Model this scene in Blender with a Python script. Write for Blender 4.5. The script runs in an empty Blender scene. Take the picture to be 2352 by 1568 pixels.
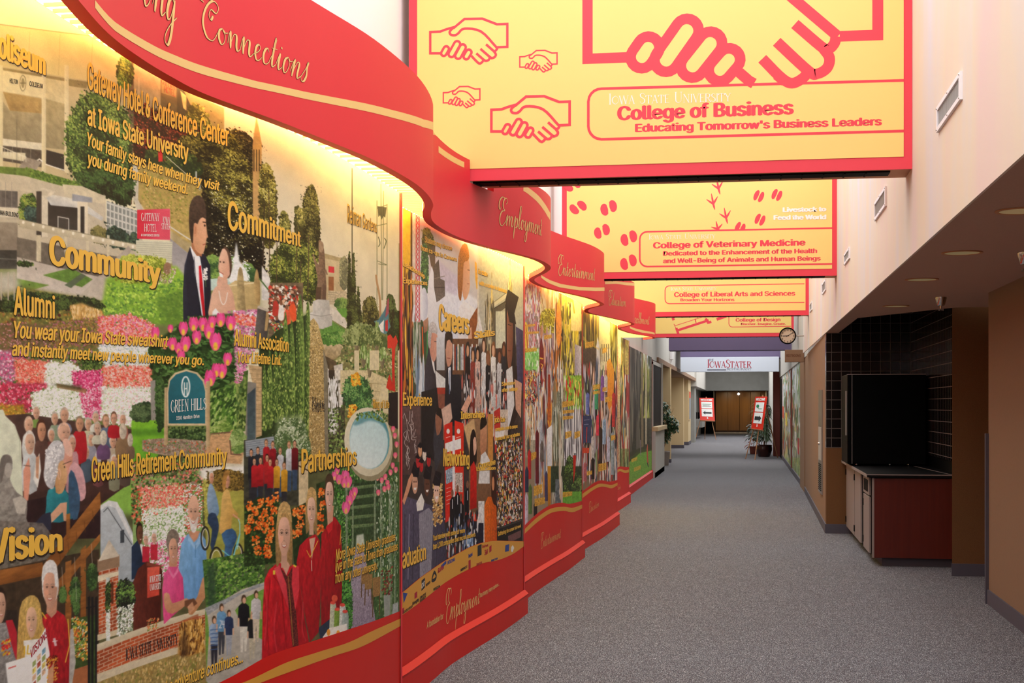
import bpy, bmesh, math, random
import numpy as np
from mathutils import Vector

# ------------------------------------------------------------------ camera, sky, exposure
SC = bpy.context.scene
COL = SC.collection
FOC, CX, HORY, EYE = 3200.0, 1176.0, 932.0, 1.58
YAW = math.atan((1710 - CX) / FOC)
SN, CS = math.sin(YAW), math.cos(YAW)
cam_d = bpy.data.cameras.new('camera')
cam_d.sensor_width = 36.0
cam_d.lens = FOC / 2352 * 36.0
cam_d.shift_y = (HORY - 784) / 2352
cam_d.clip_end = 300
cam = bpy.data.objects.new('camera', cam_d)
cam.location = (0, 0, EYE)
cam.rotation_euler = (math.pi / 2, 0, YAW)
COL.objects.link(cam)
SC.camera = cam

SC.view_settings.view_transform = 'Standard'
SC.view_settings.look = 'None'
SC.view_settings.gamma = 1.0
SC.view_settings.use_curve_mapping = False
SC.view_settings.exposure = 0.0

world = bpy.data.worlds.new('overcast_sky')
SC.world = world
world.use_nodes = True
bg = world.node_tree.nodes['Background']
bg.inputs[0].default_value = (0.95, 0.97, 1.0, 1)
bg.inputs[1].default_value = 3.5
SKY_PORTALS = [(-0.6, 14.0, 3.3, 38.0, 5.25), (-0.4, 60.0, 2.6, 24.0, 4.25)]
for px_, py_, sx_, sy_, z_ in SKY_PORTALS:
    ld = bpy.data.lights.new('skylight_portal', 'AREA')
    ld.shape = 'RECTANGLE'; ld.size = sx_; ld.size_y = sy_
    ld.cycles.is_portal = True
    lo = bpy.data.objects.new('skylight_portal', ld)
    lo.location = (px_, py_, z_)
    COL.objects.link(lo)

# ------------------------------------------------------------------ helpers
def ray(px, py):
    a = (px - CX) / FOC; b = (HORY - py) / FOC
    return (-SN + a * CS, CS + a * SN, b)

def on_y(px, py, y):            # a spot read off the photograph, on a wall at distance y
    r = ray(px, py); t = y / r[1]
    return (r[0] * t, y, EYE + r[2] * t)

def lin(h, k=1.0):
    h = h.lstrip('#')
    o = []
    for i in (0, 2, 4):
        c = int(h[i:i + 2], 16) / 255
        o.append((c / 12.92 if c <= 0.04045 else ((c + 0.055) / 1.055) ** 2.4) * k)
    return tuple(o) + (1.0,)

MATS = {}
def mat(name, col, rough=0.6, metal=0.0, spec=0.4, vary=0.05, scale=8.0, emit=None, estr=0.0, bump=0.0, bscale=200.0):
    m = bpy.data.materials.new(name); m.use_nodes = True
    nt = m.node_tree; b = nt.nodes['Principled BSDF']
    c = lin(col) if isinstance(col, str) else col
    tc = nt.nodes.new('ShaderNodeTexCoord')
    nz = nt.nodes.new('ShaderNodeTexNoise'); nz.inputs['Scale'].default_value = scale
    nz.inputs['Detail'].default_value = 4
    nt.links.new(tc.outputs['Object'], nz.inputs['Vector'])
    rp = nt.nodes.new('ShaderNodeMix'); rp.data_type = 'RGBA'
    rp.inputs[6].default_value = tuple(x * (1 - vary) for x in c[:3]) + (1,)
    rp.inputs[7].default_value = tuple(min(1, x * (1 + vary)) for x in c[:3]) + (1,)
    nt.links.new(nz.outputs['Fac'], rp.inputs[0])
    nt.links.new(rp.outputs[2], b.inputs['Base Color'])
    b.inputs['Roughness'].default_value = rough
    b.inputs['Metallic'].default_value = metal
    b.inputs['Specular IOR Level'].default_value = spec
    if emit:
        b.inputs['Emission Color'].default_value = lin(emit) if isinstance(emit, str) else emit
        b.inputs['Emission Strength'].default_value = estr
    if bump:
        n2 = nt.nodes.new('ShaderNodeTexNoise'); n2.inputs['Scale'].default_value = bscale
        nt.links.new(tc.outputs['Object'], n2.inputs['Vector'])
        bp = nt.nodes.new('ShaderNodeBump'); bp.inputs['Strength'].default_value = bump
        bp.inputs['Distance'].default_value = 0.002
        nt.links.new(n2.outputs['Fac'], bp.inputs['Height'])
        nt.links.new(bp.outputs[0], b.inputs['Normal'])
    MATS[name] = m
    return m

class MB:
    def __init__(s):
        s.v = []; s.f = []; s.sm = False; s.mi = []
    def add(s, vs, fs, mi=0):
        n = len(s.v); s.v += [tuple(p) for p in vs]
        s.f += [tuple(i + n for i in f) for f in fs]; s.mi += [mi] * len(fs)
        return s
    def box(s, x0, x1, y0, y1, z0, z1, mi=0):
        vs = [(x0,y0,z0),(x1,y0,z0),(x1,y1,z0),(x0,y1,z0),(x0,y0,z1),(x1,y0,z1),(x1,y1,z1),(x0,y1,z1)]
        return s.add(vs, [(0,3,2,1),(4,5,6,7),(0,1,5,4),(1,2,6,5),(2,3,7,6),(3,0,4,7)], mi)
    def bbox(s, x0, x1, y0, y1, z0, z1, b=0.01):       # box with chamfered edges
        bm = bmesh.new(); bmesh.ops.create_cube(bm, size=1)
        for v in bm.verts:
            v.co = Vector(((x0+x1)/2 + v.co.x*(x1-x0), (y0+y1)/2 + v.co.y*(y1-y0), (z0+z1)/2 + v.co.z*(z1-z0)))
        bmesh.ops.bevel(bm, geom=list(bm.edges), offset=b, segments=2, affect='EDGES', profile=0.5)
        bm.verts.index_update()
        s.add([v.co[:] for v in bm.verts], [[v.index for v in f.verts] for f in bm.faces]); bm.free()
        return s
    def prism(s, pts, z0, z1):                          # plan outline raised from z0 to z1 (counter-clockwise)
        n = len(pts)
        vs = [(x, y, z0) for x, y in pts] + [(x, y, z1) for x, y in pts]
        return s.add(vs, [tuple(range(n))[::-1], tuple(range(n, 2*n))] + [(i, (i+1) % n, n + (i+1) % n, n + i) for i in range(n)])
    def lathe(s, prof, c=(0, 0, 0), n=32, axis='z'):
        k = len(prof); vs = []
        for i in range(n):
            a = 2 * math.pi * i / n
            for r, h in prof:
                p = (r*math.cos(a), r*math.sin(a), h)
                if axis == 'y': p = (p[0], p[2], p[1])
                if axis == 'x': p = (p[2], p[0], p[1])
                vs.append((c[0]+p[0], c[1]+p[1], c[2]+p[2]))
        fs = []
        for i in range(n):
            j = (i + 1) % n
            for q in range(k - 1):
                fs.append((i*k+q, j*k+q, j*k+q+1, i*k+q+1))
        s.add(vs, fs); s.sm = True
        return s
    def tube(s, pts, r, n=10):
        rs = r if isinstance(r, (list, tuple)) else [r] * len(pts)
        P = [Vector(p) for p in pts]; vs = []
        for i, p in enumerate(P):
            d = (P[min(i+1, len(P)-1)] - P[max(i-1, 0)]).normalized()
            u = d.cross(Vector((0, 0, 1)));
            if u.length < 1e-3: u = d.cross(Vector((1, 0, 0)))
            u.normalize(); w = d.cross(u)
            for k in range(n):
                a = 2*math.pi*k/n
                vs.append(tuple(p + (u*math.cos(a) + w*math.sin(a))*rs[i]))
        fs = [(i*n+k, i*n+(k+1) % n, (i+1)*n+(k+1) % n, (i+1)*n+k) for i in range(len(P)-1) for k in range(n)]
        fs += [tuple(range(n))[::-1], tuple(range((len(P)-1)*n, len(P)*n))]
        return s.add(vs, fs)
    def sphere(s, c, r, n=12, sq=(1, 1, 1)):
        prof = [(max(1e-4, math.sin(math.pi*i/n)), -math.cos(math.pi*i/n)) for i in range(n+1)]
        m = MB().lathe(prof, n=2*n)
        s.add([(c[0]+x*r*sq[0], c[1]+y*r*sq[1], c[2]+z*r*sq[2]) for x, y, z in m.v], m.f); s.sm = True
        return s
    def build(s, name, m, parent=None, smooth=None, off=None):
        me = bpy.data.meshes.new(name)
        o = Vector((0, 0, 0))
        if parent is not None: o = Vector(parent.get('_at', (0, 0, 0)))
        me.from_pydata([tuple(Vector(p) - o) for p in s.v], [], s.f)
        ms = m if isinstance(m, (list, tuple)) else [m]
        for q in ms: me.materials.append(q)
        if len(ms) > 1: me.polygons.foreach_set('material_index', s.mi)
        if (s.sm if smooth is None else smooth):
            me.shade_smooth()
            me.set_sharp_from_angle(angle=math.radians(38))
        me.update()
        ob = bpy.data.objects.new(name, me); COL.objects.link(ob)
        if parent is not None: ob.parent = parent
        return ob

def thing(name, label, cat, at=(0, 0, 0), group=None):
    e = bpy.data.objects.new(name, None); COL.objects.link(e)
    e.empty_display_size = 0.1; e.location = at
    e['_at'] = list(at)
    e['label'] = label; e['category'] = cat
    if group: e['group'] = group
    return e

def part(ob, label): ob['label'] = label; return ob
_trim = [10]
def sname(n):
    t = n.split('_')
    if t[0] in ('beam', 'pillar'): _trim[0] += 1; return 'trim_%d' % _trim[0]
    if t[0] == 'ceiling': return 'ceiling'
    if t[0] == 'wall':
        if 'back' in t and 'alcove' in t or 'end' in t or 'over' in t: return 'wall_back'
        if 'behind' in t and 'camera' in t: return 'wall_front'
        return 'wall_left' if 'left' in t or n == 'wall_far_side_dark' else 'wall_right'
    if t[0] == 'baseboard': return 'baseboard_left' if 'bay' in t or 'window' in t else 'baseboard_right'
    return n
def struct(name, mb, m, smooth=None):
    o = mb.build(sname(name), m, smooth=smooth); o['kind'] = 'structure'; return o

def fix_normals(ob):
    bm = bmesh.new(); bm.from_mesh(ob.data); bmesh.ops.recalc_face_normals(bm, faces=bm.faces); bm.to_mesh(ob.data); bm.free()
    return ob

def catmull(pts, k=6, closed=False):
    P = [np.array(p, float) for p in pts]
    if len(P) < 3 and not closed: 
        return [tuple(p) for p in P]
    n = len(P); out = []
    rng = range(n) if closed else range(n - 1)
    for i in rng:
        p0 = P[(i-1) % n] if closed or i > 0 else 2*P[0]-P[1]
        p1 = P[i]; p2 = P[(i+1) % n]
        p3 = P[(i+2) % n] if closed or i + 2 < n else 2*P[-1]-P[-2]
        for j in range(k):
            t = j / k
            out.append(tuple(0.5*((2*p1) + (-p0+p2)*t + (2*p0-5*p1+4*p2-p3)*t*t + (-p0+3*p1-3*p2+p3)*t**3)))
    if not closed: out.append(tuple(P[-1]))
    return out

def ribbon2d(pts, w, closed=False):
    """flat band along a 2-D line; w is a number or one width per point. Returns vertices and quads."""
    P = np.array(pts, float); n = len(P)
    W = np.full(n, w, float) if np.isscalar(w) else np.array(w, float)
    d = np.zeros_like(P); 
    for i in range(n):
        a = P[i] - P[(i-1) % n] if (closed or i > 0) else P[1]-P[0]
        b = P[(i+1) % n] - P[i] if (closed or i < n-1) else P[-1]-P[-2]
        a = a/(np.hypot(*a)+1e-9); b = b/(np.hypot(*b)+1e-9)
        t = a + b; l = np.hypot(*t)
        t = t/l if l > 1e-3 else a
        nrm = np.array([-t[1], t[0]])
        k = max(0.45, abs(np.dot(nrm, [-a[1], a[0]])))
        d[i] = nrm * W[i] / 2 / k
    vs = [tuple(p) for p in (P + d)] + [tuple(p) for p in (P - d)]
    fs = [(n+i, n+(i+1) % n, (i+1) % n, i) for i in range(n if closed else n-1)]
    return vs, fs

def ear(pts):
    """triangulated flat polygon via bmesh, (vertices, faces) in 2-D"""
    bm = bmesh.new()
    vs = [bm.verts.new((x, y, 0)) for x, y in pts]
    try: bm.faces.new(vs)
    except ValueError: pass
    bmesh.ops.triangulate(bm, faces=bm.faces[:])
    bm.verts.index_update()
    out = [v.co[:2] for v in bm.verts], [[v.index for v in f.verts] for f in bm.faces]
    bm.free(); return out

class Flat:
    """flat graphics (lettering, lines, shapes) gathered in 2-D and laid on a surface through a map(u, v, lift)"""
    def __init__(s, fn): s.fn = fn; s.mb = MB(); s.lift = 0.0; s.step = 0.00002
    def put(s, vs, fs):
        s.lift += s.step
        s.mb.add([s.fn(u, v, s.lift) for u, v in vs], fs)
    def line(s, pts, w, closed=False, smooth=0):
        if smooth: pts = catmull(pts, smooth, closed)
        s.put(*ribbon2d(pts, w, closed))
    def poly(s, pts, smooth=0):
        if smooth: pts = catmull(pts, smooth, True)
        s.put(*ear(pts))
    def raw(s, vs, fs): s.put(vs, fs)
    def build(s, name, m, parent, label=None):
        o = fix_facing(s.mb.build(name, m, parent)); 
        if label: o['label'] = label
        return o
def fix_facing(o): return o

# ---- lettering: the sans face that ships with Blender, fattened by stacking shifted copies
FONT = None
try:
    import os
    fp = os.path.join(bpy.utils.system_resource('DATAFILES'), 'fonts', 'Inter.woff2')
    if os.path.exists(fp): FONT = bpy.data.fonts.load(fp)
except Exception:
    FONT = None
_TX = {}
def text_mesh(s, shear=0.0, spacing=1.0):
    key = (s, shear, spacing)
    if key in _TX: return _TX[key]
    cu = bpy.data.curves.new('lettering', 'FONT'); cu.body = s; cu.shear = shear; cu.space_character = spacing
    cu.resolution_u = 3
    if FONT: cu.font = FONT
    ob = bpy.data.objects.new('lettering', cu); COL.objects.link(ob)
    dg = bpy.context.evaluated_depsgraph_get(); dg.update()
    ev = ob.evaluated_get(dg); me = ev.to_mesh()
    vs = [(v.co.x, v.co.y) for v in me.vertices]; fs = [tuple(p.vertices) for p in me.polygons]
    ev.to_mesh_clear(); bpy.data.objects.remove(ob); bpy.data.curves.remove(cu)
    _TX[key] = (vs, fs)
    return vs, fs

def cap_height():
    vs, _ = text_mesh('H'); return max(v[1] for v in vs)
def text_into(flat, s, box, bold=0.03, shear=0.0, spacing=1.0, boldy=0.012):
    """box: function (0..1 along the baseline, 0..1 up to cap height) -> 2-D point of the flat"""
    vs, fs = text_mesh(s, shear, spacing)
    if not vs: return
    A = np.array(vs); x0, x1 = A[:, 0].min(), A[:, 0].max()
    cap = cap_height()
    shifts = [(0, 0)] if bold == 0 else [(-bold, 0), (bold, 0), (0, boldy), (0, -boldy), (0, 0)]
    for dx, dy in shifts:
        flat.raw([box((x + dx - x0) / (x1 - x0), (y + dy) / cap) for x, y in vs], fs)

def quadbox(bl, br, tl, tr):
    bl, br, tl, tr = [np.array(p, float) for p in (bl, br, tl, tr)]
    def f(u, v):
        p = (1-v)*((1-u)*bl + u*br) + v*((1-u)*tl + u*tr)
        return (p[0], p[1])
    return f

# ---- pen lettering: a copperplate script and roman capitals drawn as strokes
SCRIPT = {
 'i': (.25, [[(0,.08),(.1,.4),(.1,.12),(.15,.01),(.26,.1)], [(.12,.58),(.125,.53)]]),
 'n': (.45, [[(0,.1),(.06,.36),(.1,.4),(.1,0)], [(.1,.1),(.2,.36),(.27,.4),(.31,.34),(.31,.1),(.36,.01),(.46,.1)]]),
 'm': (.66, [[(0,.1),(.06,.36),(.1,.4),(.1,0)], [(.1,.1),(.2,.36),(.26,.4),(.3,.34),(.3,0)], [(.3,.1),(.4,.36),(.47,.4),(.51,.34),(.51,.1),(.56,.01),(.66,.1)]]),
 'e': (.31, [[(0,.1),(.18,.22),(.24,.33),(.18,.4),(.1,.32),(.08,.15),(.14,.01),(.24,.02),(.33,.12)]]),
 'c': (.3, [[(.25,.32),(.2,.4),(.11,.34),(.07,.18),(.12,.02),(.22,.01),(.32,.1)]]),
 'o': (.36, [[(.17,.4),(.08,.32),(.06,.12),(.14,0),(.24,.08),(.27,.26),(.2,.39),(.16,.4)], [(.2,.38),(.28,.33),(.38,.36)]]),
 't': (.26, [[(0,.1),(.12,.4),(.14,.72),(.12,.5),(.11,.12),(.16,.01),(.27,.1)], [(.02,.45),(.24,.47)]]),
 's': (.28, [[(0,.05),(.14,.3),(.2,.5),(.2,.36),(.25,.18),(.2,.03),(.1,.0),(.04,.07)]]),
 'p': (.38, [[(0,.1),(.1,.44),(.1,-.42)], [(.1,.1),(.2,.37),(.29,.36),(.32,.2),(.26,.03),(.16,.02)], [(.26,.03),(.4,.1)]]),
 'l': (.24, [[(0,.08),(.14,.4),(.22,.8),(.17,.92),(.1,.8),(.09,.15),(.14,.01),(.26,.1)]]),
 'y': (.38, [[(0,.1),(.08,.4),(.08,.15),(.13,.02),(.22,.08),(.3,.38)], [(.3,.4),(.3,-.2),(.24,-.42),(.12,-.4),(.1,-.28),(.2,-.1),(.4,.1)]]),
 'r': (.32, [[(0,.1),(.1,.45),(.14,.38),(.22,.38),(.2,.1),(.25,.01),(.34,.1)]]),
 'a': (.4, [[(.26,.34),(.18,.4),(.09,.32),(.06,.12),(.12,.01),(.2,.08),(.27,.36)], [(.27,.4),(.27,.1),(.32,.01),(.42,.1)]]),
 'd': (.41, [[(.26,.34),(.18,.4),(.09,.32),(.06,.12),(.12,.01),(.2,.08),(.27,.36)], [(.29,.95),(.28,.1),(.33,.01),(.43,.1)]]),
 'u': (.41, [[(0,.1),(.08,.4),(.08,.12),(.14,.01),(.22,.08),(.28,.38)], [(.28,.4),(.28,.1),(.33,.01),(.43,.1)]]),
 'g': (.38, [[(.26,.34),(.18,.4),(.09,.32),(.06,.12),(.12,.01),(.2,.08),(.27,.36)], [(.27,.4),(.27,-.2),(.2,-.42),(.09,-.38),(.09,-.26),(.2,-.08),(.4,.12)]]),
 'C': (.62, [[(.5,.62),(.42,.5),(.36,.6),(.44,.76),(.6,.72),(.68,.88),(.56,1.0),(.38,.9),(.2,.62),(.12,.3),(.22,.02),(.42,-.02),(.56,.12),(.64,.26)], [(.2,.86),(.05,.92),(-.05,1.08),(.2,1.02),(.56,1.0)]]),
 'E': (.58, [[(.5,.82),(.58,.92),(.5,1.04),(.34,1.0),(.26,.84),(.3,.66),(.46,.56)], [(.46,.56),(.22,.5),(.1,.28),(.14,.06),(.3,-.04),(.48,.06),(.6,.2)], [(.4,1.03),(.14,1.04),(-.04,.86),(-.04,.62),(.06,.56),(.1,.66)]]),
 ' ': (.3, []),
}
def _o(x, w=.36): return [(x, 1.0), (x-w*.72, .82), (x-w, .5), (x-w*.72, .18), (x, 0.0)], [(x, 0.0), (x+w*.72, .18), (x+w, .5), (x+w*.72, .82), (x, 1.0)]
ROMAN = {
 'I': (.3, [[(.15,1),(.15,0)]]), 'L': (.62, [[(.15,1),(.15,0)], [(.15,.02),(.55,.02)], [(.55,.02),(.58,.2)]]),
 'T': (.7, [[(.35,1),(.35,0)], [(.03,.97),(.67,.97)], [(.04,.97),(.02,.8)], [(.66,.97),(.68,.8)]]),
 'E': (.62, [[(.15,1),(.15,0)], [(.15,.97),(.55,.97)], [(.15,.52),(.45,.52)], [(.15,.03),(.58,.03)]]),
 'H': (.82, [[(.15,1),(.15,0)], [(.66,1),(.66,0)], [(.15,.52),(.66,.52)]]),
 'A': (.76, [[(.38,1),(.66,0)], [(.1,0),(.38,1)], [(.22,.36),(.55,.36)]]),
 'V': (.74, [[(.08,1),(.38,0)], [(.38,0),(.66,1)]]),
 'W': (1.08, [[(.06,1),(.32,0)], [(.32,0),(.54,1)], [(.54,1),(.78,0)], [(.78,0),(1.02,1)]]),
 'Y': (.72, [[(.06,1),(.36,.48)], [(.36,.48),(.64,1)], [(.36,.5),(.36,0)]]),
 'N': (.84, [[(.15,1),(.68,0)], [(.15,0),(.15,1)], [(.68,0),(.68,1)]]),
 'U': (.78, [[(.15,1),(.15,.3),(.22,.08),(.4,0)], [(.4,0),(.58,.1),(.64,.3),(.64,1)]]),
 'O': (.86, list(_o(.43))), 'C': (.74, [[(.68,.8),(.45,1)], [(.45,1),(.2,.85),(.08,.5),(.2,.15),(.45,0)], [(.45,0),(.6,.06),(.7,.2)]]),
 'G': (.82, [[(.7,.8),(.45,1)], [(.45,1),(.2,.85),(.08,.5),(.2,.15),(.45,0)], [(.45,0),(.6,.04),(.7,.1)], [(.7,.45),(.7,.08)]]),
 'R': (.72, [[(.15,1),(.15,0)], [(.15,.97),(.42,.97)], [(.42,.97),(.56,.9),(.58,.74),(.48,.55),(.36,.5)], [(.36,.5),(.16,.5)], [(.34,.5),(.7,0)]]),
 'S': (.56, [[(.48,.82),(.36,.98),(.22,.97)], [(.22,.97),(.1,.85),(.14,.65),(.3,.52),(.46,.38),(.48,.16),(.34,.02)], [(.34,.02),(.2,.0),(.06,.2)]]),
 'D': (.82, [[(.15,1),(.15,0)], [(.15,.97),(.4,.97)], [(.4,.97),(.66,.82),(.72,.5),(.62,.16),(.4,.03)], [(.4,.03),(.15,.03)]]),
 ' ': (.4, []),
}
def pen_width(P, thin, thick):
    P = np.array(P, float); d = np.gradient(P, axis=0)
    l = np.hypot(d[:, 0], d[:, 1]) + 1e-9
    k = np.clip(-d[:, 1] / l, 0, 1)
    return thin + (thick - thin) * k ** 1.3

def pen_word(word, table, slant=0.0, small=1.0, thin=.03, thick=.09, serif=0.0):
    """strokes of a word: list of (points, widths) in letter units, plus total width. Lower-case letters in a roman word are small capitals."""
    x = 0; out = []
    for ch in word:
        sc = 1.0; g = table.get(ch)
        if g is None and ch.upper() in table: g = table[ch.upper()]; sc = small
        if g is None: g = (.3, [])
        w, strokes = g
        for st in strokes:
            P = catmull(st, 7) if len(st) > 2 else [tuple(np.array(st[0])*(1-t)+np.array(st[1])*t) for t in (0, .5, 1)]
            wd = pen_width(P, thin, thick)
            if table is SCRIPT:
                n = len(wd); wd = wd * np.clip(np.minimum(np.arange(n)+1.5, n-np.arange(n)+.5)/3, .5, 1)
            out.append(([(x + (p[0] + slant*p[1])*sc, p[1]*sc) for p in P], wd * (sc*.5+.5)))
            if serif and len(st) >= 2:
                for e in (st[0], st[-1]):
                    if (e[1] in (0, 1)) and abs(st[0][0]-st[-1][0]) < .5 and ch.upper() not in 'OCGSU' or (ch.upper() == 'U' and e[1] == 1):
                        out.append(([(x+(e[0]-serif)*sc, e[1]*sc), (x+e[0]*sc, e[1]*sc), (x+(e[0]+serif)*sc, e[1]*sc)], [thin*sc]*3))
        x += w * sc
    return out, x

def pen_into(flat, word, table, box, **kw):
    st, W = pen_word(word, table, **kw)
    for P, wd in st:
        q = [box(p[0] / W, p[1]) for p in P]
        e = [box((p[0]+.01) / W, p[1]) for p in P]
        # scale the pen by the local size of the letter box
        a = np.array(box(0.5, 0.0)); b = np.array(box(0.5, 1.0)); hgt = np.hypot(*(b-a))
        flat.line(q, np.array(wd) * hgt)
# ------------------------------------------------------------------ materials
WHITE = mat('white_painted_concrete', '#f1ecec', 0.85, vary=0.04, scale=1.3)
RED = mat('red_vinyl', '#ec3a45', 0.5, spec=0.2, vary=0.03, scale=3)
REDP = mat('red_painted_base', '#dc2017', 0.45, spec=0.2, vary=0.04, scale=3)
GOLD = mat('gold_vinyl', '#f8d084', 0.5, vary=0.02)
GOLDB = mat('gold_base_stripe', '#e3a63c', 0.45, vary=0.02)
YEL = mat('yellow_banner_vinyl', '#f6d27a', 0.5, vary=0.02, scale=2)
BRED = mat('red_banner_vinyl', '#ea3f4d', 0.5, vary=0.02, scale=2)
WLET = mat('white_vinyl_lettering', '#f2ece4', 0.5, vary=0.01)
DARKLINE = mat('dark_outline_vinyl', '#5a1a12', 0.5)
BROWN = mat('brown_fabric_wallcovering', '#8c6b50', 0.8, vary=0.07, scale=40, bump=0.15, bscale=160)
TANCARPET = mat('tan_carpet_wallcovering', '#75502e', 0.95, vary=0.25, scale=120, bump=0.5, bscale=300)
SOFFIT = mat('brown_textured_soffit', '#c29c86', 0.9, vary=0.14, scale=160, bump=0.5, bscale=220)
UNDER = mat('brown_beam_underside', '#c98c60', 0.6)
BLACK = mat('black_plastic', '#050505', 0.6, spec=0.06, vary=0.2)
BASEB = mat('grey_vinyl_baseboard', '#55505a', 0.6)
PURPLE = mat('plum_painted_beam', '#6f6280', 0.8, vary=0.04, scale=2)
CONC = mat('raw_concrete', '#8d8b85', 0.9, vary=0.15, scale=3)
PALEC = mat('pale_painted_concrete', '#c2bdb4', 0.85, vary=0.1, scale=1.5)
CREAM = mat('cream_wall_paint', '#d3b98d', 0.75, vary=0.04, scale=1.5)
STEEL = mat('brushed_steel', '#b8b5b0', 0.3, metal=1.0, vary=0.08)
CHROME = mat('chrome', '#d8d6d2', 0.12, metal=1.0)
REFL = mat('downlight_reflector', '#d8c690', 0.3, metal=0.6, emit='#ffe7a8', estr=0.1)
LAMP = mat('warm_eggcrate_diffuser', '#fff2c8', 0.5, emit='#fbf7a6', estr=8.0)
WOODP = mat('walnut_door_veneer', '#6d4a22', 0.4, vary=0.18, scale=3)
EASELW = mat('easel_wood', '#a87650', 0.55, vary=0.12)
MAROON = mat('maroon_painted_steel', '#8a4438', 0.5)
GREYLAM = mat('grey_laminate', '#94857e', 0.45, vary=0.03)
BLUEWHITE = mat('pale_blue_sign_face', '#dfe6f2', 0.4, vary=0.01)
SIGNRED = mat('cardinal_red_lettering', '#b5243a', 0.5)
NAVY = mat('dark_navy_lettering', '#3a3550', 0.5)
ORED = mat('orange_red_sign_face', '#e0301c', 0.45)
PAPER = mat('white_paper', '#f1f0ea', 0.6)
INK = mat('black_ink', '#2b2b2e', 0.6)
GREENINK = mat('green_ink', '#2f8a5a', 0.6)

def floor_mat():
    m = mat('grey_woven_carpet', '#75726f', 0.95, vary=0.0)
    nt = m.node_tree; b = nt.nodes['Principled BSDF']
    tc = nt.nodes.new('ShaderNodeTexCoord')
    v = nt.nodes.new('ShaderNodeTexVoronoi'); v.inputs['Scale'].default_value = 420
    mp = nt.nodes.new('ShaderNodeMapping'); mp.inputs['Scale'].default_value = (1, 0.55, 1)
    nt.links.new(tc.outputs['Object'], mp.inputs[0]); nt.links.new(mp.outputs[0], v.inputs['Vector'])
    r = nt.nodes.new('ShaderNodeValToRGB'); e = r.color_ramp.elements
    for h, p in (('#434349', 0.0), ('#4f4f56', .3), ('#5b5b61', .55), ('#6c4f4b', .74), ('#54565e', .8), ('#46464b', 1.0)):
        q = e.new(p); q.color = lin(h)
    e.remove(e[0]); e.remove(e[-1])
    sp = nt.nodes.new('ShaderNodeSeparateColor'); nt.links.new(v.outputs['Color'], sp.inputs[0])
    nt.links.new(sp.outputs[0], r.inputs[0])
    n = nt.nodes.new('ShaderNodeTexNoise'); n.inputs['Scale'].default_value = 2.2; n.inputs['Detail'].default_value = 5
    mp2 = nt.nodes.new('ShaderNodeMapping'); mp2.inputs['Scale'].default_value = (1, 6, 1)
    nt.links.new(tc.outputs['Object'], mp2.inputs[0]); nt.links.new(mp2.outputs[0], n.inputs['Vector'])
    mr = nt.nodes.new('ShaderNodeMapRange'); mr.inputs[3].default_value = 0.7; mr.inputs[4].default_value = 1.0
    nt.links.new(n.outputs['Fac'], mr.inputs[0])
    mx = nt.nodes.new('ShaderNodeVectorMath'); mx.operation = 'SCALE'
    nt.links.new(r.outputs[0], mx.inputs[0]); nt.links.new(mr.outputs[0], mx.inputs['Scale'])
    nt.links.new(mx.outputs[0], b.inputs['Base Color'])
    bp = nt.nodes.new('ShaderNodeBump'); bp.inputs['Strength'].default_value = 0.4; bp.inputs['Distance'].default_value = 0.004
    nt.links.new(v.outputs['Distance'], bp.inputs['Height']); nt.links.new(bp.outputs[0], b.inputs['Normal'])
    return m
CARPET = floor_mat()

def tile_mat():
    m = mat('black_glazed_tile', '#0b0909', 0.18, spec=0.5, vary=0.3)
    nt = m.node_tree; b = nt.nodes['Principled BSDF']
    tc = nt.nodes.new('ShaderNodeTexCoord'); sep = nt.nodes.new('ShaderNodeSeparateXYZ')
    nt.links.new(tc.outputs['Object'], sep.inputs[0])
    ad = nt.nodes.new('ShaderNodeMath'); ad.operation = 'ADD'
    nt.links.new(sep.outputs[0], ad.inputs[0]); nt.links.new(sep.outputs[1], ad.inputs[1])
    g = None
    for s_ in (ad.outputs[0], sep.outputs[2]):
        mu = nt.nodes.new('ShaderNodeMath'); mu.operation = 'DIVIDE'; mu.inputs[1].default_value = 0.118
        nt.links.new(s_, mu.inputs[0])
        fr = nt.nodes.new('ShaderNodeMath'); fr.operation = 'FRACT'; nt.links.new(mu.outputs[0], fr.inputs[0])
        lt = nt.nodes.new('ShaderNodeMath'); lt.operation = 'LESS_THAN'; lt.inputs[1].default_value = 0.055
        nt.links.new(fr.outputs[0], lt.inputs[0])
        if g is None: g = lt.outputs[0]
        else:
            mxm = nt.nodes.new('ShaderNodeMath'); mxm.operation = 'MAXIMUM'
            nt.links.new(g, mxm.inputs[0]); nt.links.new(lt.outputs[0], mxm.inputs[1]); g = mxm.outputs[0]
    mx = nt.nodes.new('ShaderNodeMix'); mx.data_type = 'RGBA'
    mx.inputs[6].default_value = lin('#140d0b'); mx.inputs[7].default_value = lin('#6b625c')
    nt.links.new(g, mx.inputs[0]); nt.links.new(mx.outputs[2], b.inputs['Base Color'])
    mr = nt.nodes.new('ShaderNodeMapRange'); mr.inputs[3].default_value = 0.15; mr.inputs[4].default_value = 0.8
    nt.links.new(g, mr.inputs[0]); nt.links.new(mr.outputs[0], b.inputs['Roughness'])
    return m
TILE = tile_mat()

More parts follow.
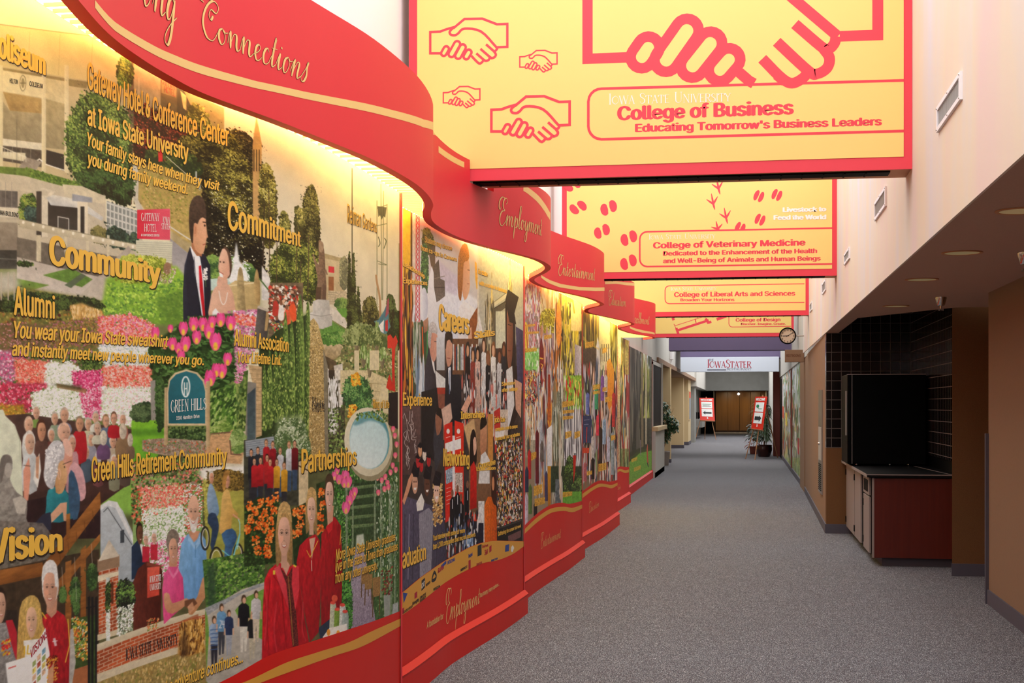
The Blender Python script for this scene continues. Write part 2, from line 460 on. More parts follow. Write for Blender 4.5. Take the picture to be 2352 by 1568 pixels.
def wood_mat(name, a, b_, sc=(30, 30, 1.2), rough=0.35):
    m = mat(name, a, rough, vary=0.0); nt = m.node_tree; b = nt.nodes['Principled BSDF']
    tc = nt.nodes.new('ShaderNodeTexCoord'); mp = nt.nodes.new('ShaderNodeMapping'); mp.inputs['Scale'].default_value = sc
    n = nt.nodes.new('ShaderNodeTexNoise'); n.inputs['Scale'].default_value = 1.0; n.inputs['Detail'].default_value = 6; n.inputs['Distortion'].default_value = .4
    nt.links.new(tc.outputs['Object'], mp.inputs[0]); nt.links.new(mp.outputs[0], n.inputs['Vector'])
    mx = nt.nodes.new('ShaderNodeMix'); mx.data_type = 'RGBA'; mx.inputs[6].default_value = lin(a); mx.inputs[7].default_value = lin(b_)
    nt.links.new(n.outputs['Fac'], mx.inputs[0]); nt.links.new(mx.outputs[2], b.inputs['Base Color'])
    return m
CHERRY = wood_mat('cherry_wood_veneer', '#4a1209', '#682213')
DOORW = wood_mat('walnut_veneer', '#54371a', '#80592b', (14, 14, .6))

def wall_tint():
    """white paint washed with faint warm and pink patches, as the photo's upper wall"""
    m = mat('white_upper_wall_paint', '#efe6e2', 0.85, vary=0.0); nt = m.node_tree; b = nt.nodes['Principled BSDF']
    tc = nt.nodes.new('ShaderNodeTexCoord'); mp = nt.nodes.new('ShaderNodeMapping'); mp.inputs['Scale'].default_value = (1, 1.1, .35)
    n = nt.nodes.new('ShaderNodeTexNoise'); n.inputs['Scale'].default_value = 1.0; n.inputs['Detail'].default_value = 3
    nt.links.new(tc.outputs['Object'], mp.inputs[0]); nt.links.new(mp.outputs[0], n.inputs['Vector'])
    r = nt.nodes.new('ShaderNodeValToRGB'); e = r.color_ramp.elements
    e[0].position = .3; e[0].color = lin('#e6cbc5'); e[1].position = .7; e[1].color = lin('#dcd7dc')
    q = e.new(.5); q.color = lin('#e6d6bf')
    nt.links.new(n.outputs['Fac'], r.inputs[0]); nt.links.new(r.outputs[0], b.inputs['Base Color'])
    return m
UPPER = wall_tint()

# ------------------------------------------------------------------ setting
WX, SOF, BANZ = 0.99, 2.485, 2.996          # right wall plane, soffit height, underside of the banner beams
LX = -2.15                                   # upper left wall plane
TOPZ = 5.2
struct('floor', MB().box(-7, 7, -8, 92, -0.2, 0), CARPET)
struct('wall_right_upper', MB().box(WX, WX + .25, -8, 24.4, SOF + .121, TOPZ).box(WX, WX + .012, -8, 24.4, SOF, SOF + .121), UPPER)
struct('wall_right_far_upper', MB().box(WX + .09, WX + .35, 24.4, 46, SOF - .02, TOPZ), PALEC)
struct('wall_left_upper', MB().box(LX - .25, LX, -8, 24, 2.75, TOPZ), WHITE)
struct('wall_left_far_upper', MB().box(LX - .25, LX + .05, 24, 60, 2.655, TOPZ), PALEC)
struct('wall_behind_camera', MB().box(-7, 7, -8.2, -8, 0, TOPZ), WHITE)
struct('wall_left_behind_panels', MB().box(-2.5, -2.3, -8, 34, 0, 2.75), WHITE)
# roof: solid either side of the skylight, and beams across it
m = MB(); m.box(-7, LX, -8, 36, TOPZ, TOPZ + .2); m.box(WX, 7, -8, 36, TOPZ, TOPZ + .2); m.box(LX, WX, -8, -5, TOPZ, TOPZ + .2); m.box(LX, WX, 33, 36, TOPZ, TOPZ + .2)
struct('ceiling', m, WHITE)
m = MB()
for i in range(12): m.box(LX, WX, -5 + i*3.4, -4.9 + i*3.4, TOPZ + .02, TOPZ + .14)
struct('trim_1', m, WHITE)
# right hand lower walls, left to right in the photo
def prism(pts, z0, z1): return MB().prism(pts, z0, z1)
struct('wall_right_brown', prism([(1.0, 17.72), (1.35, 17.72), (1.35, 25.9), (1.09, 25.9)], 0, SOF), BROWN)
struct('wall_alcove_back_carpet', MB().box(1.0, 2.6, 17.70, 17.9, 0, 1.06), TANCARPET)
struct('wall_alcove_back_tile', MB().box(1.0, 2.6, 17.70, 17.9, 1.06, 2.9), TILE)
struct('wall_alcove_side_tile', MB().box(2.02, 2.3, 14.2, 17.7, 1.035, 2.9), TILE)
struct('wall_alcove_side_lower', MB().box(2.03, 2.3, 14.2, 17.7, 0, 1.035), BLACK)
struct('wall_pier_carpet', prism([(1.905, 13.46), (3.2, 13.46), (3.2, 14.19), (2.015, 14.19)], 0, 2.9), TANCARPET)
struct('wall_right_near', MB().box(1.925, 2.3, -8, 11.62, 0, SOF), BROWN)
struct('wall_recess_back', MB().box(3.0, 3.2, 11.4, 13.46, 0, SOF), BROWN)
struct('wall_recess_side', MB().box(2.3, 3.2, 11.42, 11.62, 0, SOF), BROWN)
struct('ceiling_soffit', prism([(WX + .0125, -8), (3.2, -8), (3.2, 13.3), (1.92, 13.3), (1.15, 14.75), (1.15, 17.7), (WX + .0125, 17.7)], SOF, SOF + .12), SOFFIT)
struct('ceiling_alcove', MB().box(1.0, 3.2, 13.2, 17.9, 2.9, 3.0), BLACK)
struct('wall_soffit_edge', prism([(1.15, 14.75), (1.92, 13.3), (1.99, 13.3), (1.2, 14.8), (1.2, 17.7), (1.15, 17.7)], SOF + .1, 2.9), BLACK)
def baseb(name, pts):
    m = MB()
    for (a, b) in zip(pts[:-1], pts[1:]):
        a, b = Vector(a), Vector(b); d = (b - a).normalized(); n = Vector((-d.y, d.x)) * .014
        m.prism([tuple(a), tuple(b), tuple(b + n), tuple(a + n)], 0, .115)
    return struct(name, m, BASEB)
baseb('baseboard_right_brown', [(1.09, 25.9), (1.0, 17.705), (1.26, 17.705)][::1] if False else [(1.0, 17.69), (1.09, 25.9)])
baseb('baseboard_alcove', [(1.3, 17.70), (.986, 17.70)][::-1][::-1])
baseb('baseboard_pier', [(2.6, 13.46), (1.9, 13.46)])
baseb('baseboard_near', [(1.925, -8), (1.925, 11.62)])
struct('trim_2', MB().box(1.9, 1.935, 11.605, 11.645, 0.0, 1.36), BASEB)       # corner guard on the near wall's end

# ------------------------------------------------------------------ curved walls on plan lines
class Surf:
    """an upright wall that follows a line on the plan; places on it are (y, z)"""
    def __init__(s, pts, k=5):
        p = catmull([(y, x) for y, x in pts], k)
        s.y = np.array([q[0] for q in p]); s.x = np.array([q[1] for q in p])
        o = np.argsort(s.y, kind='stable'); s.y = s.y[o]; s.x = s.x[o]
    def X(s, y): return float(np.interp(y, s.y, s.x))
    def N(s, y):
        d = (s.X(y + .03) - s.X(y - .03)) / .06
        l = math.hypot(1, d); return 1 / l, -d / l
    def at(s, y, z, lift=0.0):
        nx, ny = s.N(y); return (s.X(y) + nx*lift, y + ny*lift, z)
    def hit(s, px, py, ymin=None):
        """where the sight line of a spot read off the photograph meets the wall"""
        r = ray(px, py)
        g = s.x * r[1] - s.y * r[0]
        best = None
        for i in range(len(g) - 1):
            if ymin is not None and s.y[i+1] < ymin: continue
            if g[i] == g[i+1]: continue
            if g[i] * g[i+1] <= 0:
                t = g[i] / (g[i] - g[i+1]); y = s.y[i] + t*(s.y[i+1] - s.y[i]); best = y; break
        if best is None:
            i = int(np.argmin(np.abs(g / s.y))); best = float(s.y[i])
        return best, EYE + r[2] * best / r[1]

WALLP = [
 [(2.0, -1.74), (2.6, -1.77), (3.1, -1.81), (3.6, -1.85), (4.1, -1.868), (4.5, -1.85), (4.9, -1.775), (5.3, -1.728), (5.8, -1.708), (6.3, -1.702), (6.8, -1.70)],
 [(6.8, -1.86), (7.24, -1.815), (7.8, -1.802), (8.3, -1.80), (8.8, -1.765), (9.4, -1.715), (10.0, -1.68), (10.5, -1.66)],
 [(10.5, -1.83), (11.1, -1.795), (11.8, -1.775), (12.6, -1.74), (13.4, -1.70), (14.5, -1.676)],
 [(14.5, -1.84), (15.0, -1.785), (15.8, -1.745), (16.8, -1.70), (18.5, -1.667)],
 [(18.5, -2.02), (19.0, -1.96), (20.5, -1.91), (22.8, -1.865)],
 [(22.8, -2.07), (23.4, -2.03), (26, -2.02), (30.7, -2.01)]]
WALLS = [Surf(p) for p in WALLP]
HT = 2.645
VAL = Surf([(1.4, -1.46), (2.0, -1.46), (2.5, -1.49), (2.9, -1.57), (3.34, -1.68), (3.64, -1.745), (3.9, -1.772), (4.15, -1.778), (4.41, -1.763), (4.86, -1.67), (5.25, -1.605), (5.69, -1.54), (6.21, -1.512), (6.6, -1.525),
  (6.98, -1.575), (7.29, -1.656), (7.58, -1.716), (7.85, -1.74), (8.25, -1.738), (8.6, -1.70), (9.0, -1.62), (9.39, -1.51), (9.75, -1.435), (10.1, -1.415), (10.4, -1.44),
  (10.72, -1.52), (11.144, -1.663), (11.414, -1.713), (11.749, -1.718), (12.11, -1.69), (12.546, -1.617), (12.9, -1.54), (13.352, -1.452), (13.79, -1.411), (14.15, -1.41), (14.4, -1.47),
  (14.75, -1.61), (15.122, -1.681), (15.483, -1.685), (15.915, -1.61), (16.539, -1.496), (17.12, -1.40), (17.5, -1.365), (17.9, -1.42),
  (18.438, -1.60), (18.85, -1.64), (19.3, -1.62), (19.9, -1.57), (20.4, -1.46), (20.85, -1.36), (21.2, -1.335), (21.5, -1.37), (21.8, -1.52)])
VB, VT = 2.615, 3.125
BEAMS = [8.62, 15.52, 22.2, 28.9]
# ------------------------------------------------------------------ banner beams across the hall
HAND = [  # a clasped-hands pictogram, drawn once in a 640-wide grid
 ([(405,432),(312,432),(312,262),(392,258),(440,240),(505,222)], 0),
 ([(496,232),(585,158),(728,155),(845,200),(928,197),(928,380),(845,384)], 0),
 ([(500,225),(478,245),(467,264),(478,284),(512,287),(536,272),(585,235),(718,258),(843,386)], 4),
 ([(758,360),(818,412),(832,412),(845,398),(848,384)], 5), ([(818,412),(836,440),(828,460),(806,470),(790,462),(713,396)], 5),
 ([(790,462),(778,485),(756,492),(738,482),(680,432)], 5), ([(738,486),(722,506),(698,510),(640,452)], 5)]
HANDF = [((440,396),(420,432),21), ((527,358),(482,438),24), ((572,384),(535,452),24), ((620,424),(600,458),22)]
def capsule(a, b, r, n=10):
    a, b = np.array(a, float), np.array(b, float); d = (b-a)/np.hypot(*(b-a)); ang = math.atan2(d[1], d[0])
    o = [tuple(b + r*np.array([math.cos(ang-math.pi/2+math.pi*i/n), math.sin(ang-math.pi/2+math.pi*i/n)])) for i in range(n+1)]
    return o + [tuple(a + r*np.array([math.cos(ang+math.pi/2+math.pi*i/n), math.sin(ang+math.pi/2+math.pi*i/n)])) for i in range(n+1)]

def blob(c, w, h, ang, bend):
    o = []
    for i in range(24):
        a = 2*math.pi*i/24; x, y = w*math.cos(a), h*math.sin(a)
        if x*bend < 0: x *= .75 if abs(y) < h*.6 else .9
        ca, sa = math.cos(ang), math.sin(ang)
        o.append((c[0]+x*ca-y*sa, c[1]+x*sa+y*ca))
    return o

def banner(k, label, xl, xr):
    Y = BEAMS[k]; top = 5.0
    t = thing('overhead_banner_beam', label, 'banner', (0, Y, BANZ), 'red and yellow college banners across the hall')
    part(MB().box(xl, xr, Y, Y + .34, BANZ + .006, top).build('beam', UNDER, t), 'dark brown beam behind the banner face')
    m = MB().box(xl + .4, xr - .12, Y + .06, Y + .2, BANZ - .004, BANZ + .006)
    for i in range(20): m.box(xl + .42 + i*(xr-xl-.56)/20, xl + .43 + i*(xr-xl-.56)/20, Y + .06, Y + .2, BANZ - .008, BANZ - .003)
    m.build('underside_grille', BLACK, t)
    part(MB().box(xl, xr, Y - .012, Y, BANZ, top).build('red_frame', BRED, t), 'red edge of the banner')
    part(MB().box(xl + .055, xr - .05, Y - .016, Y - .012, BANZ + .075, top).build('yellow_face', YEL, t), 'yellow printed field')
    pt = lambda q: (lambda p: (p[0], p[2]))(on_y(q[0], q[1], Y))
    fl = lambda: Flat(lambda u, v, l: (u, Y - .0165 - l, v))
    return t, pt, fl, Y

def words_on(f, pt, s, bl, br, cap, bold=.035, **k):
    bl_, br_ = np.array(bl, float), np.array(br, float)
    text_into(f, s, quadbox(pt(bl), pt(br), pt(bl_ - (0, cap)), pt(br_ - (0, cap))), bold, **k)
def iowa_on(f, pt, bl, br, cap):
    bl_, br_ = np.array(bl, float), np.array(br, float)
    pen_into(f, 'Iowa State University', ROMAN, quadbox(pt(bl), pt(br), pt(bl_ - (0, cap)), pt(br_ - (0, cap))), small=.78, thin=.035, thick=.1, serif=.1)
def tag_box(f, pt, x0, y0t, y0b, x1, y1t, y1b, r, w):
    """rounded box open to the right"""
    pts = [(x1, y1t), (x0 + r, y0t)] + [(x0 + r - r*math.sin(a), y0t + r - r*math.cos(a)) for a in (.3, .6, .9, 1.2, 1.57)] \
        + [(x0 + r - r*math.cos(a), y0b - r + r*math.sin(a)) for a in (0, .3, .6, .9, 1.2)] + [(x0 + r, y0b), (x1, y1b)]
    f.line([pt(p) for p in pts], w)

Z7 = lambda p: (900 + p[0]/3.485, p[1]/3.485)
def hands(f, pt, sc, dx, dy, w):
    """pictogram placed by a scale and a shift of its grid, stroke w metres"""
    tr = lambda p: pt(Z7((p[0]*sc + dx, p[1]*sc + dy)))
    for pts, sm in HAND:
        f.line([tr(p) for p in (catmull(pts, sm) if sm else pts)], w)
    for a, b, r in HANDF: f.line([tr(p) for p in capsule(a, b, r)], w, closed=True)

t, pt, fl, Y = banner(0, 'nearest overhead banner, College of Business, with large red clasped hands', -2.1, WX - .001)
f = fl()
hands(f, pt, 1, 0, 0, .0155); hands(f, pt, .483, 877, 333, .0085); hands(f, pt, .475, 268, 622, .0085); hands(f, pt, 1.015, 484, 617, .0162)
f.build('clasped_hands_icon', BRED, t, 'four small outlined handshakes')
f = fl()
Z8 = lambda p: (1300 + p[0]/2.236, p[1]/2.236)
b8 = lambda P, s=0, cl=False: f.line([pt(Z8(p)) for p in (catmull(P, s, cl) if s else P)], .064, closed=cl)
b8([(112, -420), (112, 305), (330, 297)]); b8([(112,-420),(330,-430),(560,-520)]); b8([(1600, -560), (1600, 183), (1405, 190)])
b8([(560,-520),(790,-700),(1130,-700),(1400,-600),(1600,-600)])
for a, b, r in (((424, 248), (390, 297), 57), ((622, 160), (515, 312), 60), ((742, 226), (650, 342), 60), ((838, 308), (790, 363), 57)): b8(capsule(a, b, r), 0, True)
b8([(1130, -35), (1395, 190)]); b8([(560,-500),(480,-420),(470,-370),(520,-330),(600,-350),(790,-470),(1090,-80),(1135,-32)])
b8([(1175,127),(1320,250),(1350,255),(1378,225),(1385,190)], 6); b8([(1320,250),(1352,300),(1340,352),(1290,382),(1245,368),(1082,218)], 6)
b8([(1245,368),(1215,405),(1160,430),(1105,402),(1008,305)], 6); b8([(1105,402),(1085,425)]); b8([(890,375),(940,418),(965,432)])
f.build('large_clasped_hands_icon', BRED, t, 'large red outlined handshake')
f = fl(); tag_box(f, pt, 1352, 205, 321, 2075, 186, 302, 30, .0165)
f.build('title_box', BRED, t, 'red rounded outline around the college name')
f = fl(); words_on(f, pt, 'College of Business', (1421, 277), (1820, 263), 31, .05, boldy=.014); words_on(f, pt, "Educating Tomorrow's Business Leaders", (1461, 304), (2023, 288.5), 18, .05, boldy=.014)
f.build('college_lettering', BRED, t, 'red bold lettering, College of Business')
f = fl(); iowa_on(f, pt, (1398, 241), (1679, 234), 24); f.build('university_lettering', WLET, t, 'white capitals, Iowa State University')

t, pt, fl, Y = banner(1, 'second overhead banner, College of Veterinary Medicine, with hoof and bird prints', -2.02, WX - .001)
ZV = lambda p: (1270 + p[0]/3.5636, 400 + p[1]/3.5636)
f = fl()
for cx, cy, s_ in ((160, 90, 1), (208, 275, 1), (458, 278, 1.05), (403, 470, 1), (623, 525, 1.05), (620, 722, 1.05), (700, -60, 1)):
    for q, dx, dy in ((-1, -31, 13), (1, 30, -15)):
        f.poly([pt(ZV(p)) for p in blob((cx+dx*s_, cy+dy*s_), 34*s_, 47*s_, -.2 if cx != 208 and cx != 160 else -.75, q)])
for cx, cy in ((1685, 180), (1833, 170), (1695, 372), (1532, 440)):
    for q, dx, dy in ((-1, -18, -6), (1, 18, 8)):
        f.poly([pt(ZV((x, min(y, 456)))) for x, y in blob((cx+dx, cy+dy), 21, 45, .42, q)])
f.build('hoof_print_icon', BRED, t, 'red hoof prints')
f = fl()
for cx, cy in ((1355, 110), (1312, 235), (1417, 350), (1350, 460)):
    b = (cx+1, cy+10)
    for e in ((cx-55, cy-27), (cx-15, cy-75), (cx+37, cy-52), (cx+13, cy+57)):
        if cy == 460: e = (e[0], min(e[1], 456)); b = (cx, 450)
        vs, fs = ribbon2d([pt(ZV(b)), pt(ZV(((b[0]+e[0])/2, (b[1]+e[1])/2))), pt(ZV(e))], [.022, .02, .006]); f.raw(vs, fs)
f.build('bird_track_icon', BRED, t, 'red bird tracks')
f = fl(); tag_box(f, pt, *ZV((712, 0))[:1], 400+472/3.5636, 400+757/3.5636, *ZV((2290, 0))[:1], 400+442/3.5636, 400+735/3.5636, 17, .018)
f.build('title_box', BRED, t, 'red rounded outline around the college name')
f = fl()
words_on(f, pt, 'College of Veterinary Medicine', ZV((825, 608)), ZV((2062, 583)), 13.8, .045, boldy=.014)
words_on(f, pt, 'Dedicated to the Enhancement of the Health', ZV((905, 667)), ZV((2158, 645)), 10, .045, boldy=.014)
words_on(f, pt, 'and Well-Being of Animals and Human Beings', ZV((905, 728)), ZV((2188, 706)), 10, .045, boldy=.014)
f.build('college_lettering', BRED, t, 'red bold lettering, College of Veterinary Medicine')
f = fl(); iowa_on(f, pt, ZV((785, 535)), ZV((1330, 526)), 11.5)
words_on(f, pt, 'Livestock to', ZV((1885, 310)), ZV((2232, 304)), 10, .06, boldy=.02); words_on(f, pt, 'Feed the World', ZV((1810, 374)), ZV((2232, 369)), 10, .06, boldy=.02)
f.build('university_lettering', WLET, t, 'white lettering, Iowa State University and Livestock to Feed the World')

t, pt, fl, Y = banner(2, 'third overhead banner, College of Liberal Arts and Sciences', -2.02, WX - .001)
f = fl(); tag_box(f, pt, *ZV((918, 0))[:1], 400+914/3.5636, 400+1060/3.5636, *ZV((2058, 0))[:1], 400+897/3.5636, 400+1049/3.5636, 10, .014)
f.build('title_box', BRED, t, 'red rounded outline around the college name')
f = fl(); words_on(f, pt, 'College of Liberal Arts and Sciences', ZV((995, 1004)), ZV((1980, 993)), 10.5, .04); words_on(f, pt, 'Broaden Your Horizons', ZV((1046, 1040)), ZV((1484, 1037)), 6.4, .04)
f.build('college_lettering', BRED, t, 'red bold lettering, College of Liberal Arts and Sciences')
f = fl(); iowa_on(f, pt, ZV((965, 953)), ZV((1338, 948)), 8.2); f.build('university_lettering', WLET, t, 'white capitals, Iowa State University')

t, pt, fl, Y = banner(3, 'farthest overhead banner, College of Design, behind the round clock', -2.0, WX - .001)
f = fl(); tag_box(f, pt, *ZV((1440, 0))[:1], 400+1060/3.5636, 400+1250/3.5636, *ZV((1948, 0))[:1], 400+1055/3.5636, 400+1244/3.5636, 8, .014)
f.build('title_box', BRED, t, 'red rounded outline around the college name')
f = fl(); words_on(f, pt, 'College of Design', ZV((1498, 1206)), ZV((1860, 1202)), 7.5, .04); words_on(f, pt, 'Discover. Imagine. Create.', ZV((1540, 1234)), ZV((1904, 1232)), 5, .04)
f.build('college_lettering', BRED, t, 'red bold lettering, College of Design')
f = fl(); L = lambda P, w: f.line([pt(ZV(p)) for p in P], w)
L([(1020, 1278), (1275, 1195)], .05); L([(1010, 1258), (1028, 1312)], .05); L([(1250, 1180), (1275, 1222)], .05); L([(1272,1216),(1296,1206)], .05); L([(1340, 1188), (1420, 1160)], .06)
L([(1000, 1240), (1250, 1160)], .012); L([(990, 1225), (1008, 1262)], .012); L([(1163, 1182), (1172, 1216)], .02); L([(975, 1188), (995, 1180)], .06); L([(1190,1150),(1250,1130)], .02)
f.build('floor_plan_icon', BRED, t, 'red floor plan drawing')

# ------------------------------------------------------------------ scalloped valance over the murals
def vtop(y):
    for b in BEAMS:
        if b - .03 <= y <= b + .37: return BANZ - .012
    return VT
def strip_on(surf, ys, zlo, zhi, lift):
    m = MB(); n = len(ys)
    vs = [surf.at(y, zlo(y), lift) for y in ys] + [surf.at(y, zhi(y), lift) for y in ys]
    m.add(vs, [(i, i+1, n+i+1, n+i) for i in range(n-1)]); m.sm = True
    return m
VSEG = [(1.4, 7.85), (7.85, 11.6), (11.6, 15.3), (15.3, 18.8), (18.8, 21.8)]
# gold stripe height along the ribbon, read off the photo: (px, py) of its upper and lower edge
Zr = lambda p: (150 + p[0]/2.735, p[1]/2.735)
Zb = lambda p: (1100 + p[0]/4.126, 400 + p[1]/4.126)
STRIPES = [
 ([Zr(p) for p in ((185,0),(300,130),(600,310),(900,425),(1200,510),(1500,575),(1800,632),(2050,690),(2250,750),(2335,800))],
  [Zr(p) for p in ((150,0),(300,185),(600,365),(900,478),(1200,555),(1500,620),(1800,680),(2050,738),(2250,800),(2335,850))], None),
 ([(1007,335),(1030,352),(1066,372)], [(1007,350),(1030,366),(1066,385)], 7.3),
 ([Zb(p) for p in ((420,100),(480,135),(560,200),(620,275),(660,340),(677,375))], [Zb(p) for p in ((340,115),(450,175),(540,250),(610,335),(650,400),(675,440))], 9.2),
 ([Zb(p) for p in ((590,955),(680,1005),(780,1040),(950,1068),(1100,1073),(1190,1072))], [Zb(p) for p in ((580,970),(660,1030),(760,1070),(950,1100),(1100,1106),(1190,1104))], 11.2),
 ([Zb(p) for p in ((1195,1015),(1300,1013),(1400,1025),(1475,1055))], [Zb(p) for p in ((1195,1042),(1300,1038),(1400,1052),(1475,1085))], 15.0),
 ([Zb(p) for p in ((1430,1440),(1480,1460),(1560,1480),(1665,1502))], [Zb(p) for p in ((1415,1450),(1470,1478),(1550,1502),(1665,1518))], 18.6)]
def on_val(q, ymin):
    return VAL.hit(q[0], q[1], ymin)
stripe_tab = []
for up, lo, ymin in STRIPES:
    A = sorted(on_val(q, ymin) for q in up); B = sorted(on_val(q, ymin) for q in lo)
    stripe_tab.append((np.array(A), np.array(B)))
VLAB = ['long red scalloped valance lettered Connections, nearest over the mural wall', 'red scalloped valance lettered Employment, under the nearest banner',
        'red scalloped valance lettered Entertainment, third along the mural wall', 'red scalloped valance lettered Education, fourth along the mural wall',
        'red scalloped valance lettered Enrollment, last and farthest along the mural wall']
VWORD = [None, ('Employment', Zb((180, 470)), Zb((590, 585)), 62, 9.2), ('Entertainment', Zb((745, 950)), Zb((1095, 1010)), 45, 12.0),
         ('Education', Zb((1225, 1235)), Zb((1390, 1255)), 33, 15.9), ('Enrollment', Zb((1440, 1405)), Zb((1612, 1425)), 30, 19.9)]
LDIFF = ['long lit eggcrate diffuser under the Connections valance', 'lit eggcrate diffuser under the Employment valance', 'lit eggcrate diffuser under the Entertainment valance',
         'lit eggcrate diffuser under the Education valance', 'lit eggcrate diffuser under the Enrollment valance']
for k, (ya, yb) in enumerate(VSEG):
    t = thing('scalloped_valance', VLAB[k], 'valance', (VAL.X(ya), ya, VB), 'red valances along the mural wall')
    ys = sorted(set([ya, yb] + [float(y) for y in VAL.y if ya < y < yb]))
    for b in BEAMS:
        if ya < b < yb: ys = sorted(ys + [b - .031, b - .03, b + .37, b + .371])
    ys = [y for y in ys if y <= yb]; 
    if ys[-1] < yb - 1e-4: ys.append(yb)
    n = len(ys); m = MB()
    o = [VAL.at(y, VB, 0) for y in ys]; i_ = [VAL.at(y, VB, -.045) for y in ys]
    vs = [(p[0], p[1], VB) for p in o] + [(p[0], p[1], vtop(y)) for p, y in zip(o, ys)] + [(p[0], p[1], vtop(y)) for p, y in zip(i_, ys)] + [(p[0], p[1], VB) for p in i_]
    fs = []; mi = []
    for i in range(n - 1):
        for a, b in ((0, 1), (1, 2), (2, 3), (3, 0)): fs.append((a*n+i, a*n+i+1, b*n+i+1, b*n+i)); mi.append(0)
    fs += [(0, n, 2*n, 3*n), (n-1, 4*n-1, 3*n-1, 2*n-1)]
    m.add(vs, fs); m.sm = True
    part(m.build('fascia', RED, t), 'curved red fascia board')
    fix_normals(t.children[0])
    for A, B in stripe_tab:
        lo, hi = max(A[0, 0], B[0, 0]) - .0, min(A[-1, 0], B[-1, 0])
        if hi < ya or lo > yb: continue
        a_, b_ = max(lo, ya), min(hi, yb); yy = sorted(set([a_, b_] + [float(y) for y in VAL.y if a_ < y < b_] + list(np.linspace(a_, b_, 40))))
        q = strip_on(VAL, list(yy), lambda y: min(float(np.interp(y, B[:, 0], B[:, 1])), vtop(y) - .002), lambda y: min(float(np.interp(y, A[:, 0], A[:, 1])), vtop(y) - .001), .0008)
        part(q.build('gold_stripe', GOLD, t), 'wavy gold stripe')
    vm = lambda u, v, l: VAL.at(u, v, .0012 + l)
    for nm, mm, ex, base in (('lettering_outline', DARKLINE, .014, 0), ('script_lettering', GOLD, 0, .0006)):
        f = Flat(vm); f.lift = base; f.step = .000004 if ex else .000015
        if k == 0:
            H = lambda p: VAL.hit(*Zr(p), 3.6)
            pen_into(f, 'Connections', SCRIPT, quadbox(H((850, 215)), H((1505, 520)), H((790, -60)), H((1535, 265))), slant=.22, thin=.022+ex, thick=.08+ex)
            pen_into(f, 'ong', SCRIPT, quadbox(H((478, 20)), H((690, 150)), H((488, -400)), H((690, -210))), slant=.2, thin=.022+ex, thick=.08+ex)
        else:
            w, bl, br, cap, ymin = VWORD[k]
            H = lambda p: VAL.hit(p[0], p[1], ymin - .9)
            bl_, br_ = np.array(bl), np.array(br)
            pen_into(f, w, SCRIPT, quadbox(H(bl), H(br), H(bl_ - (0, cap)), H(br_ - (0, cap*.86))), slant=.2, thin=.03+ex, thick=.075+ex)
        f.build(nm, mm, t, 'gold script lettering' if base else 'thin dark outline of the script')
    # lit soffit between mural and fascia
    m = MB()
    for y0, y1 in zip(ys[:-1], ys[1:]):
        ym = (y0 + y1)/2
        wsf = next((w for w in WALLS if w.y[0] <= ym <= w.y[-1]), WALLS[0])
        a0 = wsf.X(min(y0, wsf.y[-1])) - .03; a1 = wsf.X(min(y1, wsf.y[-1])) - .03
        b0, b1 = VAL.X(y0) - .046, VAL.X(y1) - .046
        if b0 - a0 < .015 and b1 - a1 < .015: continue
        m.add([(a0, y0, 2.66), (b0, y0, 2.66), (b1, y1, 2.66), (a1, y1, 2.66)], [(3, 2, 1, 0)])
        if (b0 - a0) > .03: m.box(a0 + .02, b0 - .005, y0, y0 + .004, 2.648, 2.659, 1)
    part(m.build('light_diffuser', [LAMP, GOLD], t), LDIFF[k])
m = MB()
ys = list(np.arange(1.4, 21.8, .1))
m.add([(LX + .0, y, 2.74) for y in ys] + [(VAL.X(y) - .046, y, 2.74) for y in ys], [(i, i+1, len(ys)+i+1, len(ys)+i) for i in range(len(ys)-1)])
struct('ceiling_canopy_back', m, WHITE)
# ------------------------------------------------------------------ the printed collages, painted in code on the walls' own length and height
def hx(c):
    if not isinstance(c, str): return np.array(c, np.float32)
    c = c.lstrip('#'); return np.array([int(c[i:i+2], 16)/255 for i in (0, 2, 4)], np.float32)

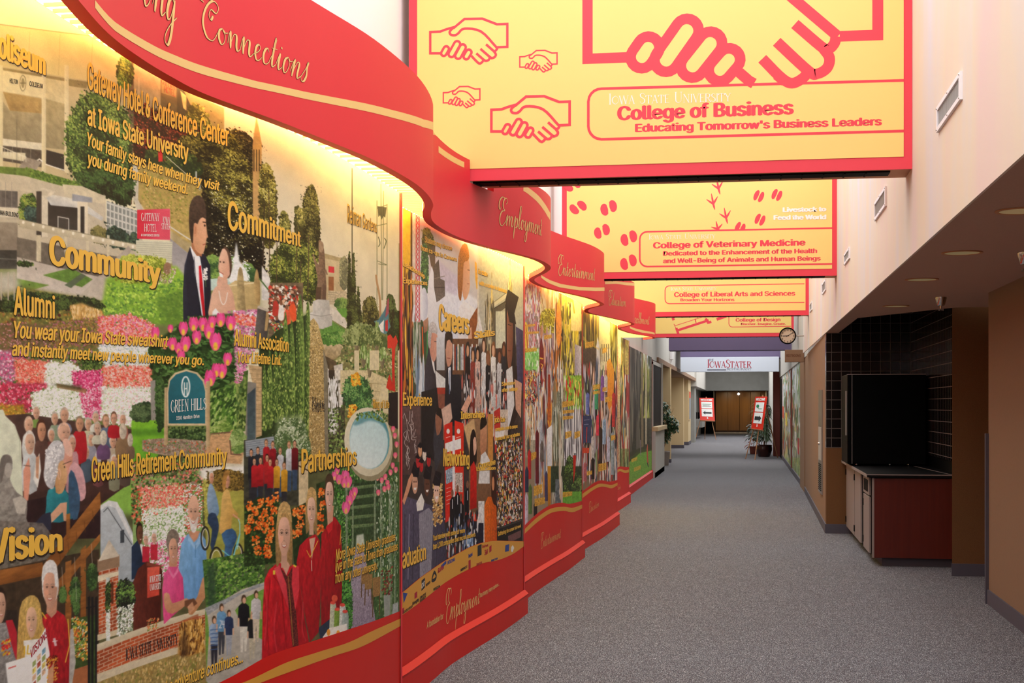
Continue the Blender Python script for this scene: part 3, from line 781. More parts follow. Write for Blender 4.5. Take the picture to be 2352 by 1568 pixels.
class Art:
    def __init__(s, surf, ya, yb, z0, z1, W, H, base, seed=1, pxr=(-700, 1520)):
        s.W, s.H, s.ya, s.yb, s.z0, s.z1 = W, H, ya, yb, z0, z1
        s.im = np.empty((H, W, 3), np.float32); s.im[:] = hx(base)
        s.r = np.random.RandomState(seed)
        g = np.arange(pxr[0], pxr[1], 2.0); s.g = g
        s.gy = np.array([surf.hit(p, 900)[0] for p in g])
        a = (g - CX)/FOC; s.gr = CS + a*SN
        s.nc = {}
    def T(s, P):
        P = np.atleast_2d(np.array(P, float)); y = np.interp(P[:, 0], s.g, s.gy); r1 = np.interp(P[:, 0], s.g, s.gr)
        z = EYE + (HORY - P[:, 1])/FOC*y/r1
        return np.stack([(y - s.ya)/(s.yb - s.ya)*s.W, (s.z1 - z)/(s.z1 - s.z0)*s.H], 1)
    def noise(s, sx, sy, seed=0):
        k = (sx, sy, seed)
        if k not in s.nc:
            r = np.random.RandomState(seed*7 + 3); gw, gh = int(s.W/sx) + 3, int(s.H/sy) + 3
            G = r.rand(gh, gw).astype(np.float32)
            xs = np.arange(s.W)/sx; ys = np.arange(s.H)/sy; xi = xs.astype(int); yi = ys.astype(int)
            fx = (xs - xi).astype(np.float32); fy = (ys - yi).astype(np.float32); fx = fx*fx*(3-2*fx); fy = (fy*fy*(3-2*fy))[:, None]
            A = G[yi][:, xi]*(1-fx) + G[yi][:, xi+1]*fx; B = G[yi+1][:, xi]*(1-fx) + G[yi+1][:, xi+1]*fx
            s.nc[k] = A*(1-fy) + B*fy
        return s.nc[k]
    def fbm(s, sc, seed=0, ax=1.0):
        return (s.noise(sc*ax, sc, seed)*.5 + s.noise(max(1.5, sc*ax/2.1), sc/2.1, seed+1)*.3 + s.noise(max(1.2, sc*ax/4.3), max(1.2, sc/4.3), seed+2)*.2)
    def cov(s, q, feather):
        """coverage of a polygon in texture space over its box"""
        pad = int(feather*2 + 2)
        x0, y0 = np.floor(q.min(0)).astype(int) - pad; x1, y1 = np.ceil(q.max(0)).astype(int) + pad
        x0, y0 = max(0, x0), max(0, y0); x1, y1 = min(s.W, x1), min(s.H, y1)
        if x1 <= x0 or y1 <= y0: return None
        m = np.zeros((y1-y0, x1-x0), np.float32)
        for oy in (.25, .75):
            yy = np.arange(y0, y1) + oy
            acc = np.zeros((y1-y0, x1-x0), np.float32)
            xc = np.arange(x0, x1) + .5
            for i in range(len(q)):
                a, b = q[i], q[(i+1) % len(q)]
                if a[1] == b[1]: continue
                lo, hi = min(a[1], b[1]), max(a[1], b[1])
                r0, r1 = np.searchsorted(yy, lo), np.searchsorted(yy, hi)
                if r1 <= r0: continue
                xx = a[0] + (yy[r0:r1] - a[1])*(b[0]-a[0])/(b[1]-a[1])
                acc[r0:r1] += np.where(True, 1, 0)*(np.clip(xc[None] - xx[:, None] + .5, 0, 1))*(1 if b[1] > a[1] else -1)
            m += np.clip(np.abs(acc), 0, 1)
        m /= 2
        if feather >= 1: m = s.blur(m, int(feather))
        return m, x0, y0, x1, y1
    @staticmethod
    def blur(m, k):
        for ax in (0, 1):
            for _ in range(2):
                n = m.shape[ax]; kk = min(k, max(1, n//2))
                c = np.cumsum(np.concatenate([np.zeros_like(np.take(m, [0], ax)), m], ax), ax)
                i0 = np.clip(np.arange(n) - kk, 0, n); i1 = np.clip(np.arange(n) + kk + 1, 0, n)
                m = (np.take(c, i1, ax) - np.take(c, i0, ax))/(2*kk + 1)
        return m.astype(np.float32)
    def F(s, P, c, c2=None, v=(0, 1), nz=.06, ns=9, f=0, sm=0, a=1.0, ax=1.0, rag=0.0, tex=None):
        """fill: colour c to c2 along v, noise nz at scale ns, feather f, ragged edge rag"""
        if sm: P = catmull(P, sm, True)
        q = s.T(P); r = s.cov(q, f)
        if r is None: return
        m, x0, y0, x1, y1 = r
        if rag: m = np.clip((m - .5 + (s.fbm(ns, 31)[y0:y1, x0:x1] - .5)*rag*2)*6 + .5, 0, 1)
        col = np.empty(m.shape + (3,), np.float32); col[:] = hx(c)
        if c2 is not None:
            d = (q*np.array(v)).sum(1); lo, hi = d.min(), d.max()
            t = (np.arange(x0, x1)[None]*v[0] + np.arange(y0, y1)[:, None]*v[1] - lo)/(hi - lo + 1e-6)
            t = np.clip(t, 0, 1)[..., None].astype(np.float32); col = col*(1-t) + hx(c2)*t
        if tex is not None: col = tex(col, slice(y0, y1), slice(x0, x1))
        if nz: col *= 1 + (s.fbm(ns, 5, ax)[y0:y1, x0:x1, None] - .5)*4*nz
        m = (m*a)[..., None]
        s.im[y0:y1, x0:x1] = s.im[y0:y1, x0:x1]*(1-m) + col*m
    def R(s, x0, y0, x1, y1, c, **k): s.F([(x0, y0), (x1, y0), (x1, y1), (x0, y1)], c, **k)
    def E(s, cx, cy, rx, ry, c, ang=0, **k):
        t = np.linspace(0, 2*math.pi, 26)[:-1]; ca, sa = math.cos(ang), math.sin(ang)
        s.F([(cx + rx*math.cos(u)*ca - ry*math.sin(u)*sa, cy + rx*math.cos(u)*sa + ry*math.sin(u)*ca) for u in t], c, **k)
    def L(s, P, w, c, sm=0, a=1.0):
        if sm: P = catmull(P, sm)
        P = [tuple(p) for p in P]
        if len(P) == 1: return
        vs, fs = ribbon2d(P, w)
        n = len(P); s.F(vs[:n] + vs[n:][::-1], c, nz=0, a=a)
    def inside(s, P, n):
        P = np.array(P, float); lo, hi = P.min(0), P.max(0); out = np.zeros((0, 2))
        for _ in range(12):
            q = lo + s.r.rand(n*2, 2)*(hi - lo); c = np.zeros(len(q), bool)
            for i in range(len(P)):
                a, b = P[i], P[(i+1) % len(P)]
                if a[1] == b[1]: continue
                c ^= ((a[1] > q[:, 1]) != (b[1] > q[:, 1])) & (q[:, 0] < (b[0]-a[0])*(q[:, 1]-a[1])/(b[1]-a[1]) + a[0])
            out = np.concatenate([out, q[c]])
            if len(out) >= n: break
        return out[:n]
    def S(s, P, n, size, cols, asp=1.0, ang=None, jit=.12, sm=0, top=None, a=1.0, sort=False, rough=0.0):
        """dabs: n small strokes inside an outline; size range in px; top shifts the palette upwards with height"""
        if sm: P = catmull(P, sm, True)
        pts = s.inside(P, n)
        if len(pts) == 0: return
        if rough: pts = pts + s.r.normal(0, rough, pts.shape)
        if sort: pts = pts[np.argsort(pts[:, 1])]
        C = np.array([hx(c) for c in cols]); T0 = s.T(pts); Tx = s.T(pts + (1, 0)) - T0; Ty = s.T(pts + (0, 1)) - T0
        P_ = np.array(P); ylo, yhi = P_[:, 1].min(), P_[:, 1].max()
        cl = s.fbm(26, 77)
        for i in range(len(pts)):
            cx, cy = T0[i]; r = s.r.uniform(*size); ix, iy = int(cx), int(cy)
            if not (0 <= ix < s.W and 0 <= iy < s.H): continue
            k = s.r.randint(len(C))
            if top is not None:
                t = 1 - (pts[i, 1]-ylo)/(yhi-ylo); u = np.clip(.5*t + (cl[iy, ix]-.5)*2.2 + .25 + s.r.uniform(-top, top), 0, .999); k = int(u*len(C))
            c = C[k]*(1 + s.r.uniform(-jit, jit))
            rx, ry = r*abs(Tx[i, 0])*1.0, r*abs(Ty[i, 1])*asp
            th = s.r.uniform(0, 3.14) if ang is None else ang + s.r.uniform(-.35, .35)/max(1, asp*.8)
            R_ = max(rx, ry) + 1; x0, x1, y0, y1 = max(0, int(cx-R_)), min(s.W, int(cx+R_+2)), max(0, int(cy-R_)), min(s.H, int(cy+R_+2))
            X = np.arange(x0, x1)[None] + .5 - cx; Y = np.arange(y0, y1)[:, None] + .5 - cy
            if ang is None and asp == 1.0: d = (X/rx)**2 + (Y/ry)**2
            else:
                ct, st = math.cos(th), math.sin(th); d = ((X*ct + Y*st)/max(.6, rx))**2 + ((-X*st + Y*ct)/max(.6, ry))**2
            m = np.clip((1.15 - d)*2.2, 0, 1)[..., None]*a
            s.im[y0:y1, x0:x1] = s.im[y0:y1, x0:x1]*(1-m) + c.astype(np.float32)*m
    def tree(s, P, cols, n=900, size=(2, 4.5), base=None, sm=5, **k):
        """foliage: dark mass with lit leaf dabs, palette dark to light"""
        w = np.ptp(np.array(P, float), axis=0).min()
        s.F(P, base or cols[0], nz=.2, ns=7, sm=sm, f=2, rag=.9)
        s.S(P, n, size, cols[:3], asp=1.0, sm=sm, top=.35, rough=w*.03, **k)
        s.S(P, int(n*1.6), (size[0]*.45, size[1]*.5), cols, asp=1.2, sm=sm, top=.45, rough=w*.04, **k)
    def head(s, cx, cy, rx, ry, skin='#d2a080', hair='#5a4634', look=0, kind='short', beard=None, glasses=False, smile=True):
        sk = hx(skin)
        if kind == 'long': s.F([(cx-rx*1.25, cy+ry*1.5), (cx-rx*1.35, cy-ry*.2), (cx-rx*.8, cy-ry*1.15), (cx+rx*.1, cy-ry*1.32), (cx+rx*.9, cy-ry*1.1), (cx+rx*1.3, cy-ry*.1), (cx+rx*1.2, cy+ry*1.5), (cx+rx*.5, cy+ry*1.3), (cx-rx*.5, cy+ry*1.3)], hair, c2=tuple(hx(hair)*.72), nz=.14, ns=6, ax=.4, sm=4)
        if kind == 'long': s.F([(cx-rx*.42, cy+ry*.5), (cx+rx*.42, cy+ry*.5), (cx+rx*.5, cy+ry*1.62), (cx-rx*.5, cy+ry*1.62)], tuple(sk*.8), c2=tuple(sk*.9), nz=.02)
        elif kind != 'bald': s.E(cx - look*rx*.1, cy - ry*.22, rx*1.16, ry*1.06, hair, nz=.16, ns=5)
        s.F([(cx-rx*.92, cy-ry*.35), (cx-rx*.5, cy-ry*.85), (cx+rx*.5, cy-ry*.85), (cx+rx*.92, cy-ry*.35), (cx+rx*.88, cy+ry*.3), (cx+rx*.45, cy+ry*.9), (cx, cy+ry*1.05), (cx-rx*.45, cy+ry*.9), (cx-rx*.88, cy+ry*.3)], tuple(np.minimum(1, sk*1.08)), c2=tuple(sk*.86), v=(1, .35), nz=.03, sm=4)
        if kind == 'bald': s.F([(cx-rx*.92, cy-ry*.3), (cx-rx*.6, cy-ry*.9), (cx, cy-ry*1.08), (cx+rx*.6, cy-ry*.9), (cx+rx*.92, cy-ry*.3)], tuple(np.minimum(1, sk*1.1)), c2=tuple(sk), nz=.02, sm=4)
        if beard: s.F([(cx-rx*.85, cy+ry*.2), (cx-rx*.3, cy+ry*.42), (cx+rx*.3, cy+ry*.42), (cx+rx*.85, cy+ry*.2), (cx+rx*.5, cy+ry*.98), (cx, cy+ry*1.16), (cx-rx*.5, cy+ry*.98)], beard, nz=.08, ns=4, sm=3)
        if rx < 4: 
            s.E(cx+look*rx*.3, cy-ry*.05, rx*.6, ry*.1, tuple(sk*.5), nz=0, a=.7); return
        ex = look*rx*.28; br = tuple(sk*.45 + hx(hair)*.2); so = 2 if rx > 8 else 1
        s.E(cx+rx*.5, cy+ry*.15, rx*.42, ry*.7, tuple(sk*.8), nz=0, a=.35, f=so); s.E(cx-rx*.45+ex*.5, cy+ry*.2, rx*.3, ry*.22, tuple(np.minimum(1, sk*(1.1, .98, .94))), nz=0, a=.6, f=so); s.E(cx+ex, cy-ry*.12, rx*.72, ry*.14, tuple(sk*.84), nz=0, a=.55, f=so)
        for d in (-1, 1):
            w = rx*(.17 if d*look <= 0 else .13); x = cx+ex+d*rx*.38
            s.L([(x-w*1.5, cy-ry*.24), (x, cy-ry*.29), (x+w*1.5, cy-ry*.24)], ry*.045, br, sm=2, a=.8); s.E(x, cy-ry*.1, w*1.15, ry*.05, tuple(sk*.98), nz=0); s.E(x, cy-ry*.105, w*.7, ry*.045, tuple(sk*.3), nz=0); s.L([(x-w*1.2, cy-ry*.12), (x, cy-ry*.16), (x+w*1.2, cy-ry*.12)], ry*.03, tuple(sk*.45), sm=2)
        s.F([(cx+ex-rx*.03, cy-ry*.1), (cx+ex+rx*.15, cy+ry*.2), (cx+ex+rx*.1, cy+ry*.28), (cx+ex-rx*.14, cy+ry*.28)], tuple(sk*.86), nz=0, a=.7, sm=2); s.L([(cx+ex-rx*.13, cy+ry*.27), (cx+ex+rx*.13, cy+ry*.28)], ry*.035, tuple(sk*.62), a=.8)
        mx = cx+ex*.9
        if smile: s.F([(mx-rx*.4, cy+ry*.44), (mx-rx*.15, cy+ry*.5), (mx+rx*.15, cy+ry*.5), (mx+rx*.4, cy+ry*.44), (mx+rx*.2, cy+ry*.6), (mx-rx*.2, cy+ry*.6)], '#a8584c', nz=0, sm=3); s.F([(mx-rx*.3, cy+ry*.475), (mx, cy+ry*.51), (mx+rx*.3, cy+ry*.475), (mx+rx*.15, cy+ry*.555), (mx-rx*.15, cy+ry*.555)], '#f4ede4', nz=0, sm=2)
        else: s.L([(mx-rx*.3, cy+ry*.5), (mx, cy+ry*.52), (mx+rx*.3, cy+ry*.5)], ry*.05, '#a0584e', sm=2)
        for d in (-1, 1): s.L([(cx+ex+d*rx*.2, cy+ry*.3), (cx+ex+d*rx*.46, cy+ry*.44)], ry*.025, tuple(sk*.76), a=.6)
        if glasses:
            for d in (-1, 1):
                t = np.linspace(0, 6.3, 14); s.L([(cx+ex+d*rx*.4+rx*.27*math.cos(u), cy-ry*.09+ry*.1*math.sin(u)) for u in t], max(.5, rx*.035), '#6a5c50', a=.8)
    def walker(s, x, yt, h, shirt, pants, hair='#4a3828', skin='#cf9f80', w=None):
        w = w or h*.12; hd = h*.13
        s.F([(x-w*.55, yt+h*.5), (x+w*.55, yt+h*.5), (x+w*.5, yt+h*.75), (x+w*.35, yt+h*.98), (x+w*.1, yt+h*.98), (x, yt+h*.66), (x-w*.15, yt+h), (x-w*.42, yt+h), (x-w*.5, yt+h*.75)], pants, nz=.08, ns=5)
        s.F([(x-w*.75, yt+h*.2), (x-w*.3, yt+h*.15), (x+w*.3, yt+h*.15), (x+w*.75, yt+h*.2), (x+w*.85, yt+h*.42), (x+w*.6, yt+h*.42), (x+w*.58, yt+h*.55), (x-w*.58, yt+h*.55), (x-w*.6, yt+h*.42), (x-w*.85, yt+h*.42)], shirt, c2=tuple(hx(shirt)*.75), v=(1, .3), nz=.08, ns=5)
        for d in (-1, 1): s.L([(x+d*w*.75, yt+h*.4), (x+d*w*.8, yt+h*.55)], w*.22, skin)
        s.E(x, yt+h*.08, w*.36, hd*.62, hair, nz=.1); s.E(x+w*.06, yt+h*.1, w*.26, hd*.42, skin, nz=0)
    def brick(s, P, c, mortar, bh, bw, **k):
        def tx(col, sy, sx):
            Y = np.arange(sy.start, sy.stop)[:, None]; X = np.arange(sx.start, sx.stop)[None]
            row = (Y/bh).astype(int); m = ((Y % bh) < max(1, bh*.16)) | (((X + (row % 2)*bw/2) % bw) < max(1, bw*.1))
            col = col*(1 + (np.sin(row*12.9 + ((X + (row % 2)*bw/2)//bw)*7.3)*.12)[..., None])
            return np.where(m[..., None], hx(mortar), col).astype(np.float32)
        s.F(P, c, tex=tx, **k)
    def flower(s, x, y, r, c, c2, n=6):
        for i in range(n):
            a = i*6.283/n + .4; s.E(x + r*.45*math.cos(a)*.7, y + r*.5*math.sin(a), r*.42, r*.6, tuple(hx(c)*(.88 + .2*((i*37) % 7)/7)), ang=a + 1.57, nz=.05)
        s.E(x, y + r*.2, r*.28, r*.42, c2, nz=.1)
    def tulip(s, x, y, h, c='#ec4a86', c2='#f4c23c'):
        w = h*.3
        for dx, k in ((-.55, .85), (.55, .92), (0, 1.08)):
            s.F([(x+dx*w, y-h*.5), (x+dx*w+w*.55, y-h*.1), (x+dx*w*.6+w*.4, y+h*.3), (x+dx*w*.3, y+h*.48), (x+dx*w*.6-w*.4, y+h*.3), (x+dx*w-w*.55, y-h*.1)], tuple(np.minimum(1, hx(c)*k)), c2=tuple(np.minimum(1, hx(c)*k*1.12)), sm=3, nz=.06, ns=4)
        s.F([(x-w*.2, y+h*.05), (x+w*.2, y+h*.05), (x+w*.4, y+h*.3), (x, y+h*.46), (x-w*.4, y+h*.3)], c2, nz=.1, sm=3, f=1)

    def streaks(s, P, n, cols, w=(.5, 1.6), asp=(8, 26), a=.9):
        """tall thin strokes: how crowds, columns and trees in a print read when it runs away from the eye"""
        h = int(n/3)
        for lo, hi in ((asp[0]*.4, asp[0]), (asp[0], (asp[0]+asp[1])/2), ((asp[0]+asp[1])/2, asp[1])): s.S(P, h, w, cols, asp=(lo+hi)/2, ang=0, a=a)
    def crowd(s, P, n, r=(1.2, 2.2), tall=2.2):
        pts = s.inside(P, n); pts = pts[np.argsort(pts[:, 1])]
        top = ['#c8282c', '#e8e4dc', '#26262c', '#d8a83c', '#7a1c22', '#4a5c84', '#c9c4bc', '#e0703c']; sk = ['#d8a888', '#c08a68', '#8a5a40', '#e4bc9c']
        for i, (x, y) in enumerate(pts):
            q = s.r.uniform(*r); s.R(x-q*.9, y, x+q*.9, y+q*tall*2, top[s.r.randint(len(top))], nz=.15, ns=3); s.E(x, y-q*.6, q*.6, q*1.1, sk[s.r.randint(4)], nz=0); s.E(x, y-q*1.3, q*.6, q*.6, ['#2c2018', '#5a4028', '#8a6a40'][s.r.randint(3)], nz=0)
    def soften(s, k=.5):
        b = np.stack([s.blur(s.im[:, :, i], 1) for i in range(3)], -1)
        g = s.r.rand(s.H, s.W, 1).astype(np.float32)
        s.im = (s.im*(1-k) + b*k)*(1 + (g-.5)*.06)
def paint_community(surf, ya, yb, z0, z1):
    A = Art(surf, ya, yb, z0, z1, 1500, 1900, '#e3d9b4', 3)
    F, R, E, L, S, tree, head = A.F, A.R, A.E, A.L, A.S, A.tree, A.head
    z1_ = lambda p: (p[0]/3.137, p[1]/3.137); z2_ = lambda p: (p[0]/3.137, 450 + p[1]/3.137); z3_ = lambda p: (p[0]/2.347, 900 + p[1]/2.347)
    z4_ = lambda p: (400 + p[0]/3.137, 100 + p[1]/3.137); z5_ = lambda p: (400 + p[0]/3.137, 560 + p[1]/3.137); z6_ = lambda p: (400 + p[0]/2.76, 1000 + p[1]/2.76)
    M = lambda z, *P: [z(p) for p in P]
    GR = ['#1f2a16', '#2f4220', '#46602c', '#64803a', '#8da24e']; DK = ['#17150e', '#241f14', '#332d1a', '#4a4426', '#6d6434']; OL = ['#3a3a1c', '#55552a', '#7a7838', '#9c9448', '#bdb466']
    PK = ['#e86f9a', '#f3a6bf', '#d94a78', '#f6d3dc', '#c9356a']; CO = ['#ec6a55', '#f08d78', '#dd4a44', '#f4b6a6']; WH = ['#ffffff', '#f3f4ea', '#e3e8d6', '#cfd8b8', '#fbfbf6']; RDF = ['#d63a52', '#e8617a', '#c02a44', '#f29aa8']
    # underlayers, so that the pictures run into each other
    R(-500, 560, 930, 800, '#77804a', nz=.1, ns=30); R(-500, 780, 560, 1010, '#6c7a44', nz=.12, ns=20); R(-500, 1000, 930, 1700, '#4f5434', c2='#5c5236', nz=.14, ns=24, f=10)
    R(230, 1080, 320, 1180, '#7fae48', f=6); R(465, 1040, 575, 1100, '#cfc6a8', f=6); R(395, 480, 480, 640, '#a3926a', f=4); R(560, 640, 740, 800, '#7d8a54', f=4)
    S([(-500, 790), (240, 790), (240, 850), (-500, 850)], 1200, (1.5, 3.4), ['#5a6a30', '#7d7a3c', '#a8607a', '#8a5a3a', '#c88aa0', '#3c4a24'])
    # sky washes
    R(-500, -200, 930, 420, '#e9dfb6', c2='#ded3ae', nz=.02, ns=60); R(600, 250, 930, 720, '#e2d7b4', c2='#d3c9ac', nz=.03, ns=50, f=8)
    # arena
    F([(-500, -10), (0, 58), (245, 88), (330, 120), (330, 420), (-500, 420)], '#c5b183', c2='#b7a680', nz=.05, ns=30)
    F([(-500, -10), (0, 58), (245, 88), (300, 130), (300, 190), (200, 186), (0, 152), (-500, 80)], '#d9c88e', c2='#c9b57e', nz=.04, ns=40); L([(-500, -12), (0, 57), (245, 88)], 1.6, '#7d7048')
    for x in (70, 140, 215): L([(x, 66+x*.1), (x-4, 160+x*.1)], .8, '#b09c66')
    F([(-200, 120), (206, 190), (200, 205), (-200, 135)], '#8a7a54')
    F([(6, 162), (99, 178), (99, 226), (6, 210)], '#d9cba0', nz=.04); F([(106, 180), (151, 188), (151, 240), (106, 230)], '#cbbb8e')
    F([(8, 212), (98, 228), (98, 262), (24, 255)], '#ab8f5c', c2='#94794c', nz=.08)
    F([(24, 255), (98, 262), (98, 330), (8, 320), (8, 235)], '#9d9070', c2='#857a60', nz=.07); F([(106, 228), (151, 240), (151, 345), (106, 340)], '#a8986f', c2='#8c8062', nz=.06)
    F([(8, 325), (97, 345), (97, 385), (8, 370)], '#4d463e', nz=.15, ns=5); F([(108, 345), (149, 356), (149, 394), (107, 376)], '#2e2b29')
    for x in (30, 50, 72): L([(x, 330+(x-8)*.22), (x, 372+(x-8)*.17)], 1.2, '#8d8676')
    F([(0, 318), (98, 330), (98, 346), (0, 334)], '#d9d0b4')
    for x0, x1 in ((-4, 8), (97, 107), (150, 160)): F([(x0, 150), (x1, 152), (x1, 400), (x0, 396)], '#e0d2a6', c2='#cdbf98', v=(1, 0), nz=.03)
    F([(-300, 330), (60, 352), (60, 372), (0, 362), (-300, 350)], '#cfc4a2'); L([(0, 336), (62, 362)], 2, '#e6dfc6'); L([(46, 400), (92, 366), (100, 372)], 3, '#e9e4d2'); L([(52, 402), (90, 375)], 2, '#e9e4d2'); F([(36, 396), (62, 362), (98, 372), (78, 400)], '#94897a', nz=.1)
    for i in range(9): L([(5+i*7, 340+i*2.4), (5+i*7, 354+i*2.4)], 1, '#efe9d4')
    L([(106, 378), (150, 392)], 2.2, '#f0ead8'); L([(40, 275), (40, 395)], 1, '#5b5344')
    t = np.linspace(0, 6.3, 20); L([(54+7*math.cos(u), 192+18*math.sin(u)) for u in t], 1.4, '#6b6148'); E(54, 192, 4, 11, '#8f8260'); L([(48, 192), (60, 192)], 2, '#6b6148')
    F([(-300, 360), (70, 388), (150, 410), (215, 432), (215, 455), (80, 440), (-300, 420)], '#5d7433', nz=.16, ns=5); S([(60, 385), (215, 430), (205, 452), (75, 410)], 300, (1.5, 3), ['#4c6a2a', '#6f8a3a', '#3c5522'])
    # hotel and autumn hill
    F([(300, 130), (370, 160), (445, 215), (520, 250), (520, 470), (310, 470)], '#a08d62', c2='#6d5f3e', nz=.08, ns=20); F([(305, 150), (372, 170), (372, 260), (305, 250)], '#a3957a'); L([(322, 180), (322, 470)], 1.6, '#c9c0a6'); F([(372, 170), (410, 190), (410, 300), (372, 290)], '#6f6048', c2='#5a4d38')
    F([(410, 190), (425, 207), (445, 250), (440, 300), (410, 290)], '#453c30'); F([(418, 210), (432, 222), (432, 256), (425, 250)], '#c9b27c')
    F([(374, 172), (408, 186), (408, 226), (374, 215)], '#93805e')
    tree([(440, 245), (470, 250), (490, 290), (500, 340), (470, 350), (430, 330)], OL, 260); tree([(305, 245), (350, 250), (440, 300), (470, 330), (440, 380), (310, 370)], ['#2c1410', '#57201a', '#7d2c20', '#a0442a', '#b86a38'], 700, (1.5, 3.5))
    tree([(420, 320), (470, 320), (525, 370), (525, 430), (470, 470), (420, 400)], ['#241f10', '#3a3518', '#565022', '#746c2e', '#93863c'], 600); tree([(340, 345), (430, 350), (470, 400), (360, 395)], ['#24301a', '#38481f', '#55632c'], 260)
    F([(318, 385), (360, 378), (430, 400), (475, 440), (480, 500), (440, 560), (395, 530), (345, 500), (320, 460)], '#9a8446', c2='#b49a5c', nz=.1, ns=8, f=2); S([(330, 390), (470, 440), (470, 500), (400, 520), (330, 470)], 500, (1.2, 2.4), ['#8a8a3e', '#a98f50', '#c2a868', '#7c7a34'], ang=0)
    F([(306, 345), (322, 400), (320, 460), (332, 482), (318, 485), (300, 430)], '#bfb8a4', nz=.05); L([(385, 360), (470, 430), (480, 440)], 1.5, '#d8cfb2')
    for x, y in ((453, 395), (461, 410)): R(x, y, x+4, y+28, '#a9b3ae')
    F([(366, 344), (377, 343), (377, 372), (367, 373)], '#cf2c2c')
    # green tree with its pole
    F([(296, 130), (309, 130), (311, 250), (306, 470), (296, 470), (300, 300)], '#5e4c3c', c2='#75604c', nz=.15, ns=6)
    tree([(278, 140), (296, 132), (308, 160), (304, 195), (285, 205), (272, 180)], GR, 160); tree([(205, 215), (250, 232), (292, 258), (303, 330), (300, 405), (252, 425), (190, 415), (160, 380), (155, 300), (175, 250)], GR, 1500, (2, 4.5)); tree([(180, 400), (300, 400), (298, 470), (240, 450), (190, 425)], ['#141c10', '#22321a', '#2f4a22', '#436030'], 500)
    # memorial building, plaza and footbridge
    F([(-400, 380), (0, 398), (60, 405), (145, 428), (245, 450), (245, 520), (330, 545), (330, 610), (-400, 610)], '#c2b69c', c2='#b0a48c', nz=.05, ns=14)
    F([(-400, 415), (42, 440), (42, 484), (-400, 455)], '#57534f', c2='#6c6660', nz=.1); 
    for x in (-30, 3, 14, 28): L([(x, 418), (x, 480)], 1, '#8f887c')
    F([(-400, 455), (43, 478), (43, 500), (-400, 490)], '#d3c8ae'); F([(-400, 500), (42, 512), (42, 575), (-400, 575)], '#8c8170', c2='#6b6156', nz=.07); F([(-400, 570), (43, 575), (43, 618), (-400, 615)], '#33322e', c2='#50524c', nz=.12, ns=6); L([(-50, 592), (42, 596)], 1, '#8d8d84')
    F([(45, 438), (85, 446), (85, 525), (45, 515)], '#b6aa90'); tree([(50, 455), (82, 452), (84, 500), (50, 520)], ['#2b3a1e', '#4a6a2c', '#7a9040', '#a9a850'], 240, (1.5, 3)); tree([(62, 478), (84, 480), (84, 515), (60, 520)], ['#1c2c2a', '#2c4440', '#456056'], 90)
    R(85, 440, 97, 545, '#38332f'); F([(86, 436), (118, 440), (110, 450), (97, 450), (97, 545), (112, 545), (112, 460), (130, 440), (100, 432)], '#d2c7ae'); F([(112, 460), (125, 468), (180, 478), (180, 530), (112, 522)], '#2a2724', c2='#3b3733'); F([(108, 455), (125, 448), (185, 460), (240, 500), (236, 508), (180, 478), (118, 472)], '#d8d2c0', c2='#b4b4b2'); R(135, 498, 160, 526, '#3f3c38'); L([(135, 524), (135, 498), (160, 503), (160, 530)], 1.6, '#e4e0d4'); F([(180, 455), (204, 460), (204, 550), (180, 545)], '#dccfb2', nz=.03); R(187, 475, 196, 545, '#2c2a28')
    F([(145, 424), (190, 428), (245, 452), (245, 470), (205, 462), (150, 450)], '#cabd9e'); F([(168, 446), (214, 455), (214, 466), (168, 462)], '#8f9298')
    def grid(col, sy, sx):
        Y = np.arange(sy.start, sy.stop)[:, None]; X = np.arange(sx.start, sx.stop)[None]
        return np.where((((X % 9) < 3) | ((Y % 16) < 4))[..., None], hx('#c3c3ba'), hx('#7f837e')).astype(np.float32)
    F([(247, 462), (318, 485), (318, 560), (247, 545)], '#8b8f8a', tex=grid, nz=.03)
    tree([(213, 530), (238, 523), (250, 550), (225, 560)], ['#3c3c24', '#5c5a34', '#7d7746'], 120); tree([(250, 535), (265, 522), (285, 530), (300, 545), (315, 535), (318, 570), (255, 565)], ['#1f2c24', '#30443a', '#4a6048'], 240)
    F([(40, 575), (250, 640), (235, 690), (40, 660)], '#b6aa9c', c2='#c6bcb0', nz=.05); F([(40, 545), (300, 595), (300, 620), (245, 640), (40, 590)], '#6a6256', nz=.1)
    for x in (85, 90, 150, 200, 248): F([(x, 540), (x+6, 541), (x+6, 602), (x, 600)], '#c9bd9e')
    F([(45, 503), (318, 563), (318, 575), (45, 522)], '#d4c8a8', c2='#a89c80', nz=.04); L([(45, 503), (318, 562)], 1.4, '#7f765e')
    for i in range(12): E(55+i*23, 511+i*5.1, 3, 4, '#efe7d0', nz=0)
    tree([(45, 600), (80, 608), (45, 612)], GR, 30); F([(100, 632), (165, 616), (215, 642), (190, 660)], '#5d7f36', nz=.1, ns=5); F([(40, 640), (115, 655), (70, 668), (40, 662)], '#6b8a3e', nz=.1); F([(150, 655), (190, 628), (200, 634), (165, 662)], '#54604a'); F([(185, 680), (298, 565), (305, 575), (240, 690)], '#a2978a', c2='#bab0a0', nz=.06)
    # hotel roadside sign
    F([(394, 548), (440, 585), (430, 650), (400, 612)], '#918d8e', c2='#a6a2a0', nz=.05); L([(392, 520), (442, 552)], 3, '#cfc9b6')
    F([(315, 552), (400, 556), (398, 606), (315, 592)], '#cbc9ae', nz=.03)
    for i in range(9): L([(315, 557+i*4.6), (399, 560+i*4.9)], .8, '#97957c')
    F([(318, 483), (394, 480.5), (394, 552), (318, 549)], '#cf2338', c2='#e05a72', v=(1, 0), nz=.02); R(367, 484, 393, 550, '#d84a5e', nz=.02)
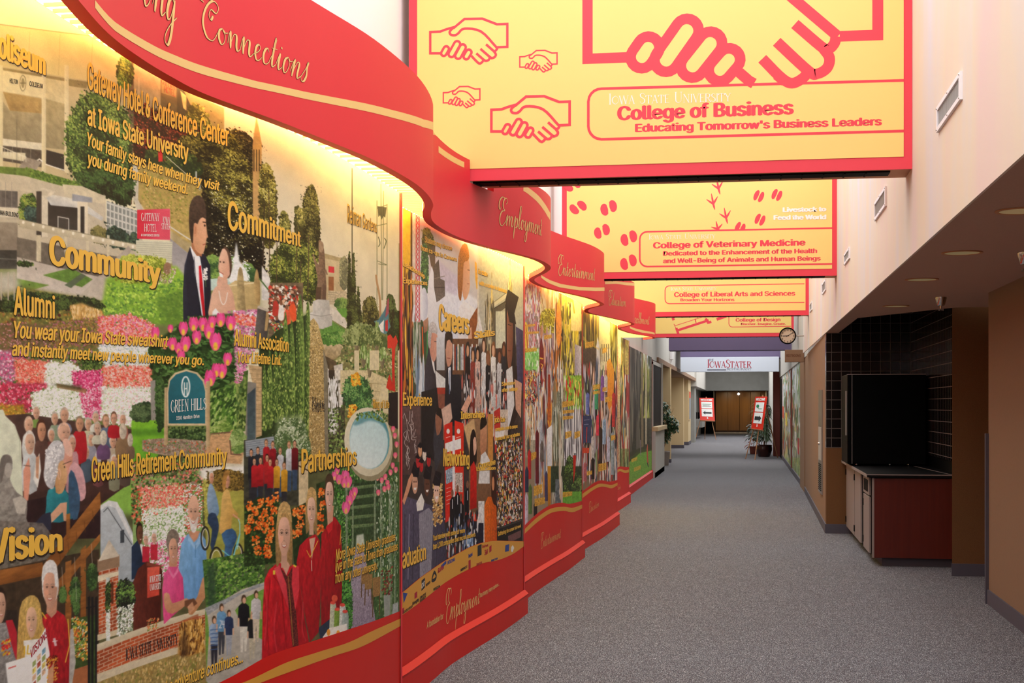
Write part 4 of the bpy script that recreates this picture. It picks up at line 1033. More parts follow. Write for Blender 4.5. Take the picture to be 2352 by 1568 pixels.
    # lawn below it
    F([(246, 640), (300, 612), (410, 612), (432, 640), (430, 745), (230, 745)], '#8fbb3c', c2='#6d9a34', nz=.1, ns=7, f=3); S([(250, 650), (430, 640), (430, 735), (240, 735)], 900, (1.5, 3), ['#9cc648', '#7fae38', '#b4d65a', '#66923a', '#547e34'], asp=1.4)
    F([(360, 690), (428, 660), (428, 745), (380, 745)], '#54742c', f=8, a=.75)
    tree([(272, 600), (300, 588), (345, 590), (385, 600), (380, 640), (300, 650), (262, 632)], ['#6f7e28', '#8f9c34', '#b5bf4a', '#d0d468'], 500, (1.5, 3.5)); E(388, 617, 9, 14, '#8a6a52', nz=.12); E(340, 625, 14, 10, '#a08872', nz=.15); S([(360, 630), (410, 615), (400, 650), (355, 655)], 120, (1, 2), ['#b9a68a', '#cfc2ac', '#8f7e68'])
    # garden borders
    F([(-500, 650), (60, 660), (230, 690), (245, 740), (235, 800), (-500, 800)], '#6d6a34', nz=.2, ns=7, f=4); S([(-400, 660), (230, 690), (235, 770), (-400, 770)], 1800, (1.6, 4), ['#3a4220', '#566030', '#7d7a38', '#9c7a34', '#8d5a30', '#5a2c24', '#a89a50'])
    tree([(0, 690), (60, 672), (140, 678), (228, 690), (230, 712), (120, 712), (0, 715)], ['#1c2214', '#2c3a1e', '#42562a', '#5c6c34'], 600, (1.5, 3.2)); F([(-60, 640), (42, 620), (46, 668), (-60, 690)], '#c9c2b8', f=6, a=.8)
    F([(163, 702), (190, 696), (238, 716), (236, 738), (175, 738)], '#c79a58', nz=.12, ns=5, f=2); S([(160, 702), (236, 714), (236, 740), (172, 738)], 300, (1, 2), ['#d8ae6a', '#b98a4a', '#e2c088'], asp=3, ang=0)
    for x in (4, 20, 34): L([(x, 625), (x, 690)], 3, '#b9ae9a')
    # flower masses
    for P, c, n, bs in (([(-500, 735), (120, 745), (130, 800), (-500, 830)], ['#9a5a58', '#b97a78', '#7a5a3a', '#5c6a34', '#c78a92'], 900, '#6a5a3a'), ([(120, 740), (240, 730), (240, 790), (120, 800)], ['#8a6a3a', '#a08a48', '#5c6a34', '#a8607a', '#7a5a30'], 500, '#5c5a30'),
        ([(228, 728), (300, 722), (355, 745), (372, 800), (235, 800)], CO + PK[:2] + ['#5c8a3c'], 900, '#c26a5c'), ([(230, 790), (372, 795), (352, 848), (232, 845)], WH + ['#a8bcc8', '#7a9a5a'], 700, '#c8d0cc'),
        ([(-500, 800), (60, 805), (60, 890), (-500, 900)], PK + ['#b9a0b0', '#5a7a3a'], 1200, '#a0607a'), ([(35, 825), (140, 835), (130, 890), (40, 880)], CO + ['#4c6a2c'], 700, '#b9503c'), ([(110, 835), (165, 832), (195, 860), (180, 895), (105, 885)], WH + ['#5c7a3c'], 600, '#a9b890'),
        ([(190, 822), (235, 820), (240, 850), (195, 855)], GR, 250, '#33481f'), ([(170, 855), (246, 852), (246, 895), (175, 900)], ['#d2356c', '#e8628e', '#b8285a', '#f09ab4', '#3a4a24'], 600, '#a8305a'), ([(240, 842), (352, 842), (345, 905), (240, 905)], CO + ['#f4c8c0', '#6a9a48'], 1000, '#d0705c'),
        ([(-500, 885), (110, 880), (100, 945), (-500, 960)], RDF + ['#3f5a28'], 1300, '#a8324a'), ([(75, 905), (130, 885), (200, 900), (210, 960), (80, 965)], WH + ['#7a9a58', '#5c7a3c'], 1100, '#b4c09a'), ([(185, 895), (245, 890), (240, 965), (200, 960)], ['#d84a72', '#e88aa6', '#c2305c', '#f4c6d2', '#4a5a2a'], 500, '#b0406a'), ([(238, 892), (352, 890), (350, 985), (235, 965)], WH + ['#9cc46c', '#78a04a', '#f4c6cc'], 1200, '#c9d4b4'),
        ([(-500, 930), (55, 930), (70, 990), (-500, 1000)], ['#c9902c', '#dcae48', '#a87824', '#6a7a34', '#b85a30'], 800, '#9a7a30')):
        F(P, bs, nz=.15, ns=6, f=2); S(P, int(n*.7), (1.5, 3), c, rough=2.5); fl_ = [q for q in c if hx(q)[1] < hx(q)[0]*1.12 or min(hx(q)) > .7]; S(P, int(n*1.7), (.8, 2), fl_ or c, asp=1.3, rough=3)
    F([(132, 880), (200, 893), (200, 903), (132, 890)], '#8a6a42', a=.8); F([(110, 880), (190, 884), (190, 896), (150, 890)], '#2c3018', a=.6, f=2)
    # fountain, couple, dark trees
    tree([(470, 440), (500, 330), (545, 300), (590, 330), (612, 430), (606, 560), (612, 640), (560, 640), (500, 620), (470, 560)], DK, 1500, (1.5, 4), base='#1d1a11')
    tree([(480, 420), (505, 320), (540, 308), (560, 350), (585, 400), (600, 460), (560, 520), (500, 470)], ['#2c2814', '#4c4620', '#77702f', '#9c9440', '#c2b85c'], 1200, (1.3, 3.2)); S([(490, 430), (600, 420), (600, 600), (490, 600)], 160, (.8, 1.8), ['#e6e2c0', '#c9c49a'])
    F([(594, 270), (600, 300), (606, 335), (605, 400), (600, 530), (586, 530), (585, 335), (590, 300)], '#b38f56', c2='#c59a63', nz=.06); F([(593, 270), (606, 332), (585, 335)], '#a98858'); 
    for x in (588, 594, 600): L([(x, 345), (x, 395)], 2.2, '#40331f')
    tree([(602, 400), (615, 378), (632, 400), (640, 470), (635, 560), (610, 560), (600, 480)], ['#3a3618', '#5c5626', '#8a8238', '#b2a850', '#cfc878'], 600, (1.3, 3)); L([(622, 440), (624, 640)], 2, '#4a3c28'); L([(612, 470), (608, 640)], 2.4, '#3a2e20')
    tree([(700, 465), (715, 428), (728, 440), (737, 500), (735, 600), (712, 610), (698, 540)], ['#24240f', '#3c3c1c', '#56562a', '#747238', '#96904a'], 700, (1.3, 3)); tree([(682, 490), (690, 475), (700, 500), (696, 560), (684, 560)], OL, 120); tree([(648, 500), (662, 490), (670, 530), (662, 570), (648, 560)], OL, 140)
    tree([(628, 600), (650, 565), (690, 555), (728, 580), (735, 690), (690, 685), (632, 660)], ['#2a3016', '#455020', '#68742e', '#8f963e', '#b0b052'], 1100, (1.4, 3.2)); 
    for x, y0 in ((641, 520), (686, 520), (695, 600), (713, 540)): L([(x, y0), (x-2, 690)], 1.8, '#544430')
    F([(476, 590), (545, 590), (545, 650), (476, 660)], '#6f8a52', nz=.12); tree([(478, 600), (495, 588), (510, 605), (505, 650), (480, 655)], ['#34502c', '#4f7038', '#7a9a4a'], 160); tree([(560, 615), (578, 605), (592, 625), (590, 650), (560, 645)], ['#34502c', '#4f7038', '#7a9a4a'], 120)
    F([(483, 642), (545, 636), (545, 665), (485, 668)], '#b9d0c4'); F([(548, 556), (555, 600), (570, 620), (578, 645), (530, 648), (540, 610)], '#f2f4f0', f=1, a=.95); S([(535, 580), (580, 610), (580, 650), (530, 650)], 90, (.8, 1.8), ['#ffffff', '#d8e0dc'], asp=2)
    F([(530, 655), (545, 645), (590, 648), (602, 640), (602, 700), (590, 715), (540, 720)], '#cdb27c', c2='#a8905e', v=(1, .3), nz=.06); L([(530, 657), (590, 650)], 3, '#e2cf9e')
    F([(555, 615), (562, 622), (566, 660), (568, 700), (570, 725), (548, 725), (550, 690), (550, 640)], '#b29c6c', c2='#84724e', v=(1, 0), nz=.12, ns=5, sm=3); E(557, 625, 4, 9, '#8f7c58'); F([(547, 722), (570, 722), (570, 735), (547, 735)], '#a8946a'); F([(594, 618), (600, 640), (602, 690), (592, 696), (588, 650)], '#b89a66', c2='#8c7248', v=(1, 0), nz=.1, sm=3)
    def couple():
        F([(425, 740), (424, 670), (428, 610), (436, 580), (444, 566), (462, 575), (478, 590), (488, 612), (489, 660), (490, 742)], '#272a38', c2='#171922', v=(1, .2), nz=.08, ns=9, sm=1)
        F([(441, 566), (452, 572), (464, 592), (472, 640), (476, 738), (470, 738), (458, 660), (446, 600)], '#eef0f2', c2='#d4d8e0', nz=.03); F([(461, 612), (466, 610), (470, 650), (477, 735), (472, 735), (463, 665)], '#cf1f2a', c2='#a8141e', nz=.05)
        F([(440, 568), (450, 600), (452, 640), (464, 735), (440, 735), (430, 640), (434, 590)], '#20222e', nz=.06); L([(450, 590), (454, 640), (466, 730)], 1, '#0e0f14')
        S([(472, 618), (480, 616), (481, 642), (474, 645)], 40, (1.5, 2.8), ['#f6f4ee', '#e4e0d6']); L([(476, 640), (478, 660)], 1.4, '#5c7a44')
        F([(444, 540), (470, 545), (468, 590), (456, 588), (444, 570)], '#b87a58', c2='#a06848')
        F([(446, 500), (462, 478), (476, 490), (478, 512), (481, 540), (479, 552), (476, 568), (470, 584), (458, 580), (448, 560)], '#e0a884', c2='#c88e6a', v=(-1, .3), nz=.03, sm=2)
        F([(438, 510), (440, 472), (450, 454), (462, 450), (474, 462), (479, 490), (478, 504), (470, 500), (462, 506), (458, 516), (450, 514), (447, 560), (441, 545)], '#4c3c30', c2='#33271e', v=(0, 1), nz=.16, ns=4, sm=2)
        E(453, 530, 4.2, 15, '#c98a66', nz=.02); L([(454, 522), (452, 538)], 1.2, '#9a5f42')
        L([(470, 511), (478, 512)], 2.4, '#3c2c20'); E(475, 519, 2, 2.6, '#2c1e16', nz=0); L([(478, 561), (470, 563)], 1.8, '#8f4438'); F([(479, 530), (483, 546), (478, 548)], '#cf9270', nz=0)
        F([(486, 742), (488, 690), (494, 668), (506, 655), (524, 650), (536, 664), (543, 690), (543, 742)], '#e0b094', c2='#c8947a', v=(1, .2), nz=.03, sm=2); F([(506, 636), (524, 632), (528, 660), (514, 672), (504, 664)], '#d3a086', sm=2)
        F([(519, 568), (528, 571), (535, 588), (538, 610), (535, 632), (528, 640), (529, 608), (521, 586)], '#5a4232', c2='#3c2a20', nz=.14, ns=4, sm=2)
        F([(508, 596), (516, 572), (526, 578), (532, 604), (532, 632), (522, 644), (512, 640), (508, 622)], '#e4b498', c2='#cf9478', v=(1, .3), nz=.03, sm=2); E(530, 628, 3, 7, '#d8a088', nz=0)
        E(511, 602, 1.6, 2, '#3c2a22', nz=0); E(519, 603, 1.8, 2, '#3c2a22', nz=0); F([(508, 626), (516, 630), (518, 638), (510, 636)], '#f6f0ea', nz=0); L([(508, 624), (519, 631)], 1.2, '#9c4440'); F([(506, 608), (510, 618), (507, 621)], '#d8a488', nz=0)
        L([(508, 668), (512, 690), (518, 700), (524, 692), (528, 672)], 1.6, '#f4efe6', sm=4)
        F([(491, 745), (493, 716), (500, 708), (512, 722), (530, 724), (543, 712), (543, 745)], '#f3f1ee', c2='#d8d4d0', nz=.04, sm=1)
    couple()
    # pink fields right of the couple
    F([(530, 715), (590, 710), (605, 760), (560, 860), (535, 820)], '#b88a94', nz=.1); S([(530, 715), (600, 712), (600, 780), (555, 880), (535, 820)], 1100, (1.4, 3), ['#e28ab0', '#f0b4cc', '#c86a92', '#f6dce6', '#8a9a64', '#a8557c']); S([(545, 720), (600, 730), (600, 750), (545, 745)], 150, (1.4, 3), CO)
    F([(597, 702), (618, 712), (624, 720), (616, 800), (606, 800), (586, 800)], '#67605a', c2='#3c3834', v=(1, 0), nz=.08); F([(597, 702), (622, 712), (620, 717), (596, 708)], '#b8ac98'); F([(616, 716), (624, 720), (618, 760), (612, 760)], '#a88a5c')
    F([(606, 610), (625, 640), (625, 690), (606, 690)], '#d8d4cc', nz=.1); L([(600, 640), (624, 670)], 3, '#4c6a3a')
    # garden party
    F([(624, 650), (700, 650), (700, 790), (620, 790)], '#6a5a44', nz=.2); S([(624, 655), (692, 660), (692, 740), (624, 740)], 380, (1.6, 3.4), ['#c98a6a', '#5a3a2c', '#e2d8c8', '#b03428', '#d8a888', '#7a4a34', '#f0e6da', '#c4462e', '#3a3026'], asp=1.6)
    for x, y, c in ((637, 690, '#b0382c'), (650, 700, '#e8e0d4'), (663, 710, '#d8553a'), (675, 715, '#e07040'), (684, 735, '#d8d0cc'), (640, 735, '#2c2c34'), (655, 750, '#c8b8a0')): F([(x-5, y+8), (x, y), (x+6, y+8), (x+6, y+34), (x-6, y+34)], c, sm=3); E(x, y-4, 3.2, 6, '#7a5038')
    F([(668, 705), (682, 700), (684, 738), (672, 730)], '#e2552e', sm=3); S([(625, 740), (680, 750), (680, 780), (640, 775)], 180, (1.2, 2.4), ['#5c8a3c', '#cfd8c0', '#d0483c', '#7aa04c'])
    # campus building, statue, gardens on the right
    F([(738, 588), (795, 600), (795, 690), (738, 690)], '#c6b48c', c2='#b39f78', nz=.05); F([(738, 580), (795, 596), (795, 604), (738, 592)], '#a6946c'); F([(758, 612), (771, 614), (771, 628), (758, 626)], '#c8303a'); F([(758, 636), (770, 637), (770, 668), (758, 668)], '#8c5a38'); F([(757, 668), (800, 670), (800, 700), (757, 700)], '#b9a988', nz=.12, ns=4)
    for i in range(5): L([(757, 672+i*5), (775, 673+i*5)], 1, '#8d8066')
    tree([(784, 605), (795, 590), (802, 610), (800, 660), (786, 660)], ['#6a6a50', '#8a8862', '#a8a478'], 160, (1.2, 2.6)); tree([(778, 690), (802, 690), (802, 712), (778, 708)], ['#3c5a2c', '#5c7a3c', '#7c9a4c'], 120)
    F([(740, 742), (760, 735), (800, 760), (802, 790), (740, 790)], '#5d8a3c', nz=.12, ns=5); F([(752, 700), (790, 720), (802, 745), (798, 755), (766, 735), (748, 745)], '#cfc8b8'); F([(776, 710), (802, 708), (802, 732), (790, 728)], '#5f8f3a', nz=.1)
    F([(735, 555), (742, 556), (748, 575), (751, 620), (752, 690), (730, 692), (733, 640), (722, 590), (724, 585), (735, 610)], '#8a7058', c2='#6a5442', v=(1, 0), nz=.14, ns=5, sm=2); E(741, 568, 6, 13, '#927a62', nz=.1); L([(751, 620), (755, 632)], 3, '#7a6450'); F([(730, 660), (742, 660), (740, 693), (728, 693)], '#54402f'); F([(745, 655), (753, 655), (752, 692), (744, 693)], '#60493a')
    F([(722, 692), (734, 688), (760, 690), (761, 722), (767, 728), (766, 748), (745, 756), (716, 752), (712, 735), (714, 720), (722, 716)], '#cfccc2', c2='#a9a69c', v=(1, 0), nz=.06); L([(713, 722), (740, 727), (766, 722)], 1.4, '#8d8a80')
    L([(812, 388), (812, 640)], 2.2, '#4c4a34')
    for x, y0, w in ((806, 578, 5), (815, 582, 6), (826, 660, 8)): tree([(x, y0), (x+w*.6, y0+50), (x+w, 740), (x, 760), (x-w, 740), (x-w*.6, y0+50)], ['#20240f', '#32381a', '#465024', '#606a34'], 420, (1, 2.4))
    for P in ([(869, 462), (869, 700)], [(892, 470), (892, 690)], [(878, 425), (880, 690)], [(884, 440), (882, 690)], [(869, 480), (893, 472)], [(869, 520), (892, 515)], [(869, 600), (893, 610)], [(872, 607), (890, 610)]): L(P, 1.5, '#6a6f4c')
    F([(870, 475), (891, 478), (888, 502), (884, 498), (880, 506), (876, 496), (872, 500)], '#3a3f30', a=.85); L([(872, 545), (876, 560), (872, 568)], 2, '#5a6044', sm=3); L([(886, 548), (890, 556), (885, 572)], 2, '#5a6044', sm=3)
    tree([(838, 700), (852, 682), (866, 695), (873, 740), (865, 785), (845, 785), (838, 750)], ['#2a2c14', '#454620', '#636230', '#848044'], 420, (1.3, 2.8)); tree([(893, 690), (905, 684), (912, 720), (908, 770), (893, 770)], ['#2a2c14', '#3c4a22', '#586a34'], 240); tree([(908, 730), (920, 720), (920, 800), (908, 790)], ['#2a3416', '#4a5c28'], 90)
    L([(867, 632), (869, 650), (876, 690), (876, 735)], 4.5, '#a8845c', sm=4); F([(862, 738), (872, 735), (885, 715), (897, 685), (896, 735), (900, 750), (890, 768), (880, 765), (872, 755)], '#3e6a78', c2='#587f86', nz=.08); F([(873, 748), (885, 735), (884, 765), (878, 762)], '#e8e6de'); F([(888, 738), (894, 734), (894, 762), (888, 760)], '#b83030'); F([(892, 690), (897, 684), (896, 720), (888, 730)], '#9a4a54')
    # waterfall and terraces
    F([(735, 780), (800, 770), (880, 770), (917, 790), (917, 1000), (735, 1000)], '#7d7a4c', nz=.16, ns=7); S([(740, 770), (915, 780), (915, 960), (740, 960)], 1500, (1.4, 3), ['#55703a', '#7a8f4c', '#a0a86a', '#c0b888', '#6a6a44', '#3c4a28'])
    F([(738, 790), (770, 780), (790, 795), (785, 815), (765, 830), (745, 825)], '#c9b890', c2='#8f7a56', nz=.12); F([(745, 815), (775, 830), (780, 850), (768, 870), (752, 850)], '#5a4c36', nz=.2); F([(740, 825), (760, 850), (762, 900), (745, 890)], '#d8d4c8', nz=.12); F([(770, 840), (790, 835), (792, 880), (775, 890)], '#cfc9ba', nz=.14); F([(758, 850), (772, 850), (772, 880), (758, 880)], '#3a3228')
    F([(748, 880), (795, 870), (795, 1010), (750, 1020)], '#4a4634', nz=.22, ns=6); F([(762, 872), (774, 870), (776, 975), (764, 978)], '#c8cac0', nz=.14, ns=5, ax=.25, a=.85); S([(758, 870), (780, 868), (780, 990), (758, 990)], 120, (.6, 1.2), ['#ffffff', '#dfe2dc'], asp=6, ang=0); E(768, 982, 9, 16, '#e6e8e4', f=2, a=.85); F([(780, 880), (795, 875), (790, 930), (782, 940)], '#d4d0c4', nz=.15); S([(755, 940), (795, 930), (795, 1060), (752, 1060)], 300, (1.5, 3), ['#4c5a30', '#6f7f48', '#2f3824', '#80a050'])
    F([(785, 850), (850, 850), (892, 870), (892, 960), (850, 945), (785, 905)], '#d2c394', c2='#bfae80', nz=.08, ns=6)
    for y in (875, 893, 912, 930): L([(800, y), (890, y+8)], 1.1, '#94855c')
    for x, y in ((822, 785), (838, 822), (868, 785), (852, 845), (881, 825)): 
        F([(x-6, y), (x+6, y), (x+4, y+14), (x+2, y+22), (x-2, y+22), (x-4, y+14)], '#8a8060', c2='#5c5440', v=(1, 0)); S([(x-9, y), (x-3, y-40), (x+4, y-42), (x+10, y)], 90, (1, 2), ['#8fae62', '#b4c88a', '#6a8a44', '#5a7038'], asp=4, ang=0)
    for x in (822, 868, 857): F([(x-5, 805), (x+6, 805), (x+6, 850), (x-5, 850)], '#d6c99e')
    F([(848, 880), (858, 880), (856, 945), (848, 945)], '#a8986e'); F([(880, 880), (895, 890), (895, 950), (870, 940)], '#d6c89c', nz=.06)
    tree([(795, 880), (820, 862), (850, 880), (856, 930), (830, 945), (796, 930)], ['#2c4a2a', '#44703c', '#5f8f4c', '#82aa60'], 520, (1.4, 3)); S([(810, 862), (826, 855), (832, 884), (812, 886)], 90, (1.5, 3), ['#e8a02c', '#f0bc48', '#d88420']); S([(806, 930), (822, 926), (822, 950), (803, 958)], 70, (1.5, 3), ['#e8a02c', '#f0bc48', '#d07820'])
    tree([(745, 770), (800, 765), (800, 785), (748, 790)], ['#3f6a2c', '#5c8a3c', '#7aa050'], 160); tree([(798, 760), (838, 745), (880, 770), (900, 800), (860, 790), (800, 790)], ['#4a5c30', '#6a7a44', '#93a066'], 340)
    F([(893, 772), (900, 768), (906, 778), (912, 770), (917, 785), (911, 800), (909, 840), (911, 900), (898, 895), (894, 870), (898, 860), (904, 880), (903, 800), (893, 800)], '#d83a28', c2='#c42c20', nz=.05); F([(896, 902), (917, 900), (917, 985), (895, 975)], '#211c1c', nz=.1); F([(890, 890), (897, 860), (900, 898)], '#c8321f')
    # row of narrow evergreens and stone marker
    F([(600, 800), (640, 760), (712, 720), (712, 1020), (590, 1020), (598, 900)], '#2c3a1e', nz=.18, ns=8)
    for x, y0, w, yb_ in ((612, 830, 7, 985), (624, 800, 8, 980), (638, 785, 8, 965), (650, 770, 8, 960), (660, 715, 9, 950), (674, 735, 9, 955), (706, 860, 9, 1040), (693, 675, 11, 960), (711, 690, 8, 1040)):
        F([(x, y0), (x+w*.7, y0+60), (x+w, (y0+yb_)/2+40), (x+w*.7, yb_), (x-w*.7, yb_), (x-w, (y0+yb_)/2+40), (x-w*.7, y0+60)], '#7f9a48', c2='#2f4420', v=(-1, 0), nz=.22, ns=5, ax=.5, sm=4, rag=.5)
        S([(x-w*.2, y0+8), (x+w*.4, y0+50), (x+w*.6, yb_), (x-w*.9, yb_), (x-w*.7, y0+60)], 170, (.7, 1.6), ['#42562a', '#5f7a36', '#8aa44e', '#a8b862', '#33471f'], asp=2.4, ang=0)
    F([(640, 960), (700, 950), (700, 1030), (640, 1020)], '#8fa06c', nz=.16, a=.7, f=5); S([(640, 960), (700, 960), (700, 1030), (650, 1030)], 200, (1.2, 2.6), ['#cfd8c4', '#8aa070', '#5a7040'])
    F([(716, 738), (724, 731), (734, 745), (748, 800), (754, 900), (752, 1070), (712, 1070)], '#b49a62', c2='#9a8050', nz=.22, ns=3); S([(714, 745), (730, 738), (750, 820), (752, 1065), (713, 1065)], 900, (.8, 1.6), ['#8f7848', '#c8b07a', '#d8c490', '#746038'])
    F([(746, 800), (756, 840), (758, 1060), (750, 1060)], '#7a735f', nz=.1)
    F([(575, 838), (606, 842), (606, 1000), (592, 1005), (585, 880)], '#b89a70', nz=.1, ns=5)
    for i in range(16): L([(578, 848+i*10), (606, 850+i*10)], .9, '#8a7350')
    F([(569, 882), (576, 876), (593, 880), (593, 1010), (569, 1010)], '#7a766c'); F([(573, 905), (580, 900), (591, 890), (591, 1010), (573, 1010)], '#38444a', c2='#4a5a5c', nz=.08)
    F([(543, 860), (575, 850), (568, 990), (545, 990)], '#48602c', nz=.2, ns=6); S([(540, 870), (570, 865), (568, 980), (543, 980)], 300, (1.4, 2.8), ['#33481f', '#55703a', '#7a9048', '#90a058'], asp=2, ang=0); S([(540, 830), (565, 850), (560, 880), (545, 880)], 90, (1.2, 2.4), ['#e28ab0', '#f0c4d6', '#c86a92'])
    # tulips over dark leaves, retirement community sign
    F([(345, 800), (380, 770), (440, 730), (540, 720), (545, 850), (520, 900), (500, 1000), (480, 930), (360, 900)], '#2a3f1e', nz=.2, ns=7, f=2); S([(345, 800), (440, 730), (535, 725), (545, 850), (500, 990), (480, 920), (360, 900)], 1300, (2, 4.5), ['#1c2e16', '#2f4a22', '#426530', '#5a8040', '#24381a'], asp=1.7)
    F([(486, 900), (545, 880), (548, 1000), (490, 1000)], '#4a6a30', nz=.2, ns=6); S([(488, 900), (545, 885), (548, 990), (490, 990)], 420, (1.6, 3.2), ['#35541f', '#52782f', '#79a048', '#a0b868', '#2c4420'], asp=2, ang=.3)
    for x, y, h in ((360, 765, 30), (400, 790, 32), (425, 755, 34), (430, 790, 38), (414, 800, 30), (449, 745, 36), (456, 775, 34), (471, 745, 34), (485, 760, 40), (500, 785, 44), (492, 740, 30), (512, 735, 34), (535, 742, 36), (395, 755, 20), (420, 818, 28), (382, 790, 26), (528, 825, 32), (515, 852, 36), (502, 850, 34), (488, 868, 40), (480, 880, 26)): A.tulip(x, y, h)
    F([(305, 965), (350, 962), (384, 966), (384, 1020), (355, 1060), (300, 1060)], '#78b52e', c2='#5f9c2c', nz=.06, f=1); R(305, 985, 385, 1000, '#4a7a24', f=3, a=.8); tree([(308, 935), (345, 925), (350, 962), (310, 965)], ['#2a3a24', '#3f5434', '#5c7048'], 160); F([(349, 875), (360, 872), (362, 965), (350, 965)], '#8d8a82'); tree([(362, 880), (376, 870), (384, 960), (366, 985)], ['#24381e', '#38542a', '#4f6e38'], 200)
    F([(384, 985), (480, 985), (480, 1015), (384, 1012)], '#34482a', nz=.2); S([(384, 980), (480, 980), (480, 1015), (384, 1015)], 300, (1.4, 2.8), ['#2c4020', '#4a6434', '#6a8248', '#1f2e18']); F([(330, 1010), (385, 1005), (480, 1012), (500, 1030), (470, 1050), (380, 1045), (330, 1035)], '#93806c', nz=.2, ns=4); S([(330, 1008), (490, 1012), (480, 1040), (330, 1035)], 300, (1, 2.2), ['#c05a40', '#7a6a58', '#a89684', '#5c7a3c'])
    F([(490, 995), (540, 985), (565, 1040), (560, 1065), (470, 1060)], '#c2966a', nz=.1, ns=4, f=1); tree([(488, 985), (520, 965), (535, 985), (500, 995)], ['#5c7a34', '#7d9a48', '#a0b468'], 160); tree([(537, 995), (552, 985), (566, 1000), (565, 1035), (540, 1035)], ['#5c7a3c', '#7a9450', '#9ab06c'], 200); L([(533, 1010), (536, 1042), (560, 1044)], 3, '#6f5240'); L([(490, 996), (535, 992)], 3, '#6f5240')
    F([(381, 890), (389, 889), (389, 1020), (380, 1022)], '#c2a87e', c2='#a08660', v=(1, 0)); F([(478, 876), (488, 874), (487, 1025), (478, 1025)], '#c2a87e', c2='#a08660', v=(1, 0))
    F([(388, 977), (387, 900), (391, 872), (405, 856), (432, 848), (458, 855), (473, 872), (479, 898), (479, 977)], '#c9b28a'); F([(391, 972), (390, 902), (394, 875), (408, 860), (432, 852.5), (455, 859), (470, 876), (476, 899), (476, 972)], '#1d5561', c2='#2a6a74', v=(1, -.4), nz=.03)
    t = np.linspace(0, 6.3, 26); L([(430.5+9*math.cos(u), 888+23*math.sin(u)) for u in t], 3.4, '#dfe8e4'); L([(427.5, 878), (427.5, 908)], 2.6, '#dfe8e4'); L([(433.5, 878), (433.5, 908)], 2.6, '#dfe8e4'); L([(427, 893), (434, 892)], 2.4, '#dfe8e4')
    # audience of older people
    F([(-500, 990), (60, 950), (305, 985), (300, 1110), (230, 1160), (232, 1200), (-500, 1240)], '#4a3630', c2='#3a2420', nz=.12, ns=14)
    F([(-500, 985), (8, 940), (14, 955), (35, 975), (50, 1015), (54, 1140), (40, 1160), (-500, 1200)], '#dfe4c8', c2='#c8ceb4', nz=.05, ns=12); L([(36, 978), (46, 1010), (48, 1060)], 1.2, '#a9b096')
    def bust(x, y, rx, ry, hair, skin, shirt, sw=1.7, sh=2.4, **k):
        F([(x-rx*sw, y+ry*sh), (x-rx*sw*.95, y+ry*1.35), (x-rx*.5, y+ry*.95), (x+rx*.5, y+ry*.95), (x+rx*sw*.95, y+ry*1.35), (x+rx*sw, y+ry*sh)], shirt, c2=tuple(hx(shirt)*.78), v=(1, .4), nz=.06, sm=2); head(x, y, rx, ry, skin, hair, smile=False, **k) if skin != hair else E(x, y, rx*1.1, ry*1.1, hair, c2=tuple(hx(hair)*.8), v=(1, .2), nz=.12, ns=4)
    for x, y, h_, c_ in ((128, 962, '#cfc4b4', '#8a9a80'), (205, 975, '#c8c0b4', '#c8c4a0'), (246, 968, '#8a6a4a', '#5a6a80'), (285, 965, '#d8d0c4', '#a86a5a'), (120, 1000, '#d0c8bc', '#6a3a34'), (212, 1010, '#c0b8ac', '#9a9aa8'), (262, 1015, '#d4ccc0', '#b8a890'), (200, 1040, '#b0a698', '#4a5a68'), (228, 1050, '#c8c0b8', '#7a4a4a'), (265, 1060, '#d8d2c8', '#8a8a70'), (290, 1050, '#c0b6a8', '#5a4a40')): bust(x, y, 7, 14, h_, '#c8987c' if (x*7+y) % 3 else h_, c_, 1.7, 4.5, **({'look': 1} if (x*7+y) % 3 else {}))
    for a in ((85, 950, 7, 13, '#c8a890', '#c99a80', '#7a9a4c'), (150, 955, 9, 16, '#b8a090', '#c8987c', '#8a8fa8'), (185, 975, 8.5, 16, '#8f7a66', '#c48f70', '#b8222c', 1.8, 5.2), (222, 960, 7, 13, '#b8b0a4', '#cfa488', '#d8d8c8'), (264, 962, 6.5, 14, '#6a4c38', '#c8957a', '#b4202c', 2, 3), (226, 985, 7, 14, '#b0a494', '#c8a088', '#cfcdb4'), (240, 1005, 8, 16, '#d8cdb8', '#d8cdb8', '#6a4c70', 1.8, 3), (285, 990, 8, 17, '#cdbfa8', '#cdbfa8', '#8a6e50', 2, 3.6), (302, 1010, 6, 14, '#c8bca8', '#c8bca8', '#77604c', 1.6, 3)): bust(*a[:7], *(a[7:] if len(a) > 7 else ()))
    for a in ((68, 978, 9, 18, '#d8b49a', '#d0a084', '#dfe2dc', 1.6, 4), (150, 995, 13, 20, '#d4a890', '#cf9f86', '#3f4c58', 1.7, 6), (97, 990, 10, 22, '#4a2c22', '#c08a6c', '#5c4038', 1.6, 4), (70, 1018, 11, 24, '#d4cbc0', '#cfa48a', '#cfd4d4', 1.5, 4.5), (168, 1020, 8, 18, '#b8b0a8', '#c8957c', '#c48f94', 1.8, 6)): bust(*a[:7], *(a[7:] if len(a) > 7 else ()), look=1)
    F([(84, 1060), (92, 1040), (96, 1080), (88, 1120), (78, 1100)], '#e6e2d8'); F([(84, 1050), (92, 1046), (90, 1100), (84, 1095)], '#c48f70')
    F([(55, 1080), (68, 1050), (72, 1090), (66, 1150), (56, 1150)], '#d89078', nz=.04); L([(55, 1068), (72, 1070)], 1.6, '#5a4438')
    F([(60, 1150), (110, 1140), (170, 1180), (235, 1160), (232, 1235), (60, 1240)], '#2a1a1c', nz=.12)
    F([(108, 1160), (112, 1125), (140, 1118), (162, 1140), (168, 1190), (110, 1198)], '#2b8089', c2='#1f5f6a', v=(1, .5), nz=.08, sm=2)
